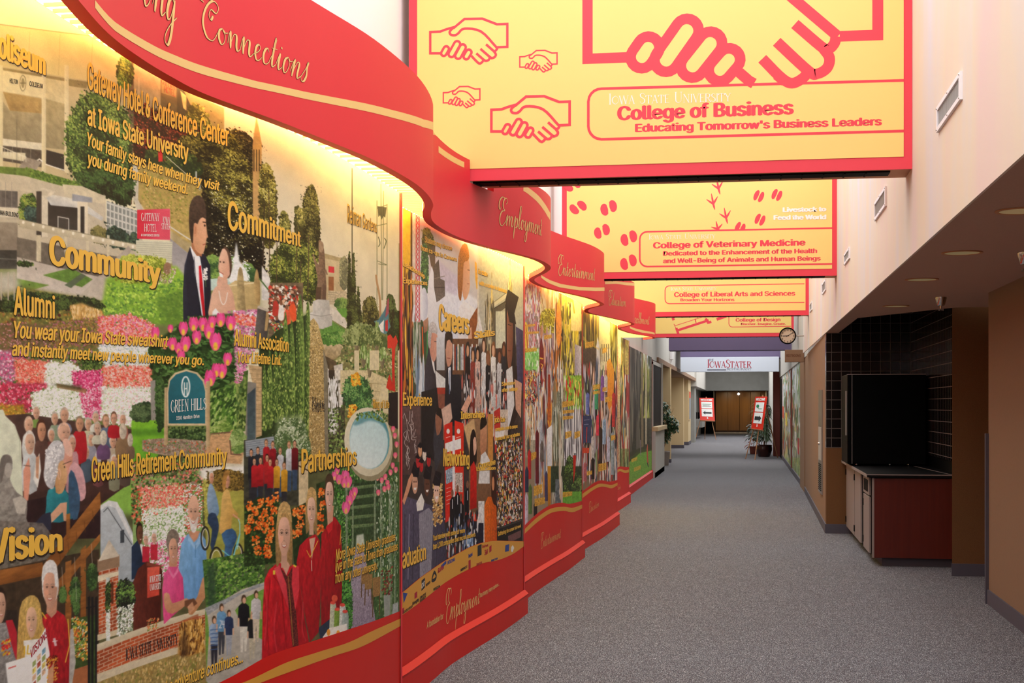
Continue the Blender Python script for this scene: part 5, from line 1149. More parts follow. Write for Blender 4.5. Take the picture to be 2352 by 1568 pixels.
    E(156, 1052, 13, 42, '#dc9f8c', c2='#c4826c', v=(1, 0), nz=.04); F([(146, 1012), (158, 1008), (168, 1030), (166, 1048), (152, 1040)], '#e4b09c', nz=.03, sm=3); F([(158, 1090), (170, 1060), (192, 1080), (200, 1130), (190, 1150), (165, 1140)], '#c8969a', nz=.08, sm=2); F([(160, 1090), (172, 1085), (186, 1140), (180, 1190), (162, 1180)], '#34506a', nz=.1, sm=2)
    F([(132, 1060), (148, 1058), (155, 1080), (156, 1100), (151, 1118), (144, 1132), (130, 1130), (128, 1090)], '#cfa074', c2='#b58458', v=(-1, .2), nz=.04, sm=2); L([(146, 1066), (166, 1058)], 1.6, '#4a3c34'); E(138, 1088, 4, 13, '#d8a884', nz=.03); L([(137, 1080), (139, 1096)], 1, '#9a6a48'); L([(150, 1112), (155, 1112)], 1.2, '#8f4a40'); E(150, 1072, 1.4, 2.4, '#3a2a20', nz=0)
    F([(104, 1070), (108, 1036), (122, 1014), (140, 1012), (150, 1030), (148, 1054), (138, 1060), (134, 1078), (130, 1100), (124, 1122), (110, 1116), (102, 1094)], '#d8d8da', c2='#aaa8aa', v=(1, .3), nz=.12, ns=5, sm=3); S([(106, 1030), (146, 1020), (140, 1060), (126, 1110), (106, 1100)], 160, (1.2, 2.6), ['#eceaea', '#c4c2c4', '#b0aeb0', '#f6f4f2'], asp=1.5)
    F([(65, 1220), (100, 1180), (118, 1175), (120, 1215), (80, 1235)], '#2a2c3c'); F([(118, 1180), (140, 1155), (156, 1152), (154, 1196), (148, 1195), (146, 1175), (120, 1200)], '#cf9a7c', nz=.05)
    F([(0, 1070), (6, 1048), (18, 1043), (28, 1050), (30, 1075), (24, 1100), (40, 1130), (64, 1150), (62, 1190), (66, 1230), (-40, 1240), (-40, 1110)], '#98938a', c2='#75706a', v=(1, .2), nz=.14, ns=6, sm=2); F([(0, 1068), (8, 1045), (24, 1046), (30, 1065), (16, 1062), (8, 1095), (2, 1110)], '#6a645e', sm=2); E(20, 1080, 8, 17, '#a8a298', nz=.05); F([(30, 1145), (50, 1138), (64, 1150), (58, 1180), (40, 1178)], '#b2aca0', nz=.1)
    # timber stair, roofs
    F([(-300, 1180), (100, 1200), (160, 1280), (120, 1330), (-300, 1370)], '#6a635c', nz=.2, ns=5, a=.85); F([(-300, 1370), (230, 1260), (230, 1568), (-300, 1640)], '#3c2f22', nz=.15)
    for P in ([(98, 1300), (232, 1128), (234, 1165), (112, 1330)], [(110, 1360), (232, 1225), (232, 1242), (120, 1385)], [(-200, 1345), (100, 1290), (100, 1322), (-200, 1385)], [(152, 1290), (166, 1285), (166, 1568), (152, 1568)], [(187, 1262), (200, 1250), (200, 1440), (187, 1440)], [(154, 1180), (163, 1178), (163, 1235), (154, 1240)]): F(P, '#96602f', c2='#74461f', nz=.12, ns=8, ax=3)
    for i in range(6): L([(120+i*19, 1292-i*24), (122+i*19, 1318-i*24)], 1.2, '#5a3618')
    for x, y, rx, ry in ((214, 1325, 12, 32), (175, 1358, 12, 34), (146, 1365, 8, 18), (178, 1395, 7, 14)): tree([(x+rx*math.cos(u), y+ry*math.sin(u)) for u in np.linspace(0, 6.28, 10)[:-1]], ['#26381f', '#3c5a2c', '#56763c'], 240, (1.3, 2.8)); L([(x, y-ry), (x-2, y-ry-46)], .8, '#c8c0b0')
    F([(165, 1420), (225, 1410), (225, 1568), (165, 1568)], '#34451f', nz=.2); S([(168, 1410), (204, 1430), (204, 1520), (168, 1500)], 330, (1.5, 3), ['#d8862c', '#e8b04c', '#5c7a34', '#7a9a48', '#c05a30', '#cfd0b0']); F([(160, 1540), (205, 1525), (205, 1590), (160, 1590)], '#a0603c')
    for x in (204, 212, 221): F([(x, 1370), (x+5, 1368), (x+5, 1580), (x, 1580)], '#18191a'); L([(200, 1395), (226, 1390)], 3, '#18191a')
    # pale gable wall, speaker and lectern
    F([(233, 1165), (252, 1150), (268, 1152), (285, 1172), (318, 1245), (312, 1345), (233, 1345)], '#b4bdc2', c2='#98a3aa', nz=.05); F([(233, 1172), (250, 1160), (268, 1166), (310, 1250), (316, 1246), (272, 1152), (252, 1148), (233, 1160)], '#d8dcdc'); L([(240, 1175), (250, 1165), (306, 1250)], 1.6, '#3a3c40'); F([(279, 1218), (288, 1215), (288, 1245), (279, 1246)], '#3a4148')
    F([(305, 1095), (440, 1100), (470, 1130), (470, 1290), (400, 1320), (310, 1300)], '#7a9a5a', nz=.12); S([(305, 1115), (345, 1105), (340, 1210), (305, 1200)], 320, (1.6, 3), ['#2f4420', '#4a6a2e', '#c84a34', '#6f8f44', '#e07a5a'])
    for P, c, n in (([(325, 1112), (435, 1108), (425, 1170), (330, 1185)], CO + ['#f4a090', '#cfe0b0'], 900), ([(330, 1170), (430, 1160), (430, 1250), (335, 1260)], WH + ['#88b060', '#6a9648'], 900), ([(345, 1245), (440, 1230), (420, 1330), (350, 1320)], PK + ['#ffffff', '#5a7a3c'], 700), ([(425, 1105), (468, 1110), (468, 1210), (430, 1220)], ['#33541f', '#4f7a2f', '#74a048', '#e8e4e0', '#d05a4a'], 500)): S(P, int(n*.8), (1.3, 2.8), c, rough=2); S(P, n, (.8, 1.8), [q for q in c if min(hx(q)) > .6 or hx(q)[0] > .8], asp=1.3, rough=2)
    F([(305, 1330), (305, 1255), (318, 1240), (332, 1250), (340, 1290), (330, 1320)], '#22324a', c2='#17202f', v=(1, 0), nz=.08); F([(323, 1245), (332, 1250), (330, 1278)], '#e0dcd4'); head(324, 1226, 7, 22, '#6a4430', '#2c1c14', look=1)
    for x, y in ((338, 1240), (357, 1235)): F([(x-8, y+14), (x+8, y+14), (x+8, y+50), (x-8, y+50)], '#b8283a'); head(x, y, 5.5, 12, '#d0a088', '#dcd8d0')
    F([(305, 1345), (320, 1305), (340, 1288), (372, 1298), (376, 1310), (372, 1440), (310, 1450)], '#602a20', c2='#43180f', v=(1, 0), nz=.1, ns=10, ax=.3); F([(340, 1290), (374, 1297), (374, 1304), (340, 1298)], '#7c3c2c'); F([(341, 1302), (370, 1299), (369, 1365), (341, 1372)], '#d65a48', c2='#c84434')
    S([(305, 1060), (470, 1050), (470, 1110), (305, 1120)], 700, (1.6, 3.2), ['#4a6a2e', '#6f8f44', '#33481f', '#c8604c', '#93806c', '#8aa858', '#e08a7a'])
    # brick sign wall and pier
    F([(225, 1500), (480, 1410), (480, 1568), (225, 1640)], '#a08a52', c2='#8a7440', nz=.14, ns=4); S([(228, 1560), (470, 1490), (470, 1568), (228, 1600)], 420, (1.2, 2.4), ['#b89a5c', '#9a7c42', '#7a7a38', '#c8ac70'], asp=2, ang=0)
    A.brick([(225, 1488), (476, 1405), (474, 1480), (225, 1556)], '#a84c2a', '#c49a80', 8, 20, nz=.06); F([(225, 1478), (476, 1396), (476, 1410), (225, 1494)], '#d9cbaa', c2='#c2b292', nz=.04); F([(225, 1546), (476, 1468), (476, 1482), (225, 1566)], '#cfc0a0', nz=.05)
    F([(420, 1424), (460, 1408), (460, 1470), (420, 1480)], '#9a4426', a=.6)
    F([(412, 1500), (418, 1430), (445, 1420), (470, 1425), (475, 1490), (440, 1505)], '#b07c38', nz=.18, ns=5, ax=.3, f=2); S([(415, 1430), (470, 1422), (474, 1495), (418, 1500)], 420, (1, 2), ['#c89448', '#9a6a2c', '#dcae64', '#5c3a1c'], asp=4, ang=0); F([(418, 1470), (430, 1440), (440, 1500), (420, 1510)], '#3a2616', f=3, a=.7)
    A.brick([(229, 1312), (274, 1300), (274, 1452), (229, 1464)], '#ad4f2c', '#c8a088', 8, 16, nz=.06); F([(226, 1284), (277, 1272), (277, 1300), (226, 1312)], '#8a7058', nz=.05); F([(228, 1288), (253, 1238), (277, 1276)], '#d6cab4', c2='#b8ac98', v=(1, 0)); F([(227, 1322), (275, 1310), (275, 1320), (227, 1336)], '#dccfae'); F([(226, 1456), (274, 1444), (274, 1456), (226, 1470)], '#cdbd9a'); R(246, 1325, 255, 1470, '#c8d0c8', nz=.1); tree([(246, 1345), (256, 1340), (255, 1400), (246, 1405)], GR, 80, (1, 2)); S([(245, 1400), (256, 1398), (255, 1460), (246, 1464)], 90, (1, 2), WH); R(258, 1335, 263, 1385, '#5a2a18')
    tree([(273, 1340), (290, 1330), (310, 1345), (310, 1390), (274, 1400)], ['#1c1c18', '#2c3424', '#4a6a34', '#7aa048'], 300, (1.4, 3)); S([(272, 1395), (310, 1385), (308, 1445), (272, 1460)], 420, (1.2, 2.4), WH + ['#8a9a80', '#5c6a54'])
    S([(340, 1420), (368, 1415), (368, 1440), (342, 1448)], 60, (1.2, 2.2), ['#d86a3c', '#7a8a44', '#e09060'])
    # couple in polo shirts
    F([(417, 1390), (414, 1300), (420, 1248), (434, 1226), (450, 1222), (466, 1222), (484, 1248), (489, 1320), (472, 1330), (472, 1378), (440, 1392)], '#78a8d8', c2='#5a88c0', v=(1, .3), nz=.07, ns=20, ax=.3, sm=1); F([(436, 1224), (452, 1252), (466, 1224), (470, 1236), (454, 1262), (436, 1240)], '#8cb6e0'); L([(454, 1250), (453, 1280)], 1.4, '#4a74a8')
    F([(470, 1326), (488, 1320), (484, 1355), (466, 1385), (446, 1410), (436, 1402), (458, 1368)], '#c8906c', c2='#b07850', nz=.04, sm=2); F([(436, 1218), (464, 1218), (458, 1236), (450, 1244), (440, 1230)], '#c48a6c')
    head(449, 1178, 13, 38, '#d6a488', '#c9c2b8', look=-.3, kind='bald', beard='#dcd8d2')
    F([(378, 1408), (376, 1350), (380, 1318), (392, 1300), (410, 1298), (424, 1325), (428, 1385), (424, 1392), (380, 1432)], '#e2588c', c2='#c43a6c', v=(1, .3), nz=.07, ns=18, ax=.3, sm=1); F([(390, 1300), (402, 1320), (412, 1302), (414, 1310), (402, 1328), (390, 1310)], '#ee78a4')
    F([(380, 1362), (392, 1362), (400, 1384), (432, 1372), (436, 1384), (400, 1408), (382, 1395)], '#cf9474', c2='#b87c5c', nz=.04, sm=2); F([(428, 1378), (450, 1372), (458, 1384), (440, 1398), (428, 1392)], '#6a4630'); F([(434, 1392), (446, 1380), (452, 1396), (440, 1408)], '#c8906c')
    F([(392, 1245), (392, 1300), (410, 1300), (412, 1280)], '#bd8468'); head(401, 1262, 10.5, 30, '#d09a80', '#6a6058', look=.2)
    F([(385, 1240), (392, 1218), (404, 1214), (414, 1226), (414, 1246), (404, 1234), (394, 1240), (388, 1258)], '#75695e', nz=.14, ns=4, sm=2)
    # cyclists
    F([(470, 1085), (575, 1075), (575, 1290), (480, 1290)], '#a8a24c', c2='#8a8a3c', nz=.08); F([(462, 1078), (572, 1068), (572, 1100), (470, 1100)], '#ece8dc', f=3); tree([(480, 1090), (500, 1080), (530, 1078), (572, 1092), (572, 1120), (500, 1125)], ['#4a3c20', '#6a5628', '#8a7034'], 260, (1.3, 2.6)); S([(470, 1110), (500, 1110), (505, 1190), (472, 1200)], 120, (1.5, 3), ['#b8b458', '#98943e'])
    for x, y, rx, ry in ((476, 1235, 9, 26), (502, 1290, 15, 34), (566, 1295, 14, 28), (552, 1272, 10, 24)):
        t = np.linspace(0, 6.3, 26); L([(x+rx*math.cos(u), y+ry*math.sin(u)) for u in t], 4, '#26241f'); L([(x+rx*.8*math.cos(u), y+ry*.82*math.sin(u)) for u in t], 1.4, '#efece4')
    F([(483, 1120), (490, 1108), (500, 1130), (508, 1165), (506, 1182), (494, 1190), (484, 1180), (480, 1150)], '#8aa2bc', c2='#64809c', v=(1, .2), nz=.08, sm=2); F([(484, 1180), (500, 1178), (508, 1205), (504, 1230), (494, 1262), (488, 1250), (492, 1215), (482, 1200)], '#2c3c54', nz=.1, sm=2); head(491, 1097, 5, 13, '#cf9274', '#d8d4cc', look=1, smile=False)
    F([(515, 1140), (522, 1124), (532, 1126), (540, 1165), (552, 1178), (548, 1190), (538, 1186), (536, 1215), (522, 1225), (508, 1220), (512, 1180)], '#d9ae66', c2='#b98c48', v=(1, .3), nz=.07, sm=2); head(527, 1104, 6, 16, '#cf9478', '#a0743c', look=1, smile=False); F([(516, 1100), (522, 1080), (534, 1082), (526, 1096), (522, 1126), (516, 1120)], '#a87a3e', nz=.15, sm=2)
    F([(514, 1225), (538, 1212), (550, 1232), (540, 1258), (534, 1282), (520, 1280), (522, 1252)], '#40648c', c2='#2e4a6c', v=(1, 0), nz=.1, sm=2); L([(552, 1190), (556, 1200), (556, 1225), (550, 1260)], 2, '#8fd0d4'); L([(540, 1280), (556, 1225)], 3, '#6cc0c8'); L([(515, 1262), (540, 1282)], 2.5, '#6cc0c8'); L([(540, 1180), (556, 1192)], 3, '#cf9478')
    # park path with children
    F([(470, 1285), (612, 1262), (612, 1400), (480, 1420)], '#43642e', nz=.2, ns=7); S([(475, 1285), (610, 1265), (610, 1360), (480, 1400)], 900, (1.6, 3.4), ['#2c4820', '#47702c', '#6a943c', '#88ac50', '#5c6a4a']); F([(480, 1300), (500, 1290), (500, 1390), (482, 1400)], '#2c4430', a=.8, f=3)
    F([(476, 1400), (560, 1360), (612, 1340), (612, 1540), (480, 1590)], '#6f9a40', c2='#5c8534', nz=.1, ns=5); F([(480, 1400), (560, 1352), (612, 1335), (612, 1350), (570, 1370), (545, 1400), (565, 1440), (612, 1470), (612, 1530), (490, 1580), (478, 1560), (485, 1450)], '#b3ada0', c2='#a29c90', nz=.07); F([(475, 1395), (600, 1338), (612, 1342), (560, 1362), (480, 1412)], '#8f9498', nz=.14, ns=4, a=.9)
    for a in ((497, 1412, 120, '#8fa6c4', '#2c2c34'), (514, 1384, 118, '#6c9cc8', '#3a3c44'), (531, 1398, 106, '#2c3a5c', '#8f95a0'), (565, 1364, 132, '#1c1c20', '#cfcabc'), (584, 1404, 108, '#202022', '#b0a890'), (593, 1354, 120, '#d8d4d4', '#c8b8a0')): A.walker(*a)
    for i in range(6): L([(488, 1445+i*9), (506, 1443+i*9)], 1.6, '#3c5a8c')
    A.L([(510, 1424), (514, 1424), (513, 1432), (509, 1440), (515, 1440)], 1.4, '#e8e8ec'); L([(517, 1423), (516, 1432), (521, 1432)], 1.4, '#e8e8ec'); L([(520, 1424), (519.5, 1441)], 1.4, '#e8e8ec')
    # group of students in red behind orange blooms
    F([(565, 1010), (700, 1000), (700, 1160), (565, 1160)], '#3c3c30', nz=.2); F([(568, 1012), (640, 1000), (640, 1040), (570, 1048)], '#8a9298', nz=.08)
    for i in range(7): L([(570, 1016+i*5), (638, 1005+i*5)], .9, '#5c646a')
    tree([(640, 985), (690, 960), (712, 1000), (712, 1050), (645, 1040)], ['#4a6038', '#74885a', '#a0b088', '#c8d0b4'], 300, (1.5, 3)); F([(690, 1060), (712, 1050), (712, 1165), (690, 1160)], '#cbb68c', nz=.08); L([(688, 1040), (712, 1052)], 3, '#4a3826'); L([(688, 1068), (712, 1080)], 3, '#4a3826')
    pr = np.random.RandomState(8)
    for x, y, c in ((582, 1040, '#22242c'), (597, 1035, '#2c3038'), (616, 1018, '#a82028'), (631, 1022, '#8c1c24'), (648, 1036, '#c8c8cc'), (668, 1022, '#d4d8dc'), (681, 1020, '#6c1a20'), (589, 1060, '#b8242a'), (603, 1058, '#b8242a'), (618, 1052, '#c02a2c'), (640, 1062, '#d8982c'), (657, 1070, '#d89a2c'), (625, 1062, '#b8242a')):
        F([(x-7, y+12), (x-3, y+7), (x+4, y+7), (x+8, y+12), (x+7, y+60), (x-7, y+60)], c, c2=tuple(hx(c)*.7), nz=.1); F([(x-6, y+58), (x+6, y+58), (x+5, y+105), (x-5, y+105)], '#34465c' if y < 1040 else '#2c2c30', nz=.1); head(x, y, 3.6, 8, '#c48f70', pr.choice(['#3a2a1e', '#5c4228', '#8a6a40', '#241a14']))
    F([(566, 1160), (600, 1140), (645, 1150), (650, 1290), (566, 1300)], '#26361c', nz=.2, ns=6); F([(670, 1170), (712, 1150), (712, 1290), (680, 1300)], '#26361c', nz=.2); F([(730, 1110), (762, 1100), (762, 1250), (735, 1260)], '#2c3c20', nz=.2)
    S([(566, 1160), (650, 1150), (650, 1300), (570, 1310)], 300, (1.6, 3), ['#1c2814', '#324a24', '#48652f'])
    for x, y in ((578, 1160), (590, 1172), (602, 1155), (612, 1175), (622, 1150), (632, 1170), (625, 1195), (580, 1190), (596, 1205), (612, 1212), (628, 1220), (574, 1215), (592, 1240), (606, 1195), (622, 1235), (596, 1262), (620, 1272), (618, 1260), (684, 1175), (694, 1195), (700, 1170), (690, 1215), (742, 1130), (738, 1185), (740, 1215), (744, 1160), (684, 1225), (636, 1140)): S([(x-7, y-10), (x+7, y-10), (x+8, y+10), (x-7, y+11)], 26, (1.6, 3.2), ['#e2601c', '#ee7e34', '#d04c14', '#f0944c'])
    # rose arbour on the right
    F([(760, 1065), (920, 1060), (920, 1440), (760, 1460)], '#3c5a30', nz=.2, ns=8)
    A.streaks([(762, 1070), (918, 1070), (918, 1430), (790, 1440)], 1500, ['#24381e', '#3f5c30', '#5a7a42', '#86a066', '#aebf94', '#2c4424', '#70885c'], (.6, 1.7), (1.5, 5)); S([(765, 1075), (830, 1075), (815, 1240), (790, 1250)], 420, (1.4, 3), ['#2c5a22', '#478034', '#6aa048', '#24401c'])
    F([(800, 1110), (880, 1100), (872, 1250), (850, 1300), (812, 1260)], '#22321e', c2='#3c5030', nz=.2, ns=5, a=.8, f=3)
    for y0, y1, x0, x1 in ((1118, 1108, 796, 885), (1140, 1130, 798, 880), (1162, 1154, 802, 874), (1184, 1178, 806, 868), (1204, 1200, 810, 862)): F([(x0, y0), (x1, y1), (x1, y1+7), (x0, y0+8)], '#77905f', c2='#4c6440', nz=.18, ns=4, a=.85)
    for x0, x1, yb_ in ((797, 803, 1350), (812, 816, 1300), (862, 867, 1330), (876, 882, 1370), (896, 904, 1420), (908, 913, 1410)): F([(x0, 1112), (x1, 1110), (x1, yb_), (x0, yb_)], '#8a9a7c', c2='#5c7052', v=(1, 0), nz=.16, ns=5, a=.85)
    A.streaks([(866, 1100), (916, 1090), (916, 1330), (870, 1330)], 420, ['#c4d0bc', '#8aa880', '#4a6a48', '#a8bca4', '#38543a'], (.6, 1.4), (1.5, 5)); F([(822, 1228), (838, 1224), (842, 1262), (820, 1266)], '#d0d8c4', a=.85, f=2)
    F([(818, 1262), (838, 1258), (850, 1320), (866, 1425), (800, 1458), (808, 1350)], '#a49aa6', c2='#827688', nz=.14, ns=4); S([(815, 1290), (845, 1290), (860, 1425), (805, 1450)], 160, (.8, 1.6), ['#6c6272', '#b8b0bc', '#948a98'], ang=1.57, asp=.5)
    tree([(788, 1340), (806, 1330), (812, 1370), (810, 1440), (788, 1446)], ['#22481e', '#3c7a2e', '#60a044'], 260, (1.2, 2.6))
    for x, y, h in ((868, 1325, 90), (842, 1310, 60), (850, 1318, 70)): F([(x-9, y), (x+9, y-3), (x+8, y+h*.45), (x-9, y+h*.5)], '#8a6a3e', nz=.15, ns=3); L([(x-8, y+h*.45), (x-9, y+h)], 2, '#5c4224'); L([(x+7, y+h*.42), (x+7, y+h*.95)], 2, '#5c4224')
    F([(884, 1365), (900, 1360), (898, 1412), (886, 1416)], '#8d958c', nz=.06); S([(878, 1300), (905, 1300), (903, 1362), (882, 1366)], 90, (1.4, 2.6), ['#8c3a30', '#3c5a30', '#6a8a4c', '#5c2c24']); F([(905, 1385), (918, 1380), (918, 1425), (903, 1430)], '#9aa3a0', nz=.08)
    for x, y, h in ((772, 1092, 22), (782, 1100, 24), (797, 1092, 28), (803, 1106, 28), (794, 1108, 24), (813, 1136, 26), (806, 1148, 26), (798, 1165, 30), (818, 1128, 22), (778, 1080, 18)): A.tulip(x, y, h, '#ea5a8c', '#f0a85c')
    for x, y in ((870, 1096), (880, 1102), (888, 1094), (893, 1108), (872, 1130), (895, 1118), (886, 1122), (905, 1068), (911, 1045), (910, 1000), (906, 985), (914, 1020), (900, 1084), (912, 1078)): A.tulip(x, y, 15, '#e8607c', '#f0a880')
    # the round pool
    E(851, 1024, 55, 80, '#8f876a', ang=-.06, nz=.05); E(849, 1014, 55, 79, '#dcd6b8', c2='#c6bf9e', v=(1, .5), ang=-.06, nz=.03); E(852, 1010, 46, 66, '#5f98a0', ang=-.06, nz=.03); E(850, 1013, 44, 63, '#b4dade', c2='#d8ecec', v=(-.3, 1), ang=-.06, nz=.03, f=2); F([(815, 975), (835, 952), (862, 950), (885, 965), (893, 990), (875, 972), (850, 966), (828, 975)], '#3f7a86', f=3, a=.7, sm=3); S([(820, 950), (880, 940), (895, 960), (890, 972), (850, 958), (822, 968)], 120, (1.3, 2.6), ['#5a7a3c', '#3f5c34', '#7d9a50'])
    # three women in red jackets
    F([(742, 1450), (740, 1300), (742, 1225), (757, 1205), (772, 1185), (786, 1205), (790, 1300), (788, 1385), (772, 1440)], '#a81a20', c2='#7c1016', v=(1, .4), nz=.12, ns=18, ax=.3, sm=1); F([(752, 1210), (762, 1190), (770, 1185), (766, 1215), (758, 1225)], '#c8242a'); L([(787, 1215), (784, 1250)], 1.2, '#e8c040')
    F([(735, 1440), (785, 1400), (790, 1440), (740, 1475)], '#2a3446', nz=.1); F([(753, 1160), (770, 1160), (768, 1195), (756, 1205)], '#c48f74')
    head(760, 1138, 9.5, 36, '#dcb09a', '#4a3828', look=.1); F([(750, 1120), (752, 1095), (760, 1086), (768, 1094), (771, 1122), (764, 1106), (754, 1108)], '#443324', nz=.1, sm=2)
    F([(685, 1290), (692, 1252), (708, 1235), (728, 1225), (738, 1240), (741, 1300), (739, 1400), (735, 1450), (716, 1472), (702, 1400), (690, 1310)], '#b61e26', c2='#8c1218', v=(1, .4), nz=.12, ns=18, ax=.3, sm=1); F([(714, 1236), (720, 1285), (728, 1232)], '#d2a288'); L([(708, 1262), (716, 1278), (734, 1240)], 1.6, '#e0b43c'); L([(719, 1285), (720, 1310)], 1.4, '#e8d8c0')
    head(719, 1172, 10, 34, '#e0b498', '#b8945c', kind='long'); F([(708, 1150), (712, 1122), (722, 1118), (730, 1130), (730, 1150), (722, 1136), (714, 1142)], '#bd9860', nz=.12, ns=4, sm=2)
    F([(606, 1512), (608, 1400), (612, 1330), (622, 1308), (640, 1292), (660, 1290), (690, 1300), (696, 1360), (704, 1420), (714, 1475), (680, 1490)], '#c22028', c2='#9a141c', v=(1, .5), nz=.13, ns=22, ax=.3, sm=1)
    for P in ([(625, 1330), (618, 1420), (622, 1490)], [(650, 1330), (656, 1420), (662, 1485)], [(690, 1320), (696, 1400), (704, 1470)], [(632, 1320), (650, 1350), (656, 1400)]): L(P, 2, '#7c0e14', sm=4, a=.7)
    F([(648, 1300), (664, 1322), (676, 1300), (684, 1400), (690, 1480), (676, 1484), (668, 1400)], '#5a2420', nz=.3, ns=3); L([(666, 1320), (678, 1480)], 1.2, '#d8b04c', a=.7); F([(634, 1304), (646, 1296), (662, 1340), (668, 1400), (650, 1352)], '#e0505a', c2='#c02a34', v=(1, .3), nz=.06, sm=1); F([(690, 1298), (676, 1296), (674, 1340), (682, 1400), (692, 1350)], '#d23640', nz=.06, sm=1)
    for P in ([(612, 1340), (618, 1400), (612, 1480)], [(640, 1380), (634, 1440), (640, 1495)], [(700, 1380), (698, 1440), (706, 1470)]): L(P, 3, '#e2545c', sm=4, a=.35)
    F([(648, 1290), (662, 1320), (672, 1292), (668, 1280), (654, 1280)], '#cf9c84'); L([(634, 1308), (634, 1318)], 5, '#e8c23c'); L([(678, 1296), (684, 1300)], 4, '#e8c23c')
    head(657, 1228, 14.5, 46, '#dca88e', '#b48c56', kind='long', glasses=True); F([(640, 1205), (644, 1165), (656, 1150), (670, 1160), (675, 1200), (666, 1180), (652, 1178), (645, 1200)], '#c09a62', nz=.14, ns=4, sm=2)
    for x, y, c in ((768, 1400, '#c8d0b0'), (778, 1415, '#7a9a3c'), (790, 1405, '#d8dcd4'), (796, 1420, '#a8b8b0')): F([(x-6, y-18), (x+6, y-18), (x+8, y-8), (x+8, y+40), (x-8, y+40)], c, c2=tuple(hx(c)*.8), v=(1, 0), nz=.12, ns=4); E(x, y-18, 6, 4, '#d84a3c'); 
    E(772, 1372, 7, 8, '#d8543c'); F([(745, 1460), (760, 1440), (800, 1430), (800, 1445), (745, 1475)], '#efe9dc'); E(758, 1450, 4, 8, '#e89030'); E(780, 1452, 4, 7, '#e89030')
    # family with a magazine, lower left
    F([(-300, 1400), (40, 1400), (60, 1568), (-300, 1640)], '#2c241e', nz=.1); F([(-200, 1440), (0, 1430), (18, 1428), (38, 1450), (42, 1568), (-200, 1640)], '#8f8c8a', c2='#74716e', nz=.16, ns=3); F([(14, 1424), (30, 1422), (40, 1450), (40, 1520), (28, 1480)], '#b02430'); head(2, 1392, 13, 36, '#d0a086', '#2c1e16', look=.5)
    S([(4, 1470), (26, 1465), (24, 1500), (6, 1505)], 60, (1.5, 3), ['#c82a2c', '#d8a030'])
    F([(90, 1568), (92, 1430), (105, 1410), (130, 1398), (150, 1412), (164, 1450), (165, 1530), (158, 1580), (120, 1600)], '#b8222a', c2='#8c141c', v=(1, .3), nz=.15, ns=12, ax=.3, sm=1); L([(158, 1420), (162, 1480), (152, 1520)], 2.4, '#e0b43c'); L([(98, 1405), (108, 1420)], 3, '#e0b43c')
    F([(110, 1375), (134, 1370), (132, 1405), (120, 1418), (108, 1405)], '#c08a70'); head(117, 1352, 17, 42, '#d29c82', '#d8d6d2', look=-.2); F([(97, 1335), (100, 1300), (116, 1284), (132, 1296), (135, 1340), (128, 1345), (126, 1318), (112, 1312), (102, 1322)], '#dedcd8', nz=.08, ns=4, sm=2)
    F([(40, 1500), (46, 1400), (60, 1372), (80, 1366), (94, 1385), (100, 1430), (108, 1460), (96, 1490), (60, 1560), (38, 1580)], '#c9a45c', c2='#a88040', nz=.14, ns=6, ax=.4, sm=2); F([(55, 1470), (95, 1465), (100, 1500), (60, 1520)], '#e6e2da'); L([(58, 1482), (58, 1502)], 3, '#d8a82c'); L([(66, 1480), (64, 1500), (72, 1500)], 3, '#d8a82c')
    head(74, 1426, 13, 36, '#e0b090', '#c9a45c', look=-.2)
    L([(126, 1464), (130, 1482)], 6, '#e6d8d8', a=.8); L([(122, 1472), (134, 1470)], 2, '#e6d8d8')
    F([(14, 1522), (72, 1504), (80, 1640), (26, 1640)], '#f0efec', c2='#dcdad6', nz=.02); F([(72, 1506), (106, 1440), (116, 1500), (108, 1600), (78, 1640)], '#f2f0ee', nz=.02)
    for i in range(4):
        for j in range(3): F([(76+j*11, 1520-j*14+i*16), (84+j*11, 1512-j*14+i*16), (84+j*11, 1524-j*14+i*16), (76+j*11, 1532-j*14+i*16)], ['#8a9a5c', '#c8a080', '#6a90a8', '#d8c060', '#a85040'][(i*3+j) % 5], nz=.2, ns=3)
    L([(20, 1534), (38, 1528)], 2.4, '#c8403c'); S([(108, 1510), (135, 1500), (135, 1568), (112, 1580)], 160, (1.5, 3), ['#8c2018', '#c8862c', '#5a1a14', '#d8a03c'])
    F([(163, 1445), (170, 1440), (176, 1520), (166, 1580), (160, 1580)], '#a8a49c', nz=.1); F([(112, 1540), (126, 1520), (124, 1568), (112, 1580)], '#c8906c')
    A.soften(.45)
    return A
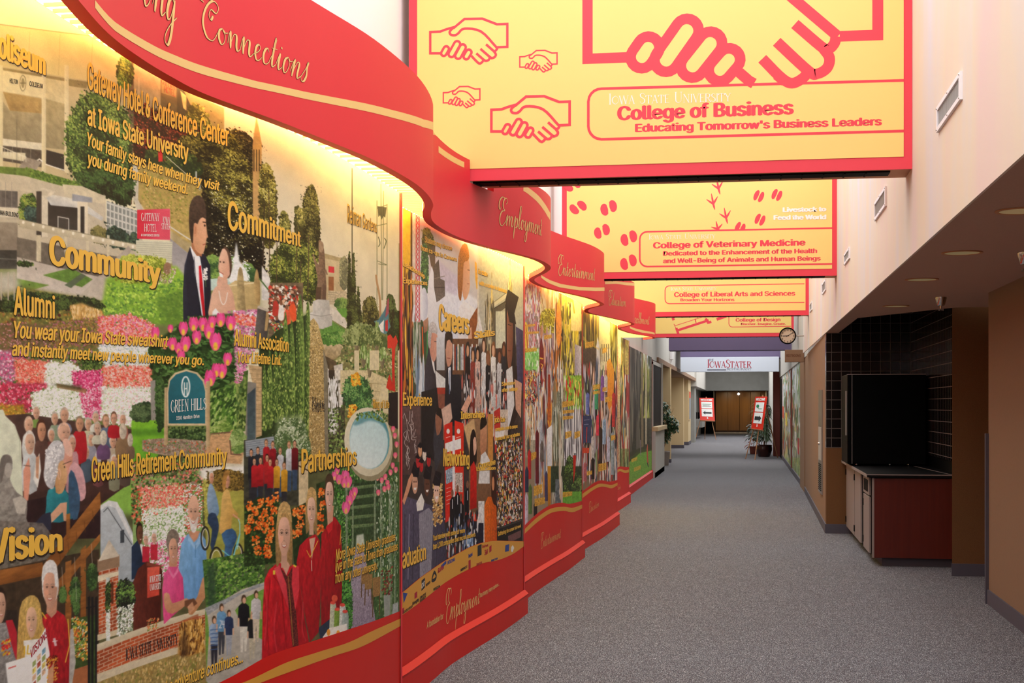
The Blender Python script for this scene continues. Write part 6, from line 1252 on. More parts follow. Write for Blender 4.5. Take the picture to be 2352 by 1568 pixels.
WRITE0 = [  # small words inside the first collage: words, start, end, cap heights, colour, roman?
 ('HILTON', (21.5, 190), (40, 193), 10, 10, 'k', 0), ('COLISEUM', (67, 197), (97, 203), 11, 10, 'k', 0), ('MAN BUILDING', (-4, 492), (41, 499), 10, 10, 'k', 0),
 ('GATEWAY', (323, 507), (365, 507), 18, 17, 'w', 1), ('HOTEL', (330, 531), (359, 532), 17, 17, 'w', 1), ('& CONFERENCE CENTER', (323, 542), (365, 543), 5, 5, 'w', 0), ('IOWA', (373, 511), (389, 512), 14, 13, 'w', 1), ('STATER', (370, 526), (390, 527), 14, 13, 'w', 1),
 ('GREEN HILLS', (391, 947), (473, 939), 28, 25, 'w', 1), ('2200  Hamilton  Drive', (404, 964), (457, 959), 8, 8, 'w', 0), ('GATEWAY', (370, 192), (406, 208), 16, 15, 'r', 1), ('HOTEL', (376, 211), (402, 222), 14, 14, 'r', 1),
 ('IOWA STATE', (343, 1338), (369, 1333), 15, 15, 'w', 1), ('UNIVERSITY', (343, 1356), (369, 1351), 14, 14, 'w', 1), ('IOWA STATE UNIVERSITY', (288, 1516), (408, 1478), 26, 24, 'k', 1),
 ('REIMAN', (716, 930), (744, 938), 20, 16, 'k', 1), ('GARDENS', (716, 945), (746, 945), 22, 18, 'k', 1), ('VISIONS', (69, 1512), (108, 1461), 20, 18, 'r', 0)]
def paint_careers(surf, ya, yb, z0, z1):
    A = Art(surf, ya, yb, z0, z1, 1000, 1500, '#d2ccca', 5, (880, 1260)); F, R, E, L, S, head, tree, streaks = A.F, A.R, A.E, A.L, A.S, A.head, A.tree, A.streaks
    R(900, 430, 1215, 800, '#d9d2c8', c2='#c3bcc0', nz=.04, ns=40); F([(960, 640), (1100, 690), (1100, 800), (960, 800)], '#e9e9ee', c2='#cdd0dc', nz=.05, f=6, sm=3); F([(1010, 600), (1060, 640), (1050, 680), (1010, 660)], '#c4b8c8', f=5, a=.8); R(1100, 560, 1210, 1000, '#b8b6a4', c2='#a8a89c', f=8, nz=.05)
    R(900, 790, 1215, 1400, '#463a34', c2='#2c2628', nz=.15, ns=20, f=8)
    R(925, 440, 943, 770, '#f0c03c', c2='#d89c2c', nz=.05); R(943, 470, 947, 640, '#5a4024'); R(947, 490, 957, 700, '#d8c8b8'); streaks([(925, 650), (948, 650), (948, 900), (925, 900)], 160, ['#3a2a1e', '#c8702c', '#d8a83c', '#5a3a28', '#1f1a18', '#8a4a2c'], (.8, 2.4))
    for i in range(22): y = 482+i*12; L([(956, y), (963, y+12)], 1.2, '#c02a34'); L([(963, y), (956, y+12)], 1.2, '#c02a34')
    L([(956, 482), (955, 745)], 1.4, '#c8343c'); L([(963, 482), (964, 745)], 1.4, '#c8343c'); R(950, 740, 966, 880, '#5a6a4c', nz=.2); streaks([(949, 740), (966, 740), (966, 900), (949, 900)], 120, ['#3c5a40', '#8fa084', '#c8ccc0', '#4a4a3c'], (.6, 1.4)); R(962, 745, 966, 1000, '#9a9488')
    tree([(972, 530), (984, 525), (996, 550), (992, 580), (978, 585), (970, 560)], ['#4a4a20', '#6a6a2c', '#8f8f40'], 160, (1, 2.2)); tree([(970, 570), (982, 572), (984, 650), (976, 690), (968, 640)], ['#2c5030', '#44703c', '#6a9a54'], 160, (1, 2.2)); F([(984, 575), (1000, 560), (1000, 640), (995, 640)], '#5c4c3c', f=1)
    F([(975, 760), (985, 640), (992, 610), (1000, 640), (1012, 700), (1020, 780)], '#f1f1f2', c2='#d4d6da', nz=.03); F([(996, 612), (1008, 596), (1012, 640), (1022, 645), (1023, 680), (1010, 690), (1003, 694), (997, 660)], '#4a423c', c2='#6a625a', nz=.15, ns=4); L([(998, 640), (1022, 634)], 2, '#7c746a'); L([(998, 660), (1022, 660)], 2, '#2f2a26')
    # engineer, older man, young man in suits
    F([(966, 735), (984, 735), (986, 800), (980, 840), (968, 830)], '#3c4a30', nz=.1); L([(970, 750), (973, 835)], 2.5, '#d85a2c'); L([(982, 745), (981, 830)], 2.5, '#3f8a4a'); E(974, 700, 9, 40, '#eceef4', c2='#b8bccc', v=(1, 0), nz=.03); F([(972, 738), (984, 728), (982, 760), (974, 765)], '#b88a70', c2='#8f6048'); streaks([(955, 830), (975, 830), (975, 920), (955, 920)], 90, ['#cfd8e0', '#8fa4b8', '#5c7088', '#e8ecf0'], (.8, 2))
    F([(974, 1010), (976, 850), (984, 800), (996, 812), (1003, 850), (1004, 1040), (985, 1060)], '#3f3b44', c2='#2a282e', v=(1, 0), nz=.1, ns=8); F([(988, 810), (996, 815), (1000, 860), (996, 850)], '#e4e0dc'); F([(985, 770), (992, 750), (1003, 760), (1006, 790), (1004, 815), (996, 832), (988, 810)], '#d49a84', c2='#bf7f6a', v=(-1, 0), nz=.04, sm=2); F([(983, 790), (985, 750), (995, 738), (1005, 752), (1004, 768), (992, 764), (989, 800)], '#c9c4c0', c2='#9c9894', nz=.14, ns=4, sm=2); L([(998, 784), (1005, 785)], 1.4, '#4a3c38')
    R(1003, 775, 1022, 850, '#c8ccd0', c2='#b0b4b4', nz=.05); F([(1000, 850), (1025, 870), (1025, 905), (1003, 890)], '#d8d8d4'); R(1003, 890, 1024, 905, '#a03828'); R(1003, 905, 1022, 1010, '#7c4a3a', nz=.1)
    F([(1022, 975), (1024, 860), (1030, 840), (1044, 836), (1054, 850), (1061, 880), (1060, 980)], '#26262c', c2='#1a1a1f', nz=.1, ns=7); F([(1030, 845), (1036, 842), (1036, 900), (1031, 880)], '#e2e4ea'); L([(1034, 850), (1033, 905)], 1.6, '#6a7a9a'); F([(1024, 785), (1030, 768), (1038, 775), (1040, 805), (1037, 835), (1029, 842), (1025, 820)], '#cf9a80', c2='#b88068', nz=.03, sm=2); F([(1022, 800), (1023, 768), (1031, 758), (1040, 768), (1040, 790), (1034, 780), (1027, 784), (1025, 800)], '#2c221c', nz=.12, sm=2); L([(1027, 822), (1035, 823)], 1.4, '#8f4a40')
    # student reading, bookshelf
    F([(1050, 760), (1056, 705), (1066, 690), (1080, 700), (1100, 715), (1110, 760), (1090, 800), (1056, 790)], '#f2eeea', c2='#d8cfcc', nz=.04, f=1); F([(1062, 600), (1074, 588), (1080, 612), (1080, 640), (1081, 655), (1077, 676), (1068, 690), (1062, 660)], '#e8b088', c2='#d8946c', v=(-1, 0), nz=.02, sm=2); F([(1052, 640), (1054, 590), (1063, 563), (1074, 562), (1079, 590), (1074, 600), (1066, 605), (1064, 650), (1060, 690), (1054, 680)], '#b87a3e', c2='#8f5628', nz=.16, ns=4, ax=.4, sm=2); L([(1075, 620), (1080, 621)], 1.4, '#4a3020'); L([(1074, 652), (1079, 652)], 1.2, '#a04a3c'); F([(1080, 735), (1098, 705), (1102, 720), (1086, 800), (1080, 790)], '#8a5028', nz=.1); F([(1076, 760), (1084, 750), (1086, 800), (1078, 810)], '#dba07c')
    F([(1092, 600), (1096, 605), (1100, 660), (1096, 665), (1093, 640)], '#e8a83c', f=1); R(1098, 640, 1101, 830, '#d8d0c0')
    R(1040, 778, 1100, 860, '#6a4830', nz=.1)
    for i in range(16): R(1041+i*3.6, 790+(i % 3)*3, 1044+i*3.6, 850, ['#c8c4c0', '#8a3a2c', '#3c4a5c', '#d8d0b8', '#5a6a50', '#a8b0b8'][i % 6], nz=.1)
    # campanile, bridge, graduate in profile
    for x, w, y0, y1 in ((1173, 6, 610, 700), (1131, 5, 640, 800)): F([(x, y0), (x+w*.4, y0+40), (x+w, y1), (x-w, y1), (x-w*.4, y0+40)], '#ead27a', c2='#c8b684', nz=.08, ns=4); L([(x, y0-14), (x, y0)], 1.2, '#8a7a50'); streaks([(x-w, y0+40), (x+w, y0+40), (x+w, y1), (x-w, y1)], 30, ['#8a784a', '#f2e6b0'], (.4, .9))
    L([(1128, 705), (1168, 676)], 8, '#d8d0b4'); L([(1128, 700), (1168, 670)], 1.4, '#7a7460'); F([(1132, 710), (1164, 690), (1164, 706), (1140, 724), (1140, 800), (1132, 800)], '#5a5448'); L([(1130, 712), (1164, 692)], 1.5, '#3a362e'); R(1140, 715, 1162, 800, '#c8ccb8', f=1)
    streaks([(1115, 690), (1136, 690), (1136, 860), (1115, 860)], 140, ['#5a5440', '#b8a878', '#8a8064', '#d8c8a0', '#3c382c'], (.5, 1.4))
    F([(1164, 880), (1162, 700), (1170, 690), (1185, 730), (1186, 840), (1200, 840), (1203, 920), (1170, 1000)], '#2a211e', nz=.1); F([(1166, 710), (1172, 696), (1178, 720), (1180, 760), (1178, 820), (1172, 850), (1166, 820)], '#8a5a44', c2='#6a4030', v=(1, 0), nz=.05, sm=2); L([(1168, 745), (1176, 748)], 1.4, '#20140e'); L([(1168, 805), (1175, 806)], 1.6, '#5a2a24'); F([(1162, 690), (1168, 665), (1193, 683), (1183, 720), (1187, 745), (1172, 740)], '#37302a', c2='#241f1b', nz=.08); F([(1186, 750), (1203, 760), (1203, 900), (1190, 880)], '#4a4668', c2='#37344e', v=(1, 0), nz=.1); F([(1164, 850), (1178, 840), (1183, 930), (1168, 990)], '#d8d6d8', nz=.1, ax=.3); F([(1183, 870), (1200, 880), (1198, 960), (1186, 940)], '#c8947c', nz=.08)
    # row of students
    pr = np.random.RandomState(3)
    for x, y, c in ((1075, 800, '#241d1c'), (1087, 812, '#8a3a30'), (1098, 810, '#d8b0a0'), (1112, 790, '#dcdcdc'), (1122, 820, '#222224'), (1134, 800, '#e8e6e2'), (1148, 815, '#c8c8cc'), (1158, 800, '#2a2a30')):
        F([(x-5, y+22), (x, y+14), (x+6, y+22), (x+7, y+170), (x-6, y+170)], c, c2=tuple(hx(c)*.75), nz=.14, ns=6, ax=.3); F([(x-4, y+12), (x-3, y-10), (x+2, y-16), (x+5, y-6), (x+5, y+20)], ['#20160f', '#4a3020', '#2c2420', '#7a5030'][pr.randint(4)], nz=.1, sm=2); E(x+.5, y+6, 3, 13, ['#c8906c', '#d8a888', '#8a5a40'][pr.randint(3)], nz=0)
    streaks([(1062, 850), (1165, 850), (1165, 1000), (1062, 1000)], 260, ['#e8e4e0', '#2a2628', '#c8a894', '#8a8488', '#5c4a44', '#d86a5c'], (.6, 1.8), (4, 12))
    # chalk board, dark suits
    R(924, 930, 966, 1090, '#5c4744', c2='#4a3836', nz=.1)
    for i in range(26): x, y = pr.uniform(927, 960), pr.uniform(940, 1060); L([(x, y), (x+pr.uniform(-6, 6), y+pr.uniform(4, 26)), (x+pr.uniform(-4, 8), y+pr.uniform(10, 30))], .9, '#d8d0cc', sm=3, a=.8)
    F([(968, 1040), (968, 900), (1004, 890), (1010, 960), (1000, 1060)], '#1f1c1e', nz=.15); F([(995, 1010), (1000, 950), (1010, 938), (1018, 960), (1018, 1040), (1000, 1090)], '#35353c', nz=.12); F([(1000, 960), (1006, 940), (1015, 950), (1014, 985), (1004, 1000)], '#8a5c46', sm=2, nz=.05); F([(1002, 950), (1008, 936), (1017, 944), (1016, 962), (1008, 955)], '#1c1512', sm=2)
    F([(1014, 940), (1036, 925), (1040, 960), (1022, 990)], '#cfa894', f=1); F([(1060, 940), (1078, 905), (1084, 920), (1070, 950)], '#d49a80')
    # stand with red banners
    F([(1021, 976), (1040, 968), (1040, 1190), (1024, 1200)], '#cf2a1e', nz=.05); F([(1045, 965), (1066, 972), (1066, 1165), (1046, 1160)], '#d8301f', nz=.05); F([(1023, 1018), (1060, 1006), (1060, 1030), (1023, 1040)], '#ece6e0'); R(1040, 1000, 1046, 1140, '#dfd8d8'); 
    for x in (1030, 1054): E(x, 990, 4, 6, '#f0e0d8'); L([(x-5, 1005), (x+5, 1002)], 1.4, '#f0d8d0')
    F([(1024, 1080), (1040, 1072), (1040, 1105), (1025, 1112)], '#8a9aa8', nz=.3, ns=4); F([(1046, 1085), (1064, 1085), (1064, 1130), (1047, 1128)], '#b8a89c', nz=.3, ns=4)
    for i in range(5): L([(1026, 1122+i*9), (1036, 1118+i*9)], 1, '#f0d0c8')
    for x, y in ((1040, 1150), (1052, 1140), (1060, 1160), (1075, 1130), (1082, 1160)): F([(x-6, y), (x, y-12), (x+6, y), (x+6, y+90), (x-6, y+90)], pr.choice(['#16161a', '#22222a', '#1c1a1c']), nz=.1); E(x, y-18, 3, 9, '#7a5240', nz=.1); L([(x, y-4), (x, y+18)], 1.4, '#d8d8dc')
    # interviews
    R(1078, 960, 1130, 1180, '#8a6a4c', c2='#6a4a34', nz=.08); R(1122, 950, 1134, 1060, '#c08040'); F([(1066, 980), (1090, 960), (1096, 1010), (1080, 1040)], '#c8a070', f=2); F([(1080, 1060), (1082, 1000), (1090, 985), (1096, 1010), (1096, 1060), (1086, 1080)], '#241a16', nz=.1, sm=2); F([(1088, 1010), (1094, 1004), (1096, 1030), (1090, 1046)], '#d8a488', sm=2); F([(1081, 1170), (1082, 1070), (1090, 1058), (1096, 1080), (1096, 1165)], '#c8281f', c2='#9c1a14', nz=.1); F([(1104, 1030), (1106, 970), (1114, 962), (1120, 985), (1118, 1030), (1110, 1048)], '#c48a68', c2='#a87050', sm=2); F([(1104, 985), (1106, 962), (1114, 955), (1120, 970), (1116, 978), (1108, 985)], '#241c16', sm=2); F([(1100, 1110), (1106, 1045), (1116, 1036), (1126, 1055), (1126, 1110)], '#d8d4d0', nz=.08); R(1083, 1180, 1104, 1196, '#d03a24')
    R(1134, 940, 1168, 1000, '#c8b8a8', nz=.1); F([(1136, 945), (1150, 935), (1152, 1030), (1138, 1040)], '#b8342c'); R(1138, 985, 1160, 1020, '#e4dcd4', f=2)
    # career fair hall
    R(1143, 1005, 1202, 1225, '#3c342c', nz=.2); A.crowd([(1142, 1012), (1200, 1000), (1200, 1195), (1143, 1215)], 620, (1.0, 1.9), 2.0); streaks([(1142, 1012), (1200, 1000), (1200, 1200), (1143, 1215)], 420, ['#e8e4dc', '#26221e', '#d8b83c', '#f4f0e8', '#3a342c', '#c8b8a0'], (.4, .9), (4, 12)); F([(1142, 1212), (1200, 1190), (1200, 1240), (1142, 1260)], '#1f1c1a', nz=.15); L([(1142, 1214), (1200, 1193)], 2, '#4a463e'); F([(1168, 1230), (1198, 1216), (1198, 1232), (1170, 1246)], '#6a4a48')
    F([(1112, 1240), (1114, 1160), (1122, 1140), (1134, 1140), (1142, 1165), (1143, 1240), (1120, 1255)], '#e0661c', c2='#b84812', v=(1, .2), nz=.14, ns=7, ax=.4, sm=1); F([(1130, 1140), (1131, 1095), (1136, 1080), (1141, 1100), (1140, 1160)], '#3a1f16', sm=2); E(1134, 1110, 3, 16, '#c8845c', nz=0); R(1100, 1150, 1114, 1260, '#d8d4d0', nz=.15); R(1090, 1200, 1112, 1260, '#20202c', nz=.2); F([(1066, 1230), (1090, 1215), (1088, 1260), (1068, 1275)], '#8fa8c8', nz=.15)
    streaks([(1020, 1190), (1100, 1170), (1100, 1260), (1020, 1290)], 160, ['#1a181c', '#2c2a30', '#d8d4d0', '#a83028', '#4a5a78'], (.8, 2), (4, 10))
    # graduates in gowns
    F([(922, 1360), (922, 1150), (935, 1140), (962, 1150), (1020, 1170), (1026, 1290), (960, 1340)], '#544f62', c2='#3a3648', v=(1, .3), nz=.16, ns=9, ax=.25)
    for x in (930, 940, 950, 968, 978, 990, 1005): L([(x, 1180), (x-3, 1330)], 1.6, '#35313f' if int(x) % 4 else '#8a869a')
    F([(962, 1180), (985, 1165), (996, 1180), (990, 1330), (965, 1335)], '#8f8d98', nz=.16, ns=7, ax=.2, a=.8)
    for x, y, sk, hr in ((953, 1110, '#c8967c', '#3a2418'), (981, 1115, '#5a3a2c', '#1c1410'), (1003, 1130, '#e0b49c', '#c09050')):
        if hr == '#c09050': S([(994, 1110), (1016, 1110), (1016, 1200), (996, 1210)], 260, (1.4, 3), ['#b8864a', '#d8ae6c', '#8a5c2c', '#e4c48c'])
        E(x, y, 6.5, 24, sk, nz=.04); E(x-2, y-4, 1.1, 2, '#201410', nz=0); E(x+2.5, y-4, 1.1, 2, '#201410', nz=0); F([(x-3, y+10), (x+4, y+9), (x+2, y+15), (x-1, y+15)], '#f4ece8', nz=0); F([(x-9, y-22), (x-2, y-50), (x+12, y-44), (x+8, y-14), (x-6, y-16)], '#17151a', nz=.08); L([(x-2, y-40), (x+6, y-30)], 1, '#35313a')
    F([(924, 1150), (938, 1100), (946, 1085), (949, 1092), (942, 1120), (928, 1160)], '#cf9070', nz=.05); F([(956, 1155), (968, 1132), (975, 1150), (972, 1170), (958, 1174)], '#e4e0d8', nz=.05)
    for x, y in ((960, 1060), (975, 1045), (968, 1070), (985, 1058), (965, 1035)): E(x, y, 4.5, 14, pr.choice(['#c8906c', '#3a2418', '#a82428', '#d8c8b8', '#1c1818']), nz=.1); F([(x-7, y-10), (x, y-20), (x+7, y-12), (x+2, y-6)], '#17151a')
    A.soften(.4); return A

def paint_sports(surf, ya, yb, z0, z1):
    A = Art(surf, ya, yb, z0, z1, 620, 1100, '#8a7a66', 7, (1160, 1400)); F, R, E, L, S, tree, st = A.F, A.R, A.E, A.L, A.S, A.tree, A.streaks
    R(1190, 560, 1345, 720, '#e4d8a0', c2='#d8c48c', nz=.06); q = lambda x0, y0, x1, y1: [(x0, y0), (x1, y0), (x1, y1), (x0, y1)]
    st(q(1204, 640, 1242, 800), 520, ['#d8a0a0', '#f0e4e0', '#c85a5a', '#a8808a', '#e8c8c0', '#8a4a50', '#cfd0d8'], (.6, 1.5), (3, 9)); R(1204, 800, 1240, 850, '#7fc45c', nz=.1, f=2); st(q(1204, 800, 1240, 850), 90, ['#a8d884', '#5c9a44', '#e8e8d8'], (.6, 1.3), (3, 8))
    F([(1206, 740), (1212, 750), (1214, 790), (1210, 810), (1205, 790)], '#e0b83c', sm=2); L([(1208, 745), (1212, 800)], 1.6, '#b02c30')
    R(1242, 640, 1290, 720, '#d8b878', nz=.08, f=2); st(q(1242, 640, 1290, 730), 160, ['#e8d49c', '#b88a4c', '#f2e4b8'], (.6, 1.5)); tree([(1243, 720), (1262, 710), (1280, 720), (1284, 760), (1262, 770), (1243, 760)], ['#8a7a1c', '#b8a82c', '#d8cc4c', '#4a4a1c'], 220, (1, 2.4)); R(1244, 765, 1290, 900, '#8a6a70', c2='#75605c', nz=.12, f=2); st(q(1244, 765, 1290, 900), 200, ['#a8848c', '#5c4448', '#c8a4a0', '#e8883c', '#d8d0c8'], (.6, 1.6))
    st(q(1274, 640, 1294, 960), 320, ['#5a3a20', '#c8702c', '#3a2a1a', '#e8a84c', '#8a4a24', '#d8c8b0'], (.7, 1.8)); F([(1280, 700), (1287, 690), (1290, 760), (1284, 800), (1278, 770)], '#e88a3c', nz=.1, sm=2)
    R(1290, 650, 1340, 760, '#b89c5c', c2='#d8bc7c', v=(1, 0), nz=.08, f=2); st(q(1290, 690, 1340, 870), 420, ['#4a4418', '#c8b02c', '#8a8424', '#e8d85c', '#2c2a14', '#a89a3c'], (.7, 2), (4, 12)); R(1312, 680, 1336, 760, '#d8c088', f=2, nz=.06); L([(1316, 690), (1320, 720)], 3, '#d8882c'); R(1304, 680, 1316, 694, '#e0b848')
    F([(1321, 790), (1336, 796), (1336, 880), (1320, 870)], '#8f8498', c2='#c8c4cc', v=(1, 0), nz=.1); R(1318, 866, 1337, 880, '#3a3a58'); R(1316, 880, 1322, 930, '#b02424')
    R(1293, 862, 1337, 940, '#84b43a', nz=.12); st(q(1293, 860, 1337, 930), 90, ['#5c8a2c', '#d8302c', '#e8d060', '#2c2a24', '#c8e080'], (.7, 1.6), (4, 10))
    A.crowd(q(1204, 850, 1245, 975), 300, (.9, 1.7), 2.2); st(q(1204, 850, 1250, 1000), 260, ['#c82c30', '#e8e0d8', '#1f1c1e', '#d8a070', '#8a2024', '#f4d060'], (.5, 1.2), (3, 8))
    F([(1239, 800), (1243, 770), (1249, 800), (1250, 860), (1246, 890), (1239, 860)], '#6a1c20', c2='#8a2a24', nz=.1); L([(1240, 822), (1248, 824)], 3, '#d8a030'); L([(1242, 835), (1247, 838), (1242, 850), (1247, 852)], 1.6, '#e8b83c'); E(1244, 762, 3, 16, '#b87a58'); F([(1249, 780), (1254, 800), (1250, 840)], '#c88a68')
    R(1205, 985, 1232, 1050, '#b0a890', c2='#988f7a', nz=.15); t = [(1211, 1045), (1211, 1010), (1214, 998), (1217, 1010), (1217, 1045)]; F(t, '#4a463c'); R(1220, 1000, 1231, 1010, '#e0dac8'); st(q(1204, 940, 1240, 1000), 120, ['#e8e0c8', '#b89a5c', '#8a8474', '#d8884c', '#f0e8d8'], (.6, 1.4))
    st(q(1230, 850, 1300, 1130), 520, ['#d8d4d0', '#a8a4a4', '#5c5a5c', '#8f98a4', '#e8e4e0', '#6a1c24', '#3c3a3c', '#c8a890', '#e0882c'], (.7, 1.8), (8, 22))
    for x, y0, y1, c in ((1234, 985, 1110, '#6a1c28'), (1243, 960, 1040, '#b8bcc4'), (1245, 1010, 1060, '#6c625c'), (1216, 1030, 1100, '#c82a2c'), (1210, 1070, 1130, '#2c3450'), (1209, 1130, 1205, '#d8c8dc'), (1218, 1110, 1180, '#5c7a3c'), (1230, 1150, 1185, '#1f1e20'), (1255, 1080, 1150, '#4a4468')): F([(x-4, y0+10), (x, y0), (x+4, y0+10), (x+4, y1), (x-4, y1)], c, c2=tuple(hx(c)*.75), v=(1, 0), nz=.12)
    F([(1259, 860), (1264, 860), (1267, 980), (1262, 990), (1258, 970)], '#8a2c1c', c2='#c8702c', nz=.12); L([(1259, 965), (1263, 985), (1267, 965)], 1.6, '#e8b83c'); F([(1257, 985), (1268, 975), (1268, 1070), (1258, 1075)], '#eceae8', c2='#d0d0d4', nz=.05); F([(1258, 1070), (1266, 1070), (1265, 1160), (1259, 1165)], '#c8861f', c2='#a86a18', nz=.06)
    R(1270, 900, 1300, 1060, '#8f9080', nz=.2, ns=6, f=2); st(q(1270, 900, 1302, 1150), 260, ['#a8ac98', '#6a6e58', '#c8ccb8', '#4a5040', '#8a7a5c'], (.6, 1.6)); st(q(1296, 950, 1337, 1060), 260, ['#d8d8dc', '#5c5a64', '#a8a4ac', '#e8e8ea', '#3c3a40'], (.8, 1.6), (14, 30))
    R(1266, 1070, 1337, 1130, '#2c3a28', nz=.2, f=2); tree([(1296, 1090), (1304, 1050), (1316, 1052), (1325, 1090), (1318, 1130), (1300, 1130)], ['#24341c', '#3c5428', '#587838', '#7a9848'], 200, (1, 2.2)); tree([(1320, 1110), (1337, 1090), (1337, 1140), (1316, 1140)], ['#2c3c20', '#48642e', '#6a8a44'], 120, (1, 2.2)); R(1276, 1100, 1292, 1160, '#5c6468', nz=.2); R(1292, 1128, 1340, 1200, '#5f9c34', nz=.12); L([(1319, 1020), (1321, 1040)], 6, '#e8e8ec'); F([(1317, 1045), (1324, 1045), (1322, 1080), (1318, 1110)], '#c02418'); st(q(1285, 980, 1292, 1160), 40, ['#d8d0c0', '#c0a080'], (.8, 1.6))
    for x, y, w, h in ((1292, 922, 26, 14), (1293, 942, 26, 8), (1293, 956, 24, 8), (1299, 992, 14, 16), (1320, 992, 13, 16), (1226, 1116, 20, 24), (1228, 1145, 24, 18), (1293, 1130, 22, 12), (1220, 1040, 12, 18), (1206, 745, 24, 6), (1206, 762, 32, 6), (1205, 800, 28, 10), (1250, 770, 18, 10)):
        F([(x, y), (x+w, y-h*.2), (x+w, y+h*.6), (x, y+h)], '#d89c34', nz=.25, ns=3, a=.85)
        for i in range(int(w/3)): L([(x+1+i*3, y+h*.1), (x+1+i*3, y+h*.75)], .6, '#6a4418', a=.6)
    A.soften(.35); return A

def paint_school(surf, ya, yb, z0, z1):
    A = Art(surf, ya, yb, z0, z1, 420, 900, '#7a6a54', 9, (1300, 1460)); F, R, E, L, S, tree, st = A.F, A.R, A.E, A.L, A.S, A.tree, A.streaks; q = lambda x0, y0, x1, y1: [(x0, y0), (x1, y0), (x1, y1), (x0, y1)]
    R(1330, 660, 1425, 800, '#b8a050', c2='#8a7a40', nz=.1); st(q(1336, 690, 1380, 860), 420, ['#3a3014', '#8a7a2c', '#5c5020', '#c8b44c', '#241e10', '#6a5c34'], (.6, 1.8)); R(1376, 700, 1412, 800, '#ece4ac', c2='#d8cc94', nz=.05, f=3); st(q(1402, 740, 1420, 850), 160, ['#6a6420', '#a89c38', '#4a4418', '#d8cc68'], (.6, 1.5))
    F([(1369, 800), (1373, 772), (1378, 800), (1380, 860), (1376, 900), (1369, 880)], '#e4e4ea', c2='#b8b8c4', v=(1, 0), nz=.06); R(1380, 800, 1402, 850, '#d8d0b0', f=1, nz=.08); 
    for x in (1383, 1388, 1393, 1398): L([(x, 790), (x, 830)], 1.4, '#3c3424')
    R(1338, 800, 1370, 860, '#4a3c30', nz=.15, f=2); F([(1338, 830), (1366, 850), (1366, 905), (1338, 890)], '#5c4438', nz=.12); R(1338, 870, 1420, 1100, '#5c5048', nz=.2, f=4)
    st(q(1338, 850, 1420, 1100), 700, ['#2a2220', '#c8c0bc', '#8a5a44', '#3c4a64', '#d8a88c', '#7a8a5c', '#e8e0d8', '#a83c34', '#1c1a1c', '#b8b0c0'], (.7, 1.9), (8, 22))
    R(1338, 954, 1358, 1017, '#2c3454', c2='#3a4260', nz=.1); L([(1341, 965), (1354, 963)], 1, '#8a90a8'); L([(1341, 975), (1352, 974)], 1, '#8a90a8'); L([(1348, 980), (1347, 1016)], 1.8, '#b8342c'); R(1338, 1028, 1353, 1040, '#c8442c')
    F([(1394, 830), (1402, 822), (1411, 850), (1409, 930), (1403, 960), (1396, 930)], '#e89a34', c2='#d8781c', nz=.1, ax=.3, sm=1); F([(1400, 940), (1406, 930), (1402, 975), (1396, 985)], '#d8a080'); F([(1370, 955), (1376, 950), (1376, 1000), (1369, 1000)], '#d8384c', nz=.1)
    for x, y0, y1, c in ((1350, 900, 952, '#6a74b8'), (1370, 880, 940, '#3fa070'), (1384, 860, 920, '#8a5ab0'), (1392, 860, 900, '#d8d4dc'), (1388, 960, 1020, '#9ab8d8'), (1398, 1000, 1060, '#c8c8e0'), (1410, 900, 980, '#c83838'), (1362, 1000, 1060, '#d8ccc4'), (1344, 1060, 1105, '#c86a6c'), (1362, 1050, 1100, '#241c1c'), (1380, 980, 1080, '#3c2a24'), (1408, 990, 1090, '#98a8b0')): F([(x-4, y0+6), (x, y0), (x+4, y0+6), (x+3.6, y1), (x-4, y1)], c, c2=tuple(hx(c)*.75), v=(1, 0), nz=.12)
    F([(1338, 770), (1356, 790), (1376, 800), (1376, 804), (1338, 780)], '#d8a83c', a=.5)
    for x, y, w, h in ((1362, 884, 16, 12), (1362, 898, 16, 8), (1390, 912, 16, 12), (1375, 1065, 18, 18), (1348, 1082, 12, 10), (1384, 890, 10, 10), (1344, 786, 20, 14), (1384, 800, 10, 12), (1404, 1000, 10, 12)):
        F([(x, y), (x+w, y-h*.2), (x+w, y+h*.7), (x, y+h)], '#d89c34', nz=.25, ns=3, a=.85)
    A.soften(.35); return A

def paint_enroll(surf, ya, yb, z0, z1):
    A = Art(surf, ya, yb, z0, z1, 260, 800, '#8a7a60', 11, (1390, 1470)); F, R, st = A.F, A.R, A.streaks; q = lambda x0, y0, x1, y1: [(x0, y0), (x1, y0), (x1, y1), (x0, y1)]
    R(1400, 720, 1450, 860, '#d8d0a8', nz=.08); st(q(1416, 740, 1446, 1090), 620, ['#c8c0ac', '#8a3028', '#5c6a3c', '#e8e0d0', '#3a302c', '#d8a85c', '#7a8a98', '#a83c3c', '#2c2a2c'], (.6, 1.6), (10, 26)); R(1414, 745, 1424, 1080, '#e0d4a4', c2='#b0a488', nz=.14, ns=5, a=.7); st(q(1426, 740, 1436, 860), 60, ['#4a4020', '#8a7a3c', '#c8b860'], (.6, 1.4)); R(1436, 780, 1446, 860, '#c8b048', nz=.2, a=.7); F([(1438, 870), (1446, 880), (1446, 960), (1438, 940)], '#a83030', a=.7)
    R(1425, 1030, 1446, 1090, '#5c7a3c', nz=.2, a=.6)
    A.soften(.3); return A

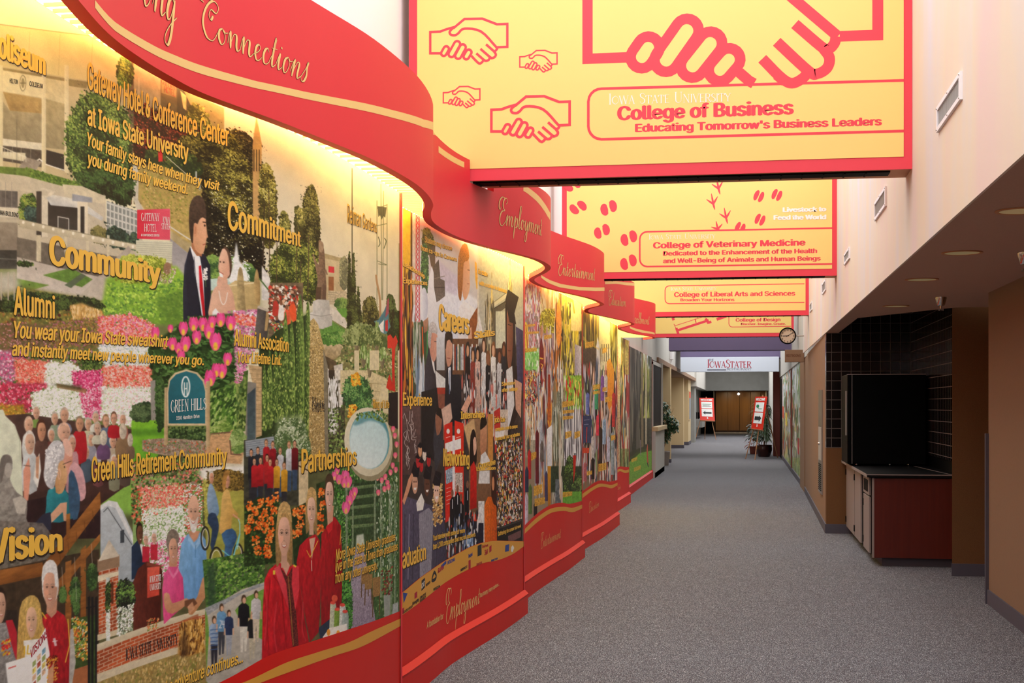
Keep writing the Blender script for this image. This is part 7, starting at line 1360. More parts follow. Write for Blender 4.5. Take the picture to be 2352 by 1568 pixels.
def paint_woods(surf, ya, yb, z0, z1):
    A = Art(surf, ya, yb, z0, z1, 420, 800, '#8a9470', 13, (1400, 1540)); F, R, L, st, tree = A.F, A.R, A.L, A.streaks, A.tree; q = lambda x0, y0, x1, y1: [(x0, y0), (x1, y0), (x1, y1), (x0, y1)]
    R(1430, 740, 1520, 900, '#e4e8ee', c2='#c8d0d0', nz=.04); st(q(1444, 760, 1500, 930), 260, ['#6a7440', '#a8ac78', '#3c4228', '#c8ccb0'], (.7, 1.8), (6, 18)); st(q(1470, 850, 1500, 1020), 320, ['#7a7a28', '#a8a440', '#4a4a1c', '#c8c464', '#2c2c18', '#5c6a2c'], (.7, 1.8), (6, 20))
    F([(1444, 790), (1462, 775), (1468, 850), (1470, 1040), (1444, 1050)], '#45413c', c2='#5a564e', v=(1, 0), nz=.14, ns=6, ax=.3); R(1444, 960, 1500, 1040, '#3c3a2c', nz=.2, f=3); F([(1473, 780), (1477, 780), (1478, 1035), (1473, 1035)], '#7a6a50'); R(1482, 765, 1486, 1020, '#c8b494', a=.8); R(1492, 770, 1498, 1030, '#4a4a40', nz=.2, a=.8); st(q(1444, 800, 1470, 1030), 120, ['#34302c', '#5c584e', '#6a6458'], (.7, 1.8), (20, 40))
    F([(1440, 1062), (1460, 1040), (1480, 1030), (1503, 1032), (1503, 1200), (1440, 1200)], '#6f9f3a', c2='#7dac44', nz=.12, ns=5); F([(1444, 1040), (1470, 1028), (1500, 1020), (1500, 1034), (1470, 1040), (1444, 1062)], '#3a3c22', f=2, a=.8)
    F([(1485, 1030), (1488, 1018), (1489, 1050), (1490, 1068), (1486, 1060)], '#b8543c'); L([(1487, 1062), (1489, 1072)], 1.6, '#2c2c34'); L([(1471, 1010), (1472, 1046)], 1.4, '#8a7a80')
    for x, y, w, h in ((1450, 1054, 14, 8), (1456, 1074, 16, 9)): F([(x, y), (x+w, y-h*.7), (x+w, y+h*.3), (x, y+h)], '#d0a83c', nz=.25, ns=3, a=.85)
    A.soften(.3); return A

def paint_side(surf, ya, yb, z0, z1, seed):
    A = Art(surf, ya, yb, z0, z1, 300, 900, '#8a8a70', seed, (1760, 1900)); R, st, F = A.R, A.streaks, A.F; q = lambda x0, y0, x1, y1: [(x0, y0), (x1, y0), (x1, y1), (x0, y1)]
    R(1780, 800, 1860, 900, '#c8d0d4', nz=.08); st(q(1790, 850, 1845, 1120), 900, ['#5c7a44', '#c8ccc4', '#3c4a34', '#a8b48c', '#c86a4c', '#e8e4dc', '#6a5a48', '#d8c868', '#8a9aa0'] + (['#b83c34', '#d8a070', '#7a4a3c'] if seed > 20 else []), (.4, 1.1), (8, 22)); st(q(1790, 830, 1845, 930), 200, ['#d8dce0', '#a8b8b8', '#6a8454', '#e8ecec'], (.5, 1.1)); R(1780, 1045, 1860, 1130, '#8aa050', nz=.25, a=.45)
    for i in range(6): F([(1797+i*7, 930+i*14), (1801+i*7, 932+i*14), (1801+i*7, 960+i*16), (1797+i*7, 955+i*16)], ['#d84a34', '#e8c83c', '#c8d0e0', '#5c3a2c', '#e8e0d8', '#b02c30'][i], a=.8, nz=.1)
    return A

def PAINT(k, surf, ya, yb, z0, z1):
    if k >= 6: return paint_side(surf, ya, yb, z0, z1, 15 + (k-6)*8).im
    return (paint_community, paint_careers, paint_sports, paint_school, paint_enroll, paint_woods)[k](surf, ya, yb, z0, z1).im
# ------------------------------------------------------------------ mural walls
Z2 = lambda p: (900 + p[0]/2.903, 880 + p[1]/2.903)
Z4 = lambda p: (1180 + p[0]/3.484, 850 + p[1]/3.484)
Z6 = lambda p: (400 + p[0]/2.76, 1000 + p[1]/2.76)
WAVE = [
 ([(300,1625),(420,1592),(501,1568),(617,1505),(711,1474),(800,1445),(860,1425),(921,1402)], [(430,1610),(554,1568),(654,1522),(726,1498),(799,1475),(853,1449),(921,1419)], [(460,1625),(596,1568),(690,1533),(762,1507),(835,1482),(921,1436)]),
 ([Z2(p) for p in ((65,1395),(200,1285),(380,1165),(520,1090),(600,1062),(680,1048),(780,1050),(880,1052))], [Z2(p) for p in ((65,1397),(200,1287),(380,1167),(520,1092),(600,1064),(680,1050),(780,1052),(880,1054))], [Z2(p) for p in ((65,1545),(250,1410),(450,1270),(600,1200),(700,1180),(800,1140),(880,1085))]),
 ([Z4(p) for p in ((80,1245),(200,1135),(300,1075),(380,1060),(450,1068),(548,1045))], [Z4(p) for p in ((80,1275),(200,1165),(300,1105),(400,1092),(470,1100),(550,1075))], [Z4(p) for p in ((80,1312),(200,1205),(300,1140),(400,1125),(470,1135),(550,1105))]),
 ([Z4(p) for p in ((552,965),(600,930),(650,895),(700,880),(760,890),(820,880))], [Z4(p) for p in ((552,985),(620,940),(680,908),(730,910),(780,918),(822,902))], [Z4(p) for p in ((552,1020),(620,968),(680,935),(730,933),(780,945),(822,925))]),
 ([Z4(p) for p in ((822,785),(850,770),(880,772),(925,775))], [Z4(p) for p in ((822,800),(850,788),(890,800),(925,792))], [Z4(p) for p in ((822,822),(850,808),(890,822),(925,815))]),
 None]
PNAME = ['Connections', 'Employment', 'Entertainment', 'Education', 'Enrollment', 'wooded campus']
PLAB = ['nearest mural panel, collage of campus, gardens, a couple and red-jacketed women', 'mural panel under the Employment valance, graduates, suits and a career fair',
        'mural panel under the Entertainment valance, stadium crowds and sports', 'mural panel under the Education valance, students and blue notice board',
        'narrow mural panel under the Enrollment valance with little red base', 'farthest mural panel of dark tree trunks over green grass']
PICROUGH = 0.5
def tone(a):
    a = np.clip(a, 0, 1)**.9*1.06; return np.clip(a + (a - .5)*.12*(1 - np.abs(2*a - 1)), 0, 1)
def picture_mat(name, arr):
    """the printed collage: colours painted by this script, spread over the panel by its own length and height"""
    h, w = arr.shape[:2]
    im = bpy.data.images.new(name, w, h, alpha=False)
    px = np.ones((h, w, 4), np.float32); px[:, :, :3] = np.clip(arr[::-1], 0, 1)
    im.pixels.foreach_set(px.ravel()); im.update(); im.pack()
    m = bpy.data.materials.new(name); m.use_nodes = True; nt = m.node_tree; b = nt.nodes['Principled BSDF']
    uv = nt.nodes.new('ShaderNodeUVMap'); ti = nt.nodes.new('ShaderNodeTexImage'); ti.image = im; ti.extension = 'EXTEND'
    nt.links.new(uv.outputs[0], ti.inputs[0]); nt.links.new(ti.outputs[0], b.inputs['Base Color'])
    b.inputs['Roughness'].default_value = PICROUGH; b.inputs['Specular IOR Level'].default_value = 0.12
    return m
def uv_strip(name, surf, ya, yb, z0, z1, lift, m, parent, n=60):
    ys = np.array(sorted(set([ya, yb] + [float(y) for y in surf.y if ya < y < yb]))); n = len(ys)
    vs = [surf.at(y, z0, lift) for y in ys] + [surf.at(y, z1, lift) for y in ys]
    o = Vector(parent['_at'])
    me = bpy.data.meshes.new(name); me.from_pydata([tuple(Vector(v) - o) for v in vs], [], [(i, i+1, n+i+1, n+i) for i in range(n-1)])
    uvl = me.uv_layers.new(name='UVMap')
    for p in me.polygons:
        for li, vi in zip(p.loop_indices, p.vertices):
            uvl.data[li].uv = ((ys[vi % n] - ya)/(yb - ya), 0.0 if vi < n else 1.0)
    me.materials.append(m); me.shade_smooth()
    ob = bpy.data.objects.new(name, me); COL.objects.link(ob); ob.parent = parent
    return ob
def wall_words(f, surf, s, bl, br, cap0, cap1, bold=.03, shear=0.0, pen=None, lift=0.0, dx=0, dy=0, **k):
    H = lambda p: surf.hit(p[0], p[1])
    bl, br = np.array(bl, float) + (dx, dy), np.array(br, float) + (dx, dy)
    box = quadbox(H(bl), H(br), H(bl - (0, cap0)), H(br - (0, cap1)))
    if pen is not None: pen_into(f, s, pen, box, **k)
    else: text_into(f, s, box, bold, shear, **k)
# lettering printed on the collages: text, baseline start, baseline end, cap heights at either end, boldness, slant
TEXTS = [[
 ('Coliseum', (-27, 122), (101, 172), 66, 47, .05, 0),
 ('Gateway Hotel & Conference Center', (200, 202), (524, 336), 60, 46, .03, 0),
 ('at Iowa State University', (200, 286), (431, 368), 46, 38, .03, 0),
 ('Your family stays here when they visit', (199, 334), (503, 438), 31, 21, .03, .2),
 ('you during family weekend.', (199, 377), (429, 446), 30, 22, .03, .2),
 ('Commitment', (523, 526), (689, 566), 66, 34, .03, 0),
 ('Reiman Gardens', (797, 511), (864, 534), 44, 26, .0, 0),
 ('Community', (114, 606), (365, 651), 67, 47, .045, 0),
 ('Alumni', (31, 722), (123, 731), 66, 50, .03, 0),
 ('You wear your Iowa State sweatshirt', (30, 775), (384, 797), 38, 26, .03, .2),
 ('and instantly meet new people wherever you go.', (26, 816), (466, 838), 33, 21, .03, .2),
 ('Alumni Association', (537, 793), (661, 808), 38, 30, .03, 0),
 ('Your Lifetime Link.', (545, 832), (645, 838), 26, 22, .03, .2),
 ('Ring of Life', (856, 937), (893, 936), 20, 16, .02, 0),
 ('Vision', (-24, 1296), (138, 1264), 84, 50, .045, 0),
 ('Green Hills Retirement Community', (209, 1106), (519, 1066), 56, 38, .03, 0),
 ('Partnerships', (692, 1086), (817, 1066), 54, 38, .03, 0),
 ('More Iowa State University graduates', (770, 1287), (907, 1240), 25, 17, .02, .2),
 ('live in the state of Iowa than graduates', (769, 1313), (912, 1262), 25, 17, .02, .2),
 ('from any other university.', (769, 1339), (866, 1306), 25, 18, .02, .2),
 ('the adventure continues...', (375, 1600), (556, 1520), 34, 26, .02, .2)],
 [('Careers', (1008, 757), (1076, 766), 60, 43, .06, 0),
 ('Experience', (925, 931), (991, 931), 30, 24, .03, 0), ('aduation', (924, 1305), (977, 1283), 46, 34, .03, 0), ('Networking', (1018, 1070), (1077, 1068), 40, 30, .04, 0),
 ('Your interview with some of more', (994, 1242), (1067, 1222), 13, 10, .03, 0), ('than 1,200 companies that recruit students', (994, 1262), (1091, 1231), 13, 9, .03, 0),
 ('Internships', (1058, 962), (1112, 958), 17, 14, .05, 0), ('Cooperative', (1098, 1077), (1137, 1066), 14, 13, .05, 0), ('Education', (1094, 1081), (1137, 1078), 9, 8, .05, 0), ('Skills', (1089, 778), (1135, 770), 17, 13, .05, 0),
 ('Gathering for career fair week', (1143, 1231), (1196, 1210), 10, 7, .03, 0), ('Leadership', (925, 610), (975, 640), 13, 10, .04, 0), ('Experiences', (925, 650), (980, 655), 13, 10, .04, 0),
 ('job fair', (1135, 970), (1160, 968), 14, 10, .05, 0), ('companies come to campus', (1137, 990), (1188, 982), 9, 8, .05, 0), ('to recruit our graduates', (1137, 1012), (1193, 1000), 9, 8, .05, 0),
 ('Success', (1152, 886), (1183, 882), 9, 8, .05, 0), ('after college', (1152, 900), (1188, 896), 9, 8, .05, 0),
 ('in state', (1098, 628), (1119, 635), 12, 10, .05, 0), ('with a career in business', (1100, 654), (1163, 673), 10, 9, .05, 0), ('Students may choose', (975, 556), (1037, 575), 14, 10, .03, 0), ('from co-ops in Careers', (965, 574), (1048, 600), 12, 9, .03, 0)]]
LOGOS = [('CAT', (967, 1352), (974, 1344), 12, 'w'), ('RUAN', (1005, 1316), (1018, 1306), 11, 'r'), ('BOEING', (1027, 1296), (1044, 1287), 8, 'b'), ('3M', (1112, 1275), (1119, 1271), 12, 'r'), ('BLACK & VEATCH', (926, 1408), (946, 1394), 6, 'k'),
         ('Geraghty', (946, 1390), (961, 1379), 8, 'k'), ('PIONEER', (977, 1347), (987, 1338), 6, 'k'), ('TRAVELERS', (1093, 1300), (1106, 1294), 6, 'r'), ('VERIZON', (994, 1357), (1009, 1348), 6, 'k'), ('DuPont', (1107, 1258), (1120, 1254), 6, 'r'),
         ('Principal', (1075, 1282), (1084, 1275), 9, 'b'), ('MIDWEST', (1057, 1312), (1072, 1303), 6, 'k'), ('IOWA STATE', (963, 1376), (977, 1365), 6, 'k'), ('UNIVERSITY', (963, 1383), (977, 1372), 6, 'k'), ('Wells Fargo', (1127, 1290), (1142, 1283), 5, 'b')]
BASEW = [None, ('Employment', (1022, 1432), (1100, 1385), 76, 46), ('Entertainment', (1241, 1260), (1287, 1234), 34, 27), ('Education', (1352, 1178), (1375, 1162), 24, 18), ('Enrollment', (1417, 1126), (1425, 1122), 14, 12), None]
TEXTG = mat('golden_printed_lettering', '#ffc84e', 0.45, vary=0.05, scale=3)
TEXTSH = mat('dark_printed_lettering_shadow', '#30241a', 0.5)
INKS = {'k': INK, 'r': SIGNRED, 'b': mat('blue_printed_ink', '#2a4a9a', .5), 'w': PAPER}
BASETOP = .165
ZB0 = [0.16, 0.2, 0.2, 0.2, 0.2, .165]
for k, surf in enumerate(WALLS):
    ya, yb = float(surf.y[0]), float(surf.y[-1])
    t = thing('mural_panel', PLAB[k], 'mural', (surf.X(yb), yb, 0), 'mural panels along the left wall')
    ys = [float(y) for y in surf.y]
    o = [surf.at(y, 0) for y in ys]
    m = MB(); n = len(ys); back = -2.28
    vs = [(p[0], p[1], 0) for p in o] + [(p[0], p[1], HT) for p in o] + [(back, ya, 0), (back, yb, 0), (back, ya, HT), (back, yb, HT)]
    fs = [(i, i+1, n+i+1, n+i) for i in range(n-1)] + [(n-1, 2*n+1, 2*n+3, 2*n-1), (0, n, 2*n+2, 2*n), tuple(range(n, 2*n)) + (2*n+3, 2*n+2), (2*n, 2*n+2, 2*n+3, 2*n+1)]
    m.add(vs, fs); m.sm = True
    part(m.build('wall_body', REDP, t), 'red wall core'); fix_normals(t.children[0])
    art = tone(PAINT(k, surf, ya, yb, ZB0[k], HT))
    part(uv_strip('printed_collage', surf, ya + .004, yb - .03, ZB0[k], HT, .0008, picture_mat('collage_%s' % PNAME[k].replace(' ', '_'), art), t), 'printed photo collage')
    part(strip_on(surf, [yb - .03, yb - .015, yb], lambda y: .1, lambda y: HT, .008).build('edge_trim', RED, t), 'narrow red edge strip')
    # plinth with a sloping top
    m = MB(); pr = [(.0, .0, .03), (0, .135, .03), (0, .15, .034), (0, BASETOP + .015, .004)]
    yy = list(np.linspace(ya + (.0 if k in (0,) else .02), yb + .01, 40)); q = len(yy)
    for (_, z, l) in pr:
        for y in yy:
            p = surf.at(min(y, yb), z, l); m.v.append((p[0], y, z))
    for a in range(3):
        for i in range(q-1): m.f.append((a*q+i, a*q+i+1, (a+1)*q+i+1, (a+1)*q+i)); m.mi.append(0)
    e = len(m.v); m.v += [(surf.X(yb) - .1, yb + .01, 0), (surf.X(yb) - .1, yb + .01, .18)]
    m.f.append((q-1, e, e+1, 4*q-1, 3*q-1, 2*q-1)); m.mi.append(0)
    part(m.build('plinth', REDP, t), 'red plinth with sloping top edge')
    if WAVE[k]:
        R, G1, G2 = [np.array(sorted(surf.hit(*p) for p in W)) for W in WAVE[k]]
        ex = lambda A, y: float(np.interp(y, A[:, 0], A[:, 1])) if A[0, 0] <= y <= A[-1, 0] else (float(A[0, 1] + max(-.6, y - A[0, 0])*(A[1, 1]-A[0, 1])/(A[1, 0]-A[0, 0])*.6) if y < A[0, 0] else float(A[-1, 1]))
        ys2 = sorted(set([float(y) for y in surf.y if ya + .002 < y < yb - .001] + list(np.linspace(ya + .002, yb - .001, 60))))
        sm = lambda A: np.array(catmull([tuple(p) for p in A], 6))
        Rs, As, Bs = sm(R), sm(G1), sm(G2)
        part(strip_on(surf, ys2, lambda y: .15, lambda y: max(.17, ex(Rs, y)), .0018).build('red_base', REDP, t), 'red wave-topped base')
        gs = strip_on(surf, ys2, lambda y: ex(Bs, y), lambda y: max(ex(As, y), ex(Bs, y) + .002), .0026)
        part(gs.build('gold_wave', GOLDB, t), 'gold wave band' if k != 1 else 'gold wave band printed with company logos')
    vm = lambda u, v, l, surf=surf: surf.at(u, v, .003 + l)
    if BASEW[k]:
        w, bl, br, c0, c1 = BASEW[k]
        f = Flat(vm); wall_words(f, surf, w, bl, br, c0, c1, pen=SCRIPT, slant=.2, thin=.03, thick=.075)
        if k == 1:
            wall_words(f, surf, 'A foundation for', (979, 1443), (1017, 1420), 15, 13, .02, .15); wall_words(f, surf, 'has many, many options...', (1101, 1372), (1146, 1344), 11, 8, .02, .15)
        f.build('base_lettering', GOLD, t, 'gold script on the red base')
    if k == 1:
        fk = {q: Flat(lambda u, v, l, surf=surf: surf.at(u, v, .0031 + l)) for q in INKS}
        pp = lambda P: [surf.hit(*p) for p in P]
        fk['k'].poly(pp([(967, 1357), (975, 1348), (975, 1326), (967, 1333)])); fk['b'].poly(pp([(924, 1360), (935, 1362), (926, 1385)])); fk['r'].poly(pp([(951, 1362), (957, 1357), (957, 1371), (951, 1375)])); fk['k'].poly(pp([(1096, 1253), (1105, 1249), (1105, 1273), (1096, 1278)]))
        fk['r'].poly(pp([(1123, 1255), (1128, 1251), (1128, 1265), (1123, 1269)])); fk['b'].poly(pp([(1160, 1252), (1169, 1249), (1168, 1265), (1159, 1267)])); fk['w'].poly(pp([(1173, 1256), (1177, 1251), (1180, 1258), (1176, 1268), (1173, 1266)])); fk['r'].poly(pp([(1075, 1287), (1080, 1285), (1080, 1305), (1075, 1308)]))
        fk['r'].poly(pp([(923, 1397), (927, 1394), (927, 1408), (923, 1410)])); fk['b'].line(pp([(1012, 1302), (1024, 1290)]), .02); fk['k'].line(catmull(pp([(991, 1332), (996, 1314), (1001, 1322), (998, 1330)]), 4, True), .02, True)
        for q in fk.values(): q.lift = .0003
        for s_, bl, br, cp, q in LOGOS: wall_words(fk[q], surf, s_, bl, br, cp, cp*.9, .04)
        for q, f in fk.items():
            if f.mb.v: f.build('company_logos', INKS[q], t, 'row of small company logos')
    if k == 0:
        for q, nm in (('w', 'white_lettering'), ('k', 'dark_lettering'), ('r', 'red_lettering')):
            f = Flat(lambda u, v, l, surf=surf: surf.at(u, v, .0014 + l*.1))
            for s_, bl, br, c0, c1, qq, ro in WRITE0:
                if qq != q: continue
                if ro: wall_words(f, surf, s_, bl, br, c0, c1, pen=ROMAN, thin=.05, thick=.13, serif=.1)
                else: wall_words(f, surf, s_, bl, br, c0, c1, .02)
            f.build(nm, INKS[q], t, 'small printed words inside the pictures')
    if k < 2:
        fs_ = Flat(lambda u, v, l, surf=surf: surf.at(u, v, .0016 + l*.2)); ft = Flat(lambda u, v, l, surf=surf: surf.at(u, v, .0024 + l*.2))
        for s_, bl, br, c0, c1, bo, sh in TEXTS[k]:
            sp = 1.0 if s_ != 'Reiman Gardens' else 1.05
            d = max(1.0, c0/26)
            if c0 > 11: wall_words(fs_, surf, s_, bl, br, c0, c1, bo, sh, dx=d*.9, dy=d*1.1, spacing=sp)
            wall_words(ft, surf, s_, bl, br, c0, c1, bo, sh, spacing=sp)
        fs_.build('lettering_shadow', TEXTSH, t, 'dark offset behind the lettering'); ft.build('lettering', TEXTG, t, 'golden yellow lettering')
# ------------------------------------------------------------------ fittings on the right
def air_vent(i, y0, y1, z0, z1, label):
    t = thing('air_vent', label, 'vent', (WX, (y0+y1)/2, (z0+z1)/2), 'air vents in the upper right wall')
    b = .022; x0 = WX - .014
    m = MB(); m.box(x0, WX, y0, y1, z1 - b, z1); m.box(x0, WX, y0, y1, z0, z0 + b); m.box(x0, WX, y0, y0 + b*1.6, z0 + b, z1 - b); m.box(x0, WX, y1 - b*1.6, y1, z0 + b, z1 - b)
    fr_ = part(m.build('frame', WHITE, t), 'white frame')
    m = MB()
    for q in range(26):
        y = y0 + b*1.6 + (q + .5)*(y1 - y0 - 3.2*b)/26
        m.box(WX - .008, WX - .001, y - .004, y + .004, z0 + b, z1 - b)
    part(m.build('grille', GREYV, t), 'grey slatted grille')
    MB().box(WX - .004, WX - .0005, y0 + b, y1 - b, z0 + b, z1 - b).build('backing', GREYV, t)
    for y in (y0 + .02, (y0+y1)/2, y1 - .02):
        for z in (z0 + .011, z1 - .011):
            sc_ = MB().sphere((x0, y, z), .005, 6).build('screw', STEEL, t); sc_.parent = fr_
GREYV = mat('grey_vent_slats', '#a9a7a4', .5, vary=.1)
for i, (y0, y1, z0, z1, lb) in enumerate([(6.66, 7.46, 2.99, 3.12, 'nearest and largest air vent on the upper right wall'), (10.12, 10.95, 2.99, 3.13, 'second air vent from the front, beside the second banner'),
        (13.56, 14.26, 2.98, 3.09, 'third air vent, on the wall between second and third banner'), (17.5, 18.25, 3.0, 3.14, 'fourth air vent, small on the wall past the second banner'), (21.0, 21.7, 3.0, 3.13, 'fifth and farthest air vent, just before the third banner end')]):
    air_vent(i, y0, y1, z0, z1, lb)

for i, (x, y, lb) in enumerate([(1.265, 6.75, 'nearest recessed ceiling downlight, cut by the photo edge'), (1.265, 8.54, 'second recessed downlight in the brown soffit'), (1.25, 10.3, 'third recessed downlight in the brown soffit'), (1.35, 13.0, 'farthest faint recessed downlight above the alcove front')]):
    t = thing('recessed_downlight', lb, 'light', (x, y, SOF), 'recessed downlights in the soffit')
    part(MB().lathe([(.118, -.001), (.118, -.006), (.1, -.006), (.1, -.001)], (x, y, SOF)).build('trim_ring', UNDER, t), 'dark ring')
    part(MB().lathe([(.1, -.004), (.06, -.0035), (.001, -.0035)], (x, y, SOF)).build('reflector', REFL, t), 'gold reflector')
for i, (x, y, lb) in enumerate([(1.61, 12.0, 'chrome cone spotlight on the soffit before the alcove'), (1.63, 8.58, 'chrome cone spotlight at the right photo edge')]):
    t = thing('ceiling_spotlight', lb, 'light', (x, y, SOF), 'chrome spotlights on the soffit')
    part(MB().lathe([(.046, 0), (.046, -.008), (.03, -.068), (.026, -.072), (.001, -.072)], (x, y, SOF)).build('cone', CHROME, t), 'chrome cone')
    m = MB().tube([(x, y, SOF - .07), (x, y, SOF - .1)], .008); m.lathe([(.02, 0), (.022, -.004), (.001, -.005)], (x, y, SOF - .1)); 
    for a in range(6): m.box(x + .018*math.cos(a) - .003, x + .018*math.cos(a) + .003, y + .018*math.sin(a) - .003, y + .018*math.sin(a) + .003, SOF - .115, SOF - .1)
    m.build('nozzle', STEEL, t)

# drinking fountain recessed in the brown wall
xw = 1.0
t = thing('drinking_fountain', 'tall steel drinking fountain set in the brown wall', 'fountain', (xw, 19.0, 1.0))
wb = lambda y: 1.0 + (y - 17.72)*.011
m = MB(); m.box(.994, 1.009, 18.62, 19.45, .42, 1.79); part(m.build('panel', STEEL, t), 'brushed steel panel')
m = MB().box(.99, .996, 18.7, 19.37, .86, 1.3); m.build('recess', GREYV, t)
m = MB()
for i in range(14): m.box(.989, .995, 18.7, 19.37, .46 + i*.026, .472 + i*.026)
part(m.build('grille', BLACK, t), 'dark slotted grille')
part(MB().sphere((.98, 18.95, 1.08), .022, 10).build('push_button', CHROME, t), 'chrome button')

# alcove: cabinet, counter, refrigerator
X0, X1, Y0, Y1 = 1.24, 2.015, 14.12, 17.68
t = thing('counter_cabinet', 'cherry wood and grey laminate cabinet under the black counter', 'cabinet', (X0, Y0, 0))
part(MB().box(X0 + .02, X1, Y0 + .02, Y1, .09, .875).build('carcass', BLACK, t), 'black carcass')
part(MB().bbox(X0 + .018, X1, Y0, Y0 + .02, .085, .87, .003).build('end_panel', CHERRY, t), 'cherry veneer end panel')
part(MB().box(X0 + .1, X1, Y0 + .07, Y1, 0, .09).build('toe_kick', BASEB, t), 'grey recessed toe kick')
part(MB().box(X0, X0 + .02, Y0, Y0 + .02, .085, .87).build('edge_strip', GREYLAM, t), 'grey edge strip')
for (a, b, z0, z1, hg) in [(16.34, 17.6, .1, .86, 0), (15.46, 16.28, .1, .86, 1), (14.42, 15.1, .1, .665, 1)]:
    d = part(MB().bbox(X0 - .004, X0 + .016, a, b, z0, z1, .003).build('door', GREYLAM, t), 'flat grey laminate door')
    for z in (z0 + .09, z1 - .09):
        h = MB().box(X0 - .012, X0 + .01, b - .03, b + .05, z - .035, z + .035).build('hinge', BLACK, t); h.parent = d
d = part(MB().bbox(X0 - .006, X0 + .016, 14.42, 15.1, .68, .86, .003).build('waste_flap', GREYLAM, t), 'grey flap with dark opening')
h = MB().box(X0 - .009, X0 - .003, 14.52, 15.0, .71, .83).build('flap_opening', BLACK, t); h.parent = d
ct = thing('countertop', 'black laminate countertop with pale edge in the alcove', 'countertop', (X0, Y0, .88))
m = MB().prism([(X0 - .05, Y0 - .03), (2.03, Y0 - .03), (2.03, 17.69), (X0 - .05, 17.69)], .878, .91)
m.build('slab', mat('black_laminate', '#111010', .45, spec=.12, vary=.3, scale=4), ct)
m = MB().box(X0 - .056, X0 - .05, Y0 - .03, 17.69, .88, .908); m.box(X0 - .056, 2.03, Y0 - .036, Y0 - .03, .9, .909)
part(m.build('edge_strip', GREYLAM, ct), 'pale worn edge')
part(MB().prism([(1.98, Y0 - .03), (1.995, Y0 - .03), (1.805, 17.1), (1.79, 17.1)], .91, .9108).build('seam', GREYLAM, ct), 'pale seam line')
fr = thing('refrigerator', 'black refrigerator standing on the alcove counter', 'refrigerator', (1.2, 16.2, .91))
fr_y = 16.0
part(MB().bbox(1.19, 1.985, fr_y, 16.9, .93, 1.93, .008).build('body', BLACK, fr), 'black cabinet')
dd = part(MB().bbox(1.135, 1.182, fr_y - .005, 16.905, .93, 1.935, .01).build('door', BLACK, fr), 'black door facing the hall')
hh = MB().box(1.12, 1.137, 16.05, 16.1, 1.25, 1.75).build('handle', STEEL, fr); hh.parent = dd
part(MB().box(1.183, 1.189, fr_y, 16.9, .935, 1.925).build('door_gasket', GREYLAM, fr), 'grey gasket line')
part(MB().box(1.13, 1.985, fr_y - .004, fr_y + .004, 1.928, 1.937).build('top_trim', GREYLAM, fr), 'pale top edge line')
for x in (1.24, 1.6, 1.8): part(MB().sphere((x, fr_y + .02, .9285), .017, 8).build('foot', CHROME, fr), 'round chrome foot')

# ------------------------------------------------------------------ right wall further on: clock, signs, murals, post
CY = 24.0
clk = thing('wall_clock', 'round white wall clock on a bracket, reading ten past quarter to', 'clock', (.69, CY, 2.77))
clk['label'] = 'round cream wall clock projecting from the right wall on a bracket'
cc = on_y(1809, 771, CY); cr = 17.6*23.6/3200
part(MB().lathe([(cr, .03), (cr + .012, .0), (cr + .012, -.02), (cr - .008, -.022), (cr - .008, -.008)], (cc[0], CY, cc[2]), 40, 'y').build('rim', BLACK, clk), 'thin dark rim')
part(MB().lathe([(cr - .006, -.008), (.0005, -.0085)], (cc[0], CY, cc[2]), 40, 'y').build('dial', mat('cream_clock_dial', '#e9dfca', .5, vary=.01), clk), 'cream dial')
m = MB().lathe([(cr, .03), (.0005, .031)], (cc[0], CY, cc[2]), 40, 'y'); m.build('back', BLACK, clk)
f = Flat(lambda u, v, l: (cc[0] + u, CY - .0095 - l*3, cc[2] + v))
for h in range(1, 13):
    a = math.radians(90 - 30*h); r = cr*.78
    c = (r*math.cos(a), r*math.sin(a)); s_ = cr*.1
    w = s_*(.62 if h < 10 else 1.15)
    text_into(f, str(h), quadbox((c[0]-w, c[1]-s_), (c[0]+w, c[1]-s_), (c[0]-w, c[1]+s_), (c[0]+w, c[1]+s_)), .03)
for i in range(60):
    a = math.radians(6*i); r0 = cr*.92
    if i % 5: f.line([(r0*math.cos(a), r0*math.sin(a)), ((r0-.003)*math.cos(a), (r0-.003)*math.sin(a))], .002)
f.build('numerals', INK, clk, 'black numerals')
f = Flat(lambda u, v, l: (cc[0] + u, CY - .0115 - l*3, cc[2] + v))
for ang, ln, w in ((182, .62, .011), (31, .86, .008)):
    a = math.radians(ang); f.line([(-.025*math.cos(a), -.025*math.sin(a)), (cr*ln*math.cos(a), cr*ln*math.sin(a))], w)
f.build('hands', INK, clk, 'black hands at a quarter to nine and ten past')
part(MB().tube([(cc[0] + cr, CY + .01, cc[2]), (WX + .08, CY + .01, cc[2])], .012).box(WX + .05, WX + .09, CY - .03, CY + .05, cc[2] - .08, cc[2] + .08).build('bracket', PALEC, clk), 'pale bracket arm')

ry = 26.0
a = on_y(1803, 803, ry); b = on_y(1838, 831, ry)
rs = thing('restrooms_sign', 'tan box sign lettered RESTROOMS sticking out from the right wall', 'sign', (b[0], ry, b[2]))
part(MB().bbox(a[0], 1.075, ry, ry + .16, b[2], a[2], .004).build('sign_box', BROWN, rs), 'tan box')
f = Flat(lambda u, v, l: (u, ry - .001 - l, v)); pt = lambda q: (lambda p: (p[0], p[2]))(on_y(q[0], q[1], ry))
words_on(f, pt, 'RESTROOMS', (1806.5, 819), (1839.5, 819), 5.5, .02); f.build('lettering', mat('brown_lettering', '#6a3d20', .6), rs, 'dark brown capitals')

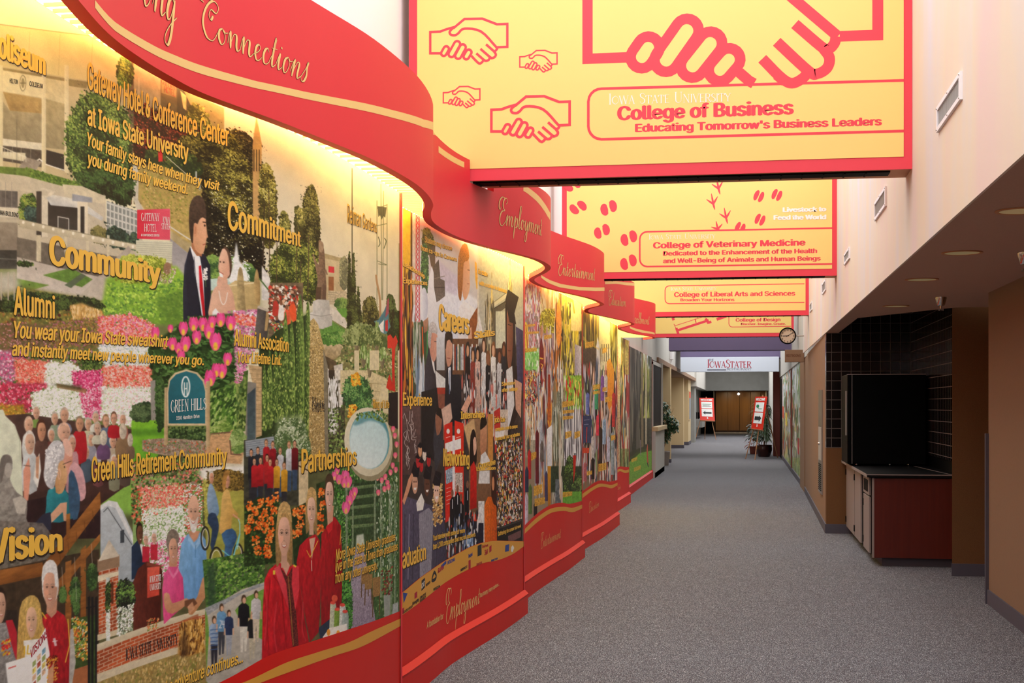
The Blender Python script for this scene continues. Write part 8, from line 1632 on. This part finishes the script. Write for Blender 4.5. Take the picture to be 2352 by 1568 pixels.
# ------------------------------------------------------------------ far end of the hall
struct('beam_plum_front', MB().box(-1.76, 1.2, 33, 33.6, 2.885, 3.4), PURPLE)
struct('wall_over_beams', MB().box(-7, 7, 33.6, 33.8, 3.25, TOPZ), PALEC)
struct('beam_plum_rear', MB().box(-1.95, 1.2, 43.25, 43.9, 3.05, 3.6), PURPLE)
sg = thing('restaurant_sign', 'wide white overhead sign, The Iowa Stater Restaurant', 'sign', (-.46, 43, 2.62))
part(MB().bbox(-1.936, 1.03, 43, 43.2, 2.622, 3.075, .006).build('sign_board', BLUEWHITE, sg), 'pale board')
pt = lambda q: (lambda p: (p[0], p[2]))(on_y(q[0], q[1], 43)); f = Flat(lambda u, v, l: (u, 42.998 - l*3, v))
ZS = lambda p: (1440 + p[0]/3.92, 720 + p[1]/3.92)
Q = lambda a, b, c, d: quadbox(pt(ZS(a)), pt(ZS(b)), pt(ZS(c)), pt(ZS(d)))
pen_into(f, 'Iowa', ROMAN, Q((722, 486), (890, 486), (722, 415), (890, 415)), small=.78, thin=.05, thick=.12, serif=.1)
pen_into(f, 'Stater', ROMAN, Q((890, 486), (1118, 486), (890, 415), (1118, 415)), small=.78, thin=.05, thick=.12, serif=.1)
f.build('name_lettering', SIGNRED, sg, 'cardinal red capitals')
f = Flat(lambda u, v, l: (u, 42.998 - l*3, v))
pen_into(f, 'THE', ROMAN, Q((735, 427), (783, 427), (735, 407), (783, 407)), thin=.08, thick=.14, serif=.1)
pen_into(f, 'RESTAURANT', ROMAN, Q((898, 507), (1122, 507), (898, 491), (1122, 491)), thin=.08, thick=.14, serif=.1)
f.line([pt(ZS((722, 506))), pt(ZS((893, 506)))], .022)
f.build('small_lettering', NAVY, sg, 'small navy capitals and rule')
# left side: ticket window, cream bays, concrete
struct('wall_left_window_base', MB().box(-2.3, -1.93, 30.75, 34.2, 0, 1.02), PALEC)
struct('trim_3', MB().bbox(-2.3, -1.87, 30.75, 34.3, 1.02, 1.12, .01), CREAM)
struct('window_1', MB().box(-2.3, -2.0, 30.78, 34.0, 1.12, 2.52), mat('dark_window_glass', '#241b17', .7, spec=.1))
m = MB(); m.box(-2.02, -1.985, 30.74, 30.84, 1.12, 2.56); m.box(-2.02, -1.96, 33.9, 34.05, 0, 2.62); m.box(-2.02, -1.985, 30.74, 34, 2.5, 2.58)
struct('trim_4', m, PALEC)
baseb('baseboard_window', [(-1.93, 34.2), (-1.93, 30.75)][::-1])
struct('wall_left_bay_near', MB().box(-3.4, -2.035, 39, 39.4, 0, 2.66), CREAM)
struct('baseboard_bay_near', MB().box(-3.4, -2.02, 38.98, 39.4, 0, .1), BASEB)
struct('wall_left_bay_middle', MB().box(-3.4, -2.25, 52.4, 52.8, 0, 2.75), CREAM)
struct('baseboard_bay_middle', MB().box(-3.4, -2.235, 52.38, 52.8, 0, .12), BASEB)
struct('wall_left_bay_far', MB().box(-3.4, -2.23, 56.5, 59, 0, 2.75), CREAM)
struct('baseboard_bay_far', MB().box(-3.4, -2.215, 56.48, 59, 0, .14), BASEB)
struct('wall_left_bay_back', MB().box(-3.6, -3.3, 34, 60, 0, 2.75), CREAM)
struct('ceiling_bays', MB().box(-3.6, -2.05, 33.9, 60, 2.64, 2.76), BROWN)
struct('pillar_concrete', MB().box(-2.9, -2.13, 60.6, 62.5, 0, 2.62), CONC)
struct('wall_left_far', MB().box(-3.4, -2.45, 62.5, 92, 0, 4.2), CONC)
struct('wall_left_far_band', MB().box(-2.6, -2.02, 60, 80, 2.42, 4.2), PALEC)
struct('ceiling_hall_far', MB().box(-4, 4, 44, 47, 3.4, 3.6), PALEC)
m = MB(); m.box(-4, 4, 73, 92, 4.2, 4.4); m.box(-4, -2.3, 47, 73, 4.2, 4.4); m.box(1.3, 4, 47, 73, 4.2, 4.4); struct('ceiling_far', m, PALEC)
struct('beam_concrete_far', MB().box(-2.3, 1.6, 75, 76.5, 2.4, 4.2), CONC)
struct('wall_right_far', MB().box(1.25, 1.6, 46, 92, 0, 4.2), PALEC)
struct('wall_far_end', MB().box(-4, 4, 85, 85.3, 0, 4.2), WOODP)
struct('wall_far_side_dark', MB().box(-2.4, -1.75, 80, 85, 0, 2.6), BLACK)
struct('ceiling_far_doors', MB().box(-2.4, 1.6, 76.5, 85, 2.5, 2.6), UNDER)
for i, (a, b) in enumerate([(-1.72, -1.0), (-.98, -.3), (-.28, .35), (.37, .95)]):
    d = MB().bbox(a, b, 84.9, 85, .1, 2.42, .01).build('door_%d' % (i + 1), DOORW); d['kind'] = 'structure'
sl = thing('far_spotlight', 'tiny lit spotlight above the far wooden doors', 'light', (-.35, 84.4, 2.25))
for x_ in (-1.0, .55):
    ld = bpy.data.lights.new('door_fill_light', 'AREA'); ld.shape = 'DISK'; ld.size = .3; ld.energy = 28; ld.color = (1, .8, .5); lo = bpy.data.objects.new('door_fill_light', ld); lo.location = (x_, 83.6, 2.46); COL.objects.link(lo)  # added fill lamps without fixtures, brightening the far wooden doors
MB().sphere((-.35, 84.4, 2.3), .07, 8).build('bulb', mat('spot_glow', '#ffffff', emit='#fff6e0', estr=8), sl); MB().tube([(-.35, 84.4, 2.5), (-.35, 84.4, 2.36)], .03).build('stem', BLACK, sl)
# ledge with telephones on the far left
struct('trim_5', prism([(-2.45, 67), (-2.0, 67.3), (-1.95, 71), (-2.45, 71)], .55, .95), CONC)
tp = thing('ledge_phone', 'row of dark phones on the concrete ledge, far left', 'phone', (-2.25, 68, .95))
for i in range(3): MB().bbox(-2.37 + i*.12, -2.28 + i*.12, 67.9 + i*.01, 68, .952, 1.28, .01).build('handset', BLACK, tp)
nt_ = thing('framed_notice', 'red and blue framed notice on the far left cream wall', 'poster', (-2.22, 57.5, 1.5))
MB().box(-2.228, -2.2, 56.7, 57.9, 1.0, 2.2).build('frame', CREAM, nt_)
part(MB().box(-2.2, -2.19, 56.75, 57.85, 1.05, 1.9).build('sheet', mat('blue_grey_print', '#7f8fa3', .5, vary=.3, scale=9), nt_), 'blue-grey print'); part(MB().box(-2.2, -2.19, 56.75, 57.85, 1.9, 2.15).build('heading', ORED, nt_), 'red heading')
wl = thing('wall_lamp', 'small white wall lamp on the left concrete wall', 'light', (-2.08, 40, 3.1))
MB().bbox(-2.1, -2.0, 39.8, 40.0, 2.9, 3.15, .02).build('body', WHITE, wl); MB().tube([(-2.06, 39.9, 2.9), (-2.06, 39.9, 2.78)], .02).build('stem', WHITE, wl)
# post and right murals
struct('pillar_maroon', MB().bbox(.89, 1.1, 44.5, 45.1, 0, 2.66, .01), MAROON)
MURR = [(28.15, 33.4, 'right-hand mural print nearer the RESTROOMS sign'), (34.0, 41.8, 'right-hand mural print farther down, before the maroon post')]
struct('wall_right_mural', MB().box(1.11, 1.4, 25.9, 46, 0, 3.2), PALEC)
struct('door_9', MB().box(1.09, 1.12, 42.6, 44.2, 0, 2.4), BLACK)
struct('wall_right_mural_edge', MB().box(1.08, 1.11, 26.0, 28.05, 0, 2.47), BROWN)
baseb('baseboard_right_mural', [(1.11, 28.0), (1.11, 44.4)])
RS = Surf([(25.9, 1.1), (30, 1.1), (38, 1.1), (44, 1.1)][:0] or [(1.0, 0)] if False else [(28.0, 1.105), (32, 1.105), (38, 1.105), (43, 1.105)])
class SurfR(Surf):
    def N(s, y): return -1.0, 0.0
for i, (ya, yb, lb) in enumerate(MURR):
    t = thing('wall_print', lb, 'mural', (1.11, yb, 0), 'mural prints on the right wall')
    art = tone(PAINT(6 + i, RS, ya, yb, .2, 2.62))
    RSR = SurfR([(ya, 1.11), ((ya+yb)/2, 1.11), (yb, 1.11)])
    uv_strip('printed_collage', RSR, ya, yb, .14, 2.62, .006, picture_mat('right_collage_%s' % ('near', 'far')[i], art), t, 12)
    part(MB().box(1.098, 1.11, ya, yb, 2.62, 3.12).build('red_header', RED, t), 'red header above the print')
    MB().box(1.094, 1.11, yb - .04, yb, .12, 3.12).build('edge_post', MAROON, t); MB().box(1.09, 1.11, ya - .25, ya, .12, 2.62).build('edge_post', MAROON, t)

# ------------------------------------------------------------------ easels with welcome signs
def easel(name_label, sign_label, bl, br, tl, tr, feet, Y, arrow):
    """board corners and feet as (x, y, z)"""
    bl, br, tl, tr = map(Vector, (bl, br, tl, tr))
    top = (tl + tr)/2
    e = thing('display_easel', name_label, 'easel', feet[0], 'wooden easels holding welcome signs')
    n = (br - bl).cross(tl - bl).normalized()
    if n.y > 0: n = -n
    up = (tl - bl).normalized()
    ap = top - n*.05 + up*.1
    for k_, ft in enumerate(feet):
        part(MB().tube([Vector(ft), (Vector(ft) + ap)/2, ap - Vector((0, 0, .02*k_)) + (Vector(ft) - ap).normalized()*.02], .016, 8).build('leg', EASELW, e), 'thin wooden leg')
    a, b = bl - up*.02 - n*.03, br - up*.02 - n*.03
    part(MB().tube([a, (a+b)/2, b], .018, 8).tube([a + n*.06, (a+b)/2 + n*.06, b + n*.06], .012, 8).build('ledge', EASELW, e), 'wooden ledge')
    s = thing('welcome_sign', sign_label, 'sign', tuple(bl), 'red welcome signs on easels')
    P = lambda u, v, l=0: tuple(bl*(1-u)*(1-v) + br*u*(1-v) + tl*(1-u)*v + tr*u*v + n*l)
    m = MB(); m.add([P(0, 0, .004), P(1, 0, .004), P(1, 1, .004), P(0, 1, .004), P(0, 0, -.014), P(1, 0, -.014), P(1, 1, -.014), P(0, 1, -.014)], [(0,1,2,3),(7,6,5,4),(0,4,5,1),(1,5,6,2),(2,6,7,3),(3,7,4,0)])
    part(m.build('board', ORED, s), 'orange-red board')
    f = Flat(lambda u, v, l: P(u, v, .010 + l*6))
    f.poly([(.13, .53), (.87, .53), (.87, .82), (.13, .82)]); f.poly([(.13, .17), (.87, .17), (.87, .5), (.13, .5)])
    text_into(f, 'WELCOME', quadbox((.1, .875), (.9, .875), (.1, .95), (.9, .95)), .05)
    f.poly([(.45, .07), (.55, .07), (.52, .11), (.56, .11), (.5, .16), (.46, .12), (.49, .1)])
    f.build('white_print', PAPER, s, 'white WELCOME lettering and two paper sheets')
    f = Flat(lambda u, v, l: P(u, v, .016 + l*6))
    if arrow == 'l':
        f.poly([(.2, .335), (.4, .42), (.36, .37), (.8, .37), (.8, .3), (.36, .3), (.4, .25)])
        f.line([(.2, .63), (.8, .63)], .014); f.line([(.25, .66), (.7, .66)], .008)
    else:
        f.poly([(.8, .335), (.6, .42), (.62, .38), (.22, .38), (.22, .27), (.62, .27), (.6, .22)])
    f.build('arrow', INK, s, 'black arrow')
    f = Flat(lambda u, v, l: P(u, v, .016 + l*6))
    if arrow == 'l': f.line([(.2, .72), (.8, .72)], .02)
    else: f.poly(blob((.35, .7), .12, .05, 0, 0)); f.line([(.34, .7), (.42, .62)], .02); f.line([(.4, .62), (.75, .62)], .012)
    f.build('small_print', GREENINK, s, 'faint green print')
easel('wooden easel on the left of the far hall', 'red WELCOME sign with black arrow pointing left, on the far easel',
      (-2.04, 65.6, .92), (-1.36, 65.6, .89), (-2.1, 66.0, 1.96), (-1.43, 66.0, 1.95), [(-2.26, 65.4, 0), (-1.3, 65.4, 0), (-1.86, 66.8, 0)], 66, 'l')
easel('wooden easel nearer the camera, before the potted plant', 'tilted red WELCOME sign with arrow pointing right, beside the potted plant',
      (.2, 42.4, .91), (.52, 41.6, .88), (.33, 42.9, 1.86), (.66, 42.1, 1.86), [(.03, 42.3, 0), (.3, 41.5, 0), (1.0, 43.2, 0)], 42, 'r')

# ------------------------------------------------------------------ potted plants
LEAF = mat('dark_green_leaf', '#3f5b3a', .45, vary=.35, scale=6)
LEAF2 = mat('strap_leaf_green', '#5d7350', .45, vary=.35, scale=5)
rnd = random.Random(4)
def leaf(m, base, d, L, w, droop, n=5):
    d = Vector(d).normalized(); side = d.cross(Vector((0, 0, 1)))
    if side.length < .05: side = Vector((1, 0, 0))
    side.normalize(); p = Vector(base); vs = []
    for i in range(n + 1):
        t = i/n; ww = w*math.sin(math.pi*min(1, .12 + t*.88))
        vs += [tuple(p + side*ww), tuple(p - side*ww)]
        d = (d + Vector((0, 0, -droop/n))).normalized(); p = p + d*(L/n)
    m.add(vs, [(2*i, 2*i+1, 2*i+3, 2*i+2) for i in range(n)])
px, py_ = .62, 44.1
pl = thing('potted_plant', 'strap-leaved plant in a round dark brown pot before the maroon post', 'plant', (px, py_, 0))
pot = MB().lathe([(.02, 0), (.17, 0), (.19, .03), (.245, .2), (.25, .27), (.235, .33), (.245, .36), (.225, .37), (.21, .33), (.001, .32)], (px - .02, py_, 0), 32)
pot_o = part(pot.build('pot', mat('dark_brown_glaze', '#3a1610', .12, spec=.6), pl), 'glossy dark brown pot')
m = MB()
for i in range(5): m.tube([(px + rnd.uniform(-.05, .05), py_ + rnd.uniform(-.05, .05), .32), (px + rnd.uniform(-.1, .1), py_ + rnd.uniform(-.05, .1), .75), (px + rnd.uniform(-.16, .14), py_, 1.1 + .1*i)], .012, 6)
m.build('stem', EASELW, pl)
m = MB()
for i in range(620):
    h = rnd.uniform(.5, 1.62); a = rnd.uniform(0, 6.283); r = .1 + .1*rnd.random()
    lm = MB(); leaf(lm, (px + r*math.cos(a)*.6, py_ + r*math.sin(a)*.6, h), (math.cos(a), math.sin(a), rnd.uniform(.2, 1.4)), rnd.uniform(.3, .55), .014, rnd.uniform(1.2, 2.6), 6)
    if max(v[0] for v in lm.v) < .87: m.add(lm.v, lm.f)
lo = m.build('foliage', LEAF2, pl); lo['kind'] = 'stuff'; lo['label'] = 'long narrow green leaves'
pl2 = thing('red_plant', 'small plant with reddish leaves behind the nearer easel', 'plant', (.35, 46.5, 0))
m = MB().lathe([(.02, 0), (.12, 0), (.15, .25), (.13, .26), (.001, .24)], (.3, 46.5, 0), 20); m.build('pot', MAROON, pl2)
m = MB(); m2 = MB()
for i in range(55):
    a = rnd.uniform(0, 6.283); h = rnd.uniform(.25, .95)
    leaf(m if h < .5 else m2, (.3 + .1*math.cos(a), 46.5 + .1*math.sin(a), h), (math.cos(a), math.sin(a), rnd.uniform(.1, .8)), rnd.uniform(.18, .32), .05, 1.4)
m.build('lower_leaves', mat('red_leaf', '#b8452c', .5, vary=.3), pl2); m2.build('upper_leaves', LEAF, pl2)
m = MB().tube([(.3, 46.5, .24), (.31, 46.5, .6), (.3, 46.5, 1.0)], .015, 6); m.build('stem', EASELW, pl2)
# tree-like plant standing in the recess on the left
px, py_ = -2.1, 37.2
pl3 = thing('ficus_plant', 'leafy green plant leaning out of the recess on the left', 'plant', (px, py_, 0))
MB().lathe([(.02, 0), (.16, 0), (.2, .36), (.18, .38), (.001, .34)], (px - .05, py_, 0), 24).build('pot', mat('taupe_planter', '#8a7f78', .6), pl3)
m = MB(); mf = MB()
sp = []
for i in range(12):
    tip = (px + rnd.uniform(-.1, .36), py_ + rnd.uniform(-.3, .3), rnd.uniform(.8, 1.72))
    mid = (px + (tip[0]-px)*.3, py_ + (tip[1]-py_)*.3, tip[2]*.6 + .25)
    m.tube([(px - .05, py_, .34), mid, tip], [.012, .008, .004], 6); sp.append((mid, tip))
m.build('stem', EASELW, pl3)
blobs = [(-.02, 1.12, .34, .26), (.2, 1.1, .16, .16), (.0, 1.45, .14, .2), (.05, .82, .12, .16), (-.05, 1.6, .12, .1), (.28, 1.0, .1, .1), (.02, .7, .08, .1)]
for i in range(1100):
    b = blobs[rnd.choices(range(7), (8, 3, 2, 2, 1, 1, .7))[0]]
    a = rnd.uniform(0, 6.283); q = math.sqrt(rnd.random())
    p = (px + b[0] + b[2]*q*math.cos(a), py_ + rnd.uniform(-.25, .25), b[1] + b[3]*q*math.sin(a))
    leaf(mf, p, (rnd.uniform(-1, 1), rnd.uniform(-1, 1), rnd.uniform(-.6, .5)), rnd.uniform(.08, .13), .022, rnd.uniform(.3, 1.5), 3)
lo = mf.build('foliage', LEAF, pl3); lo['kind'] = 'stuff'; lo['label'] = 'small dark green leaves'
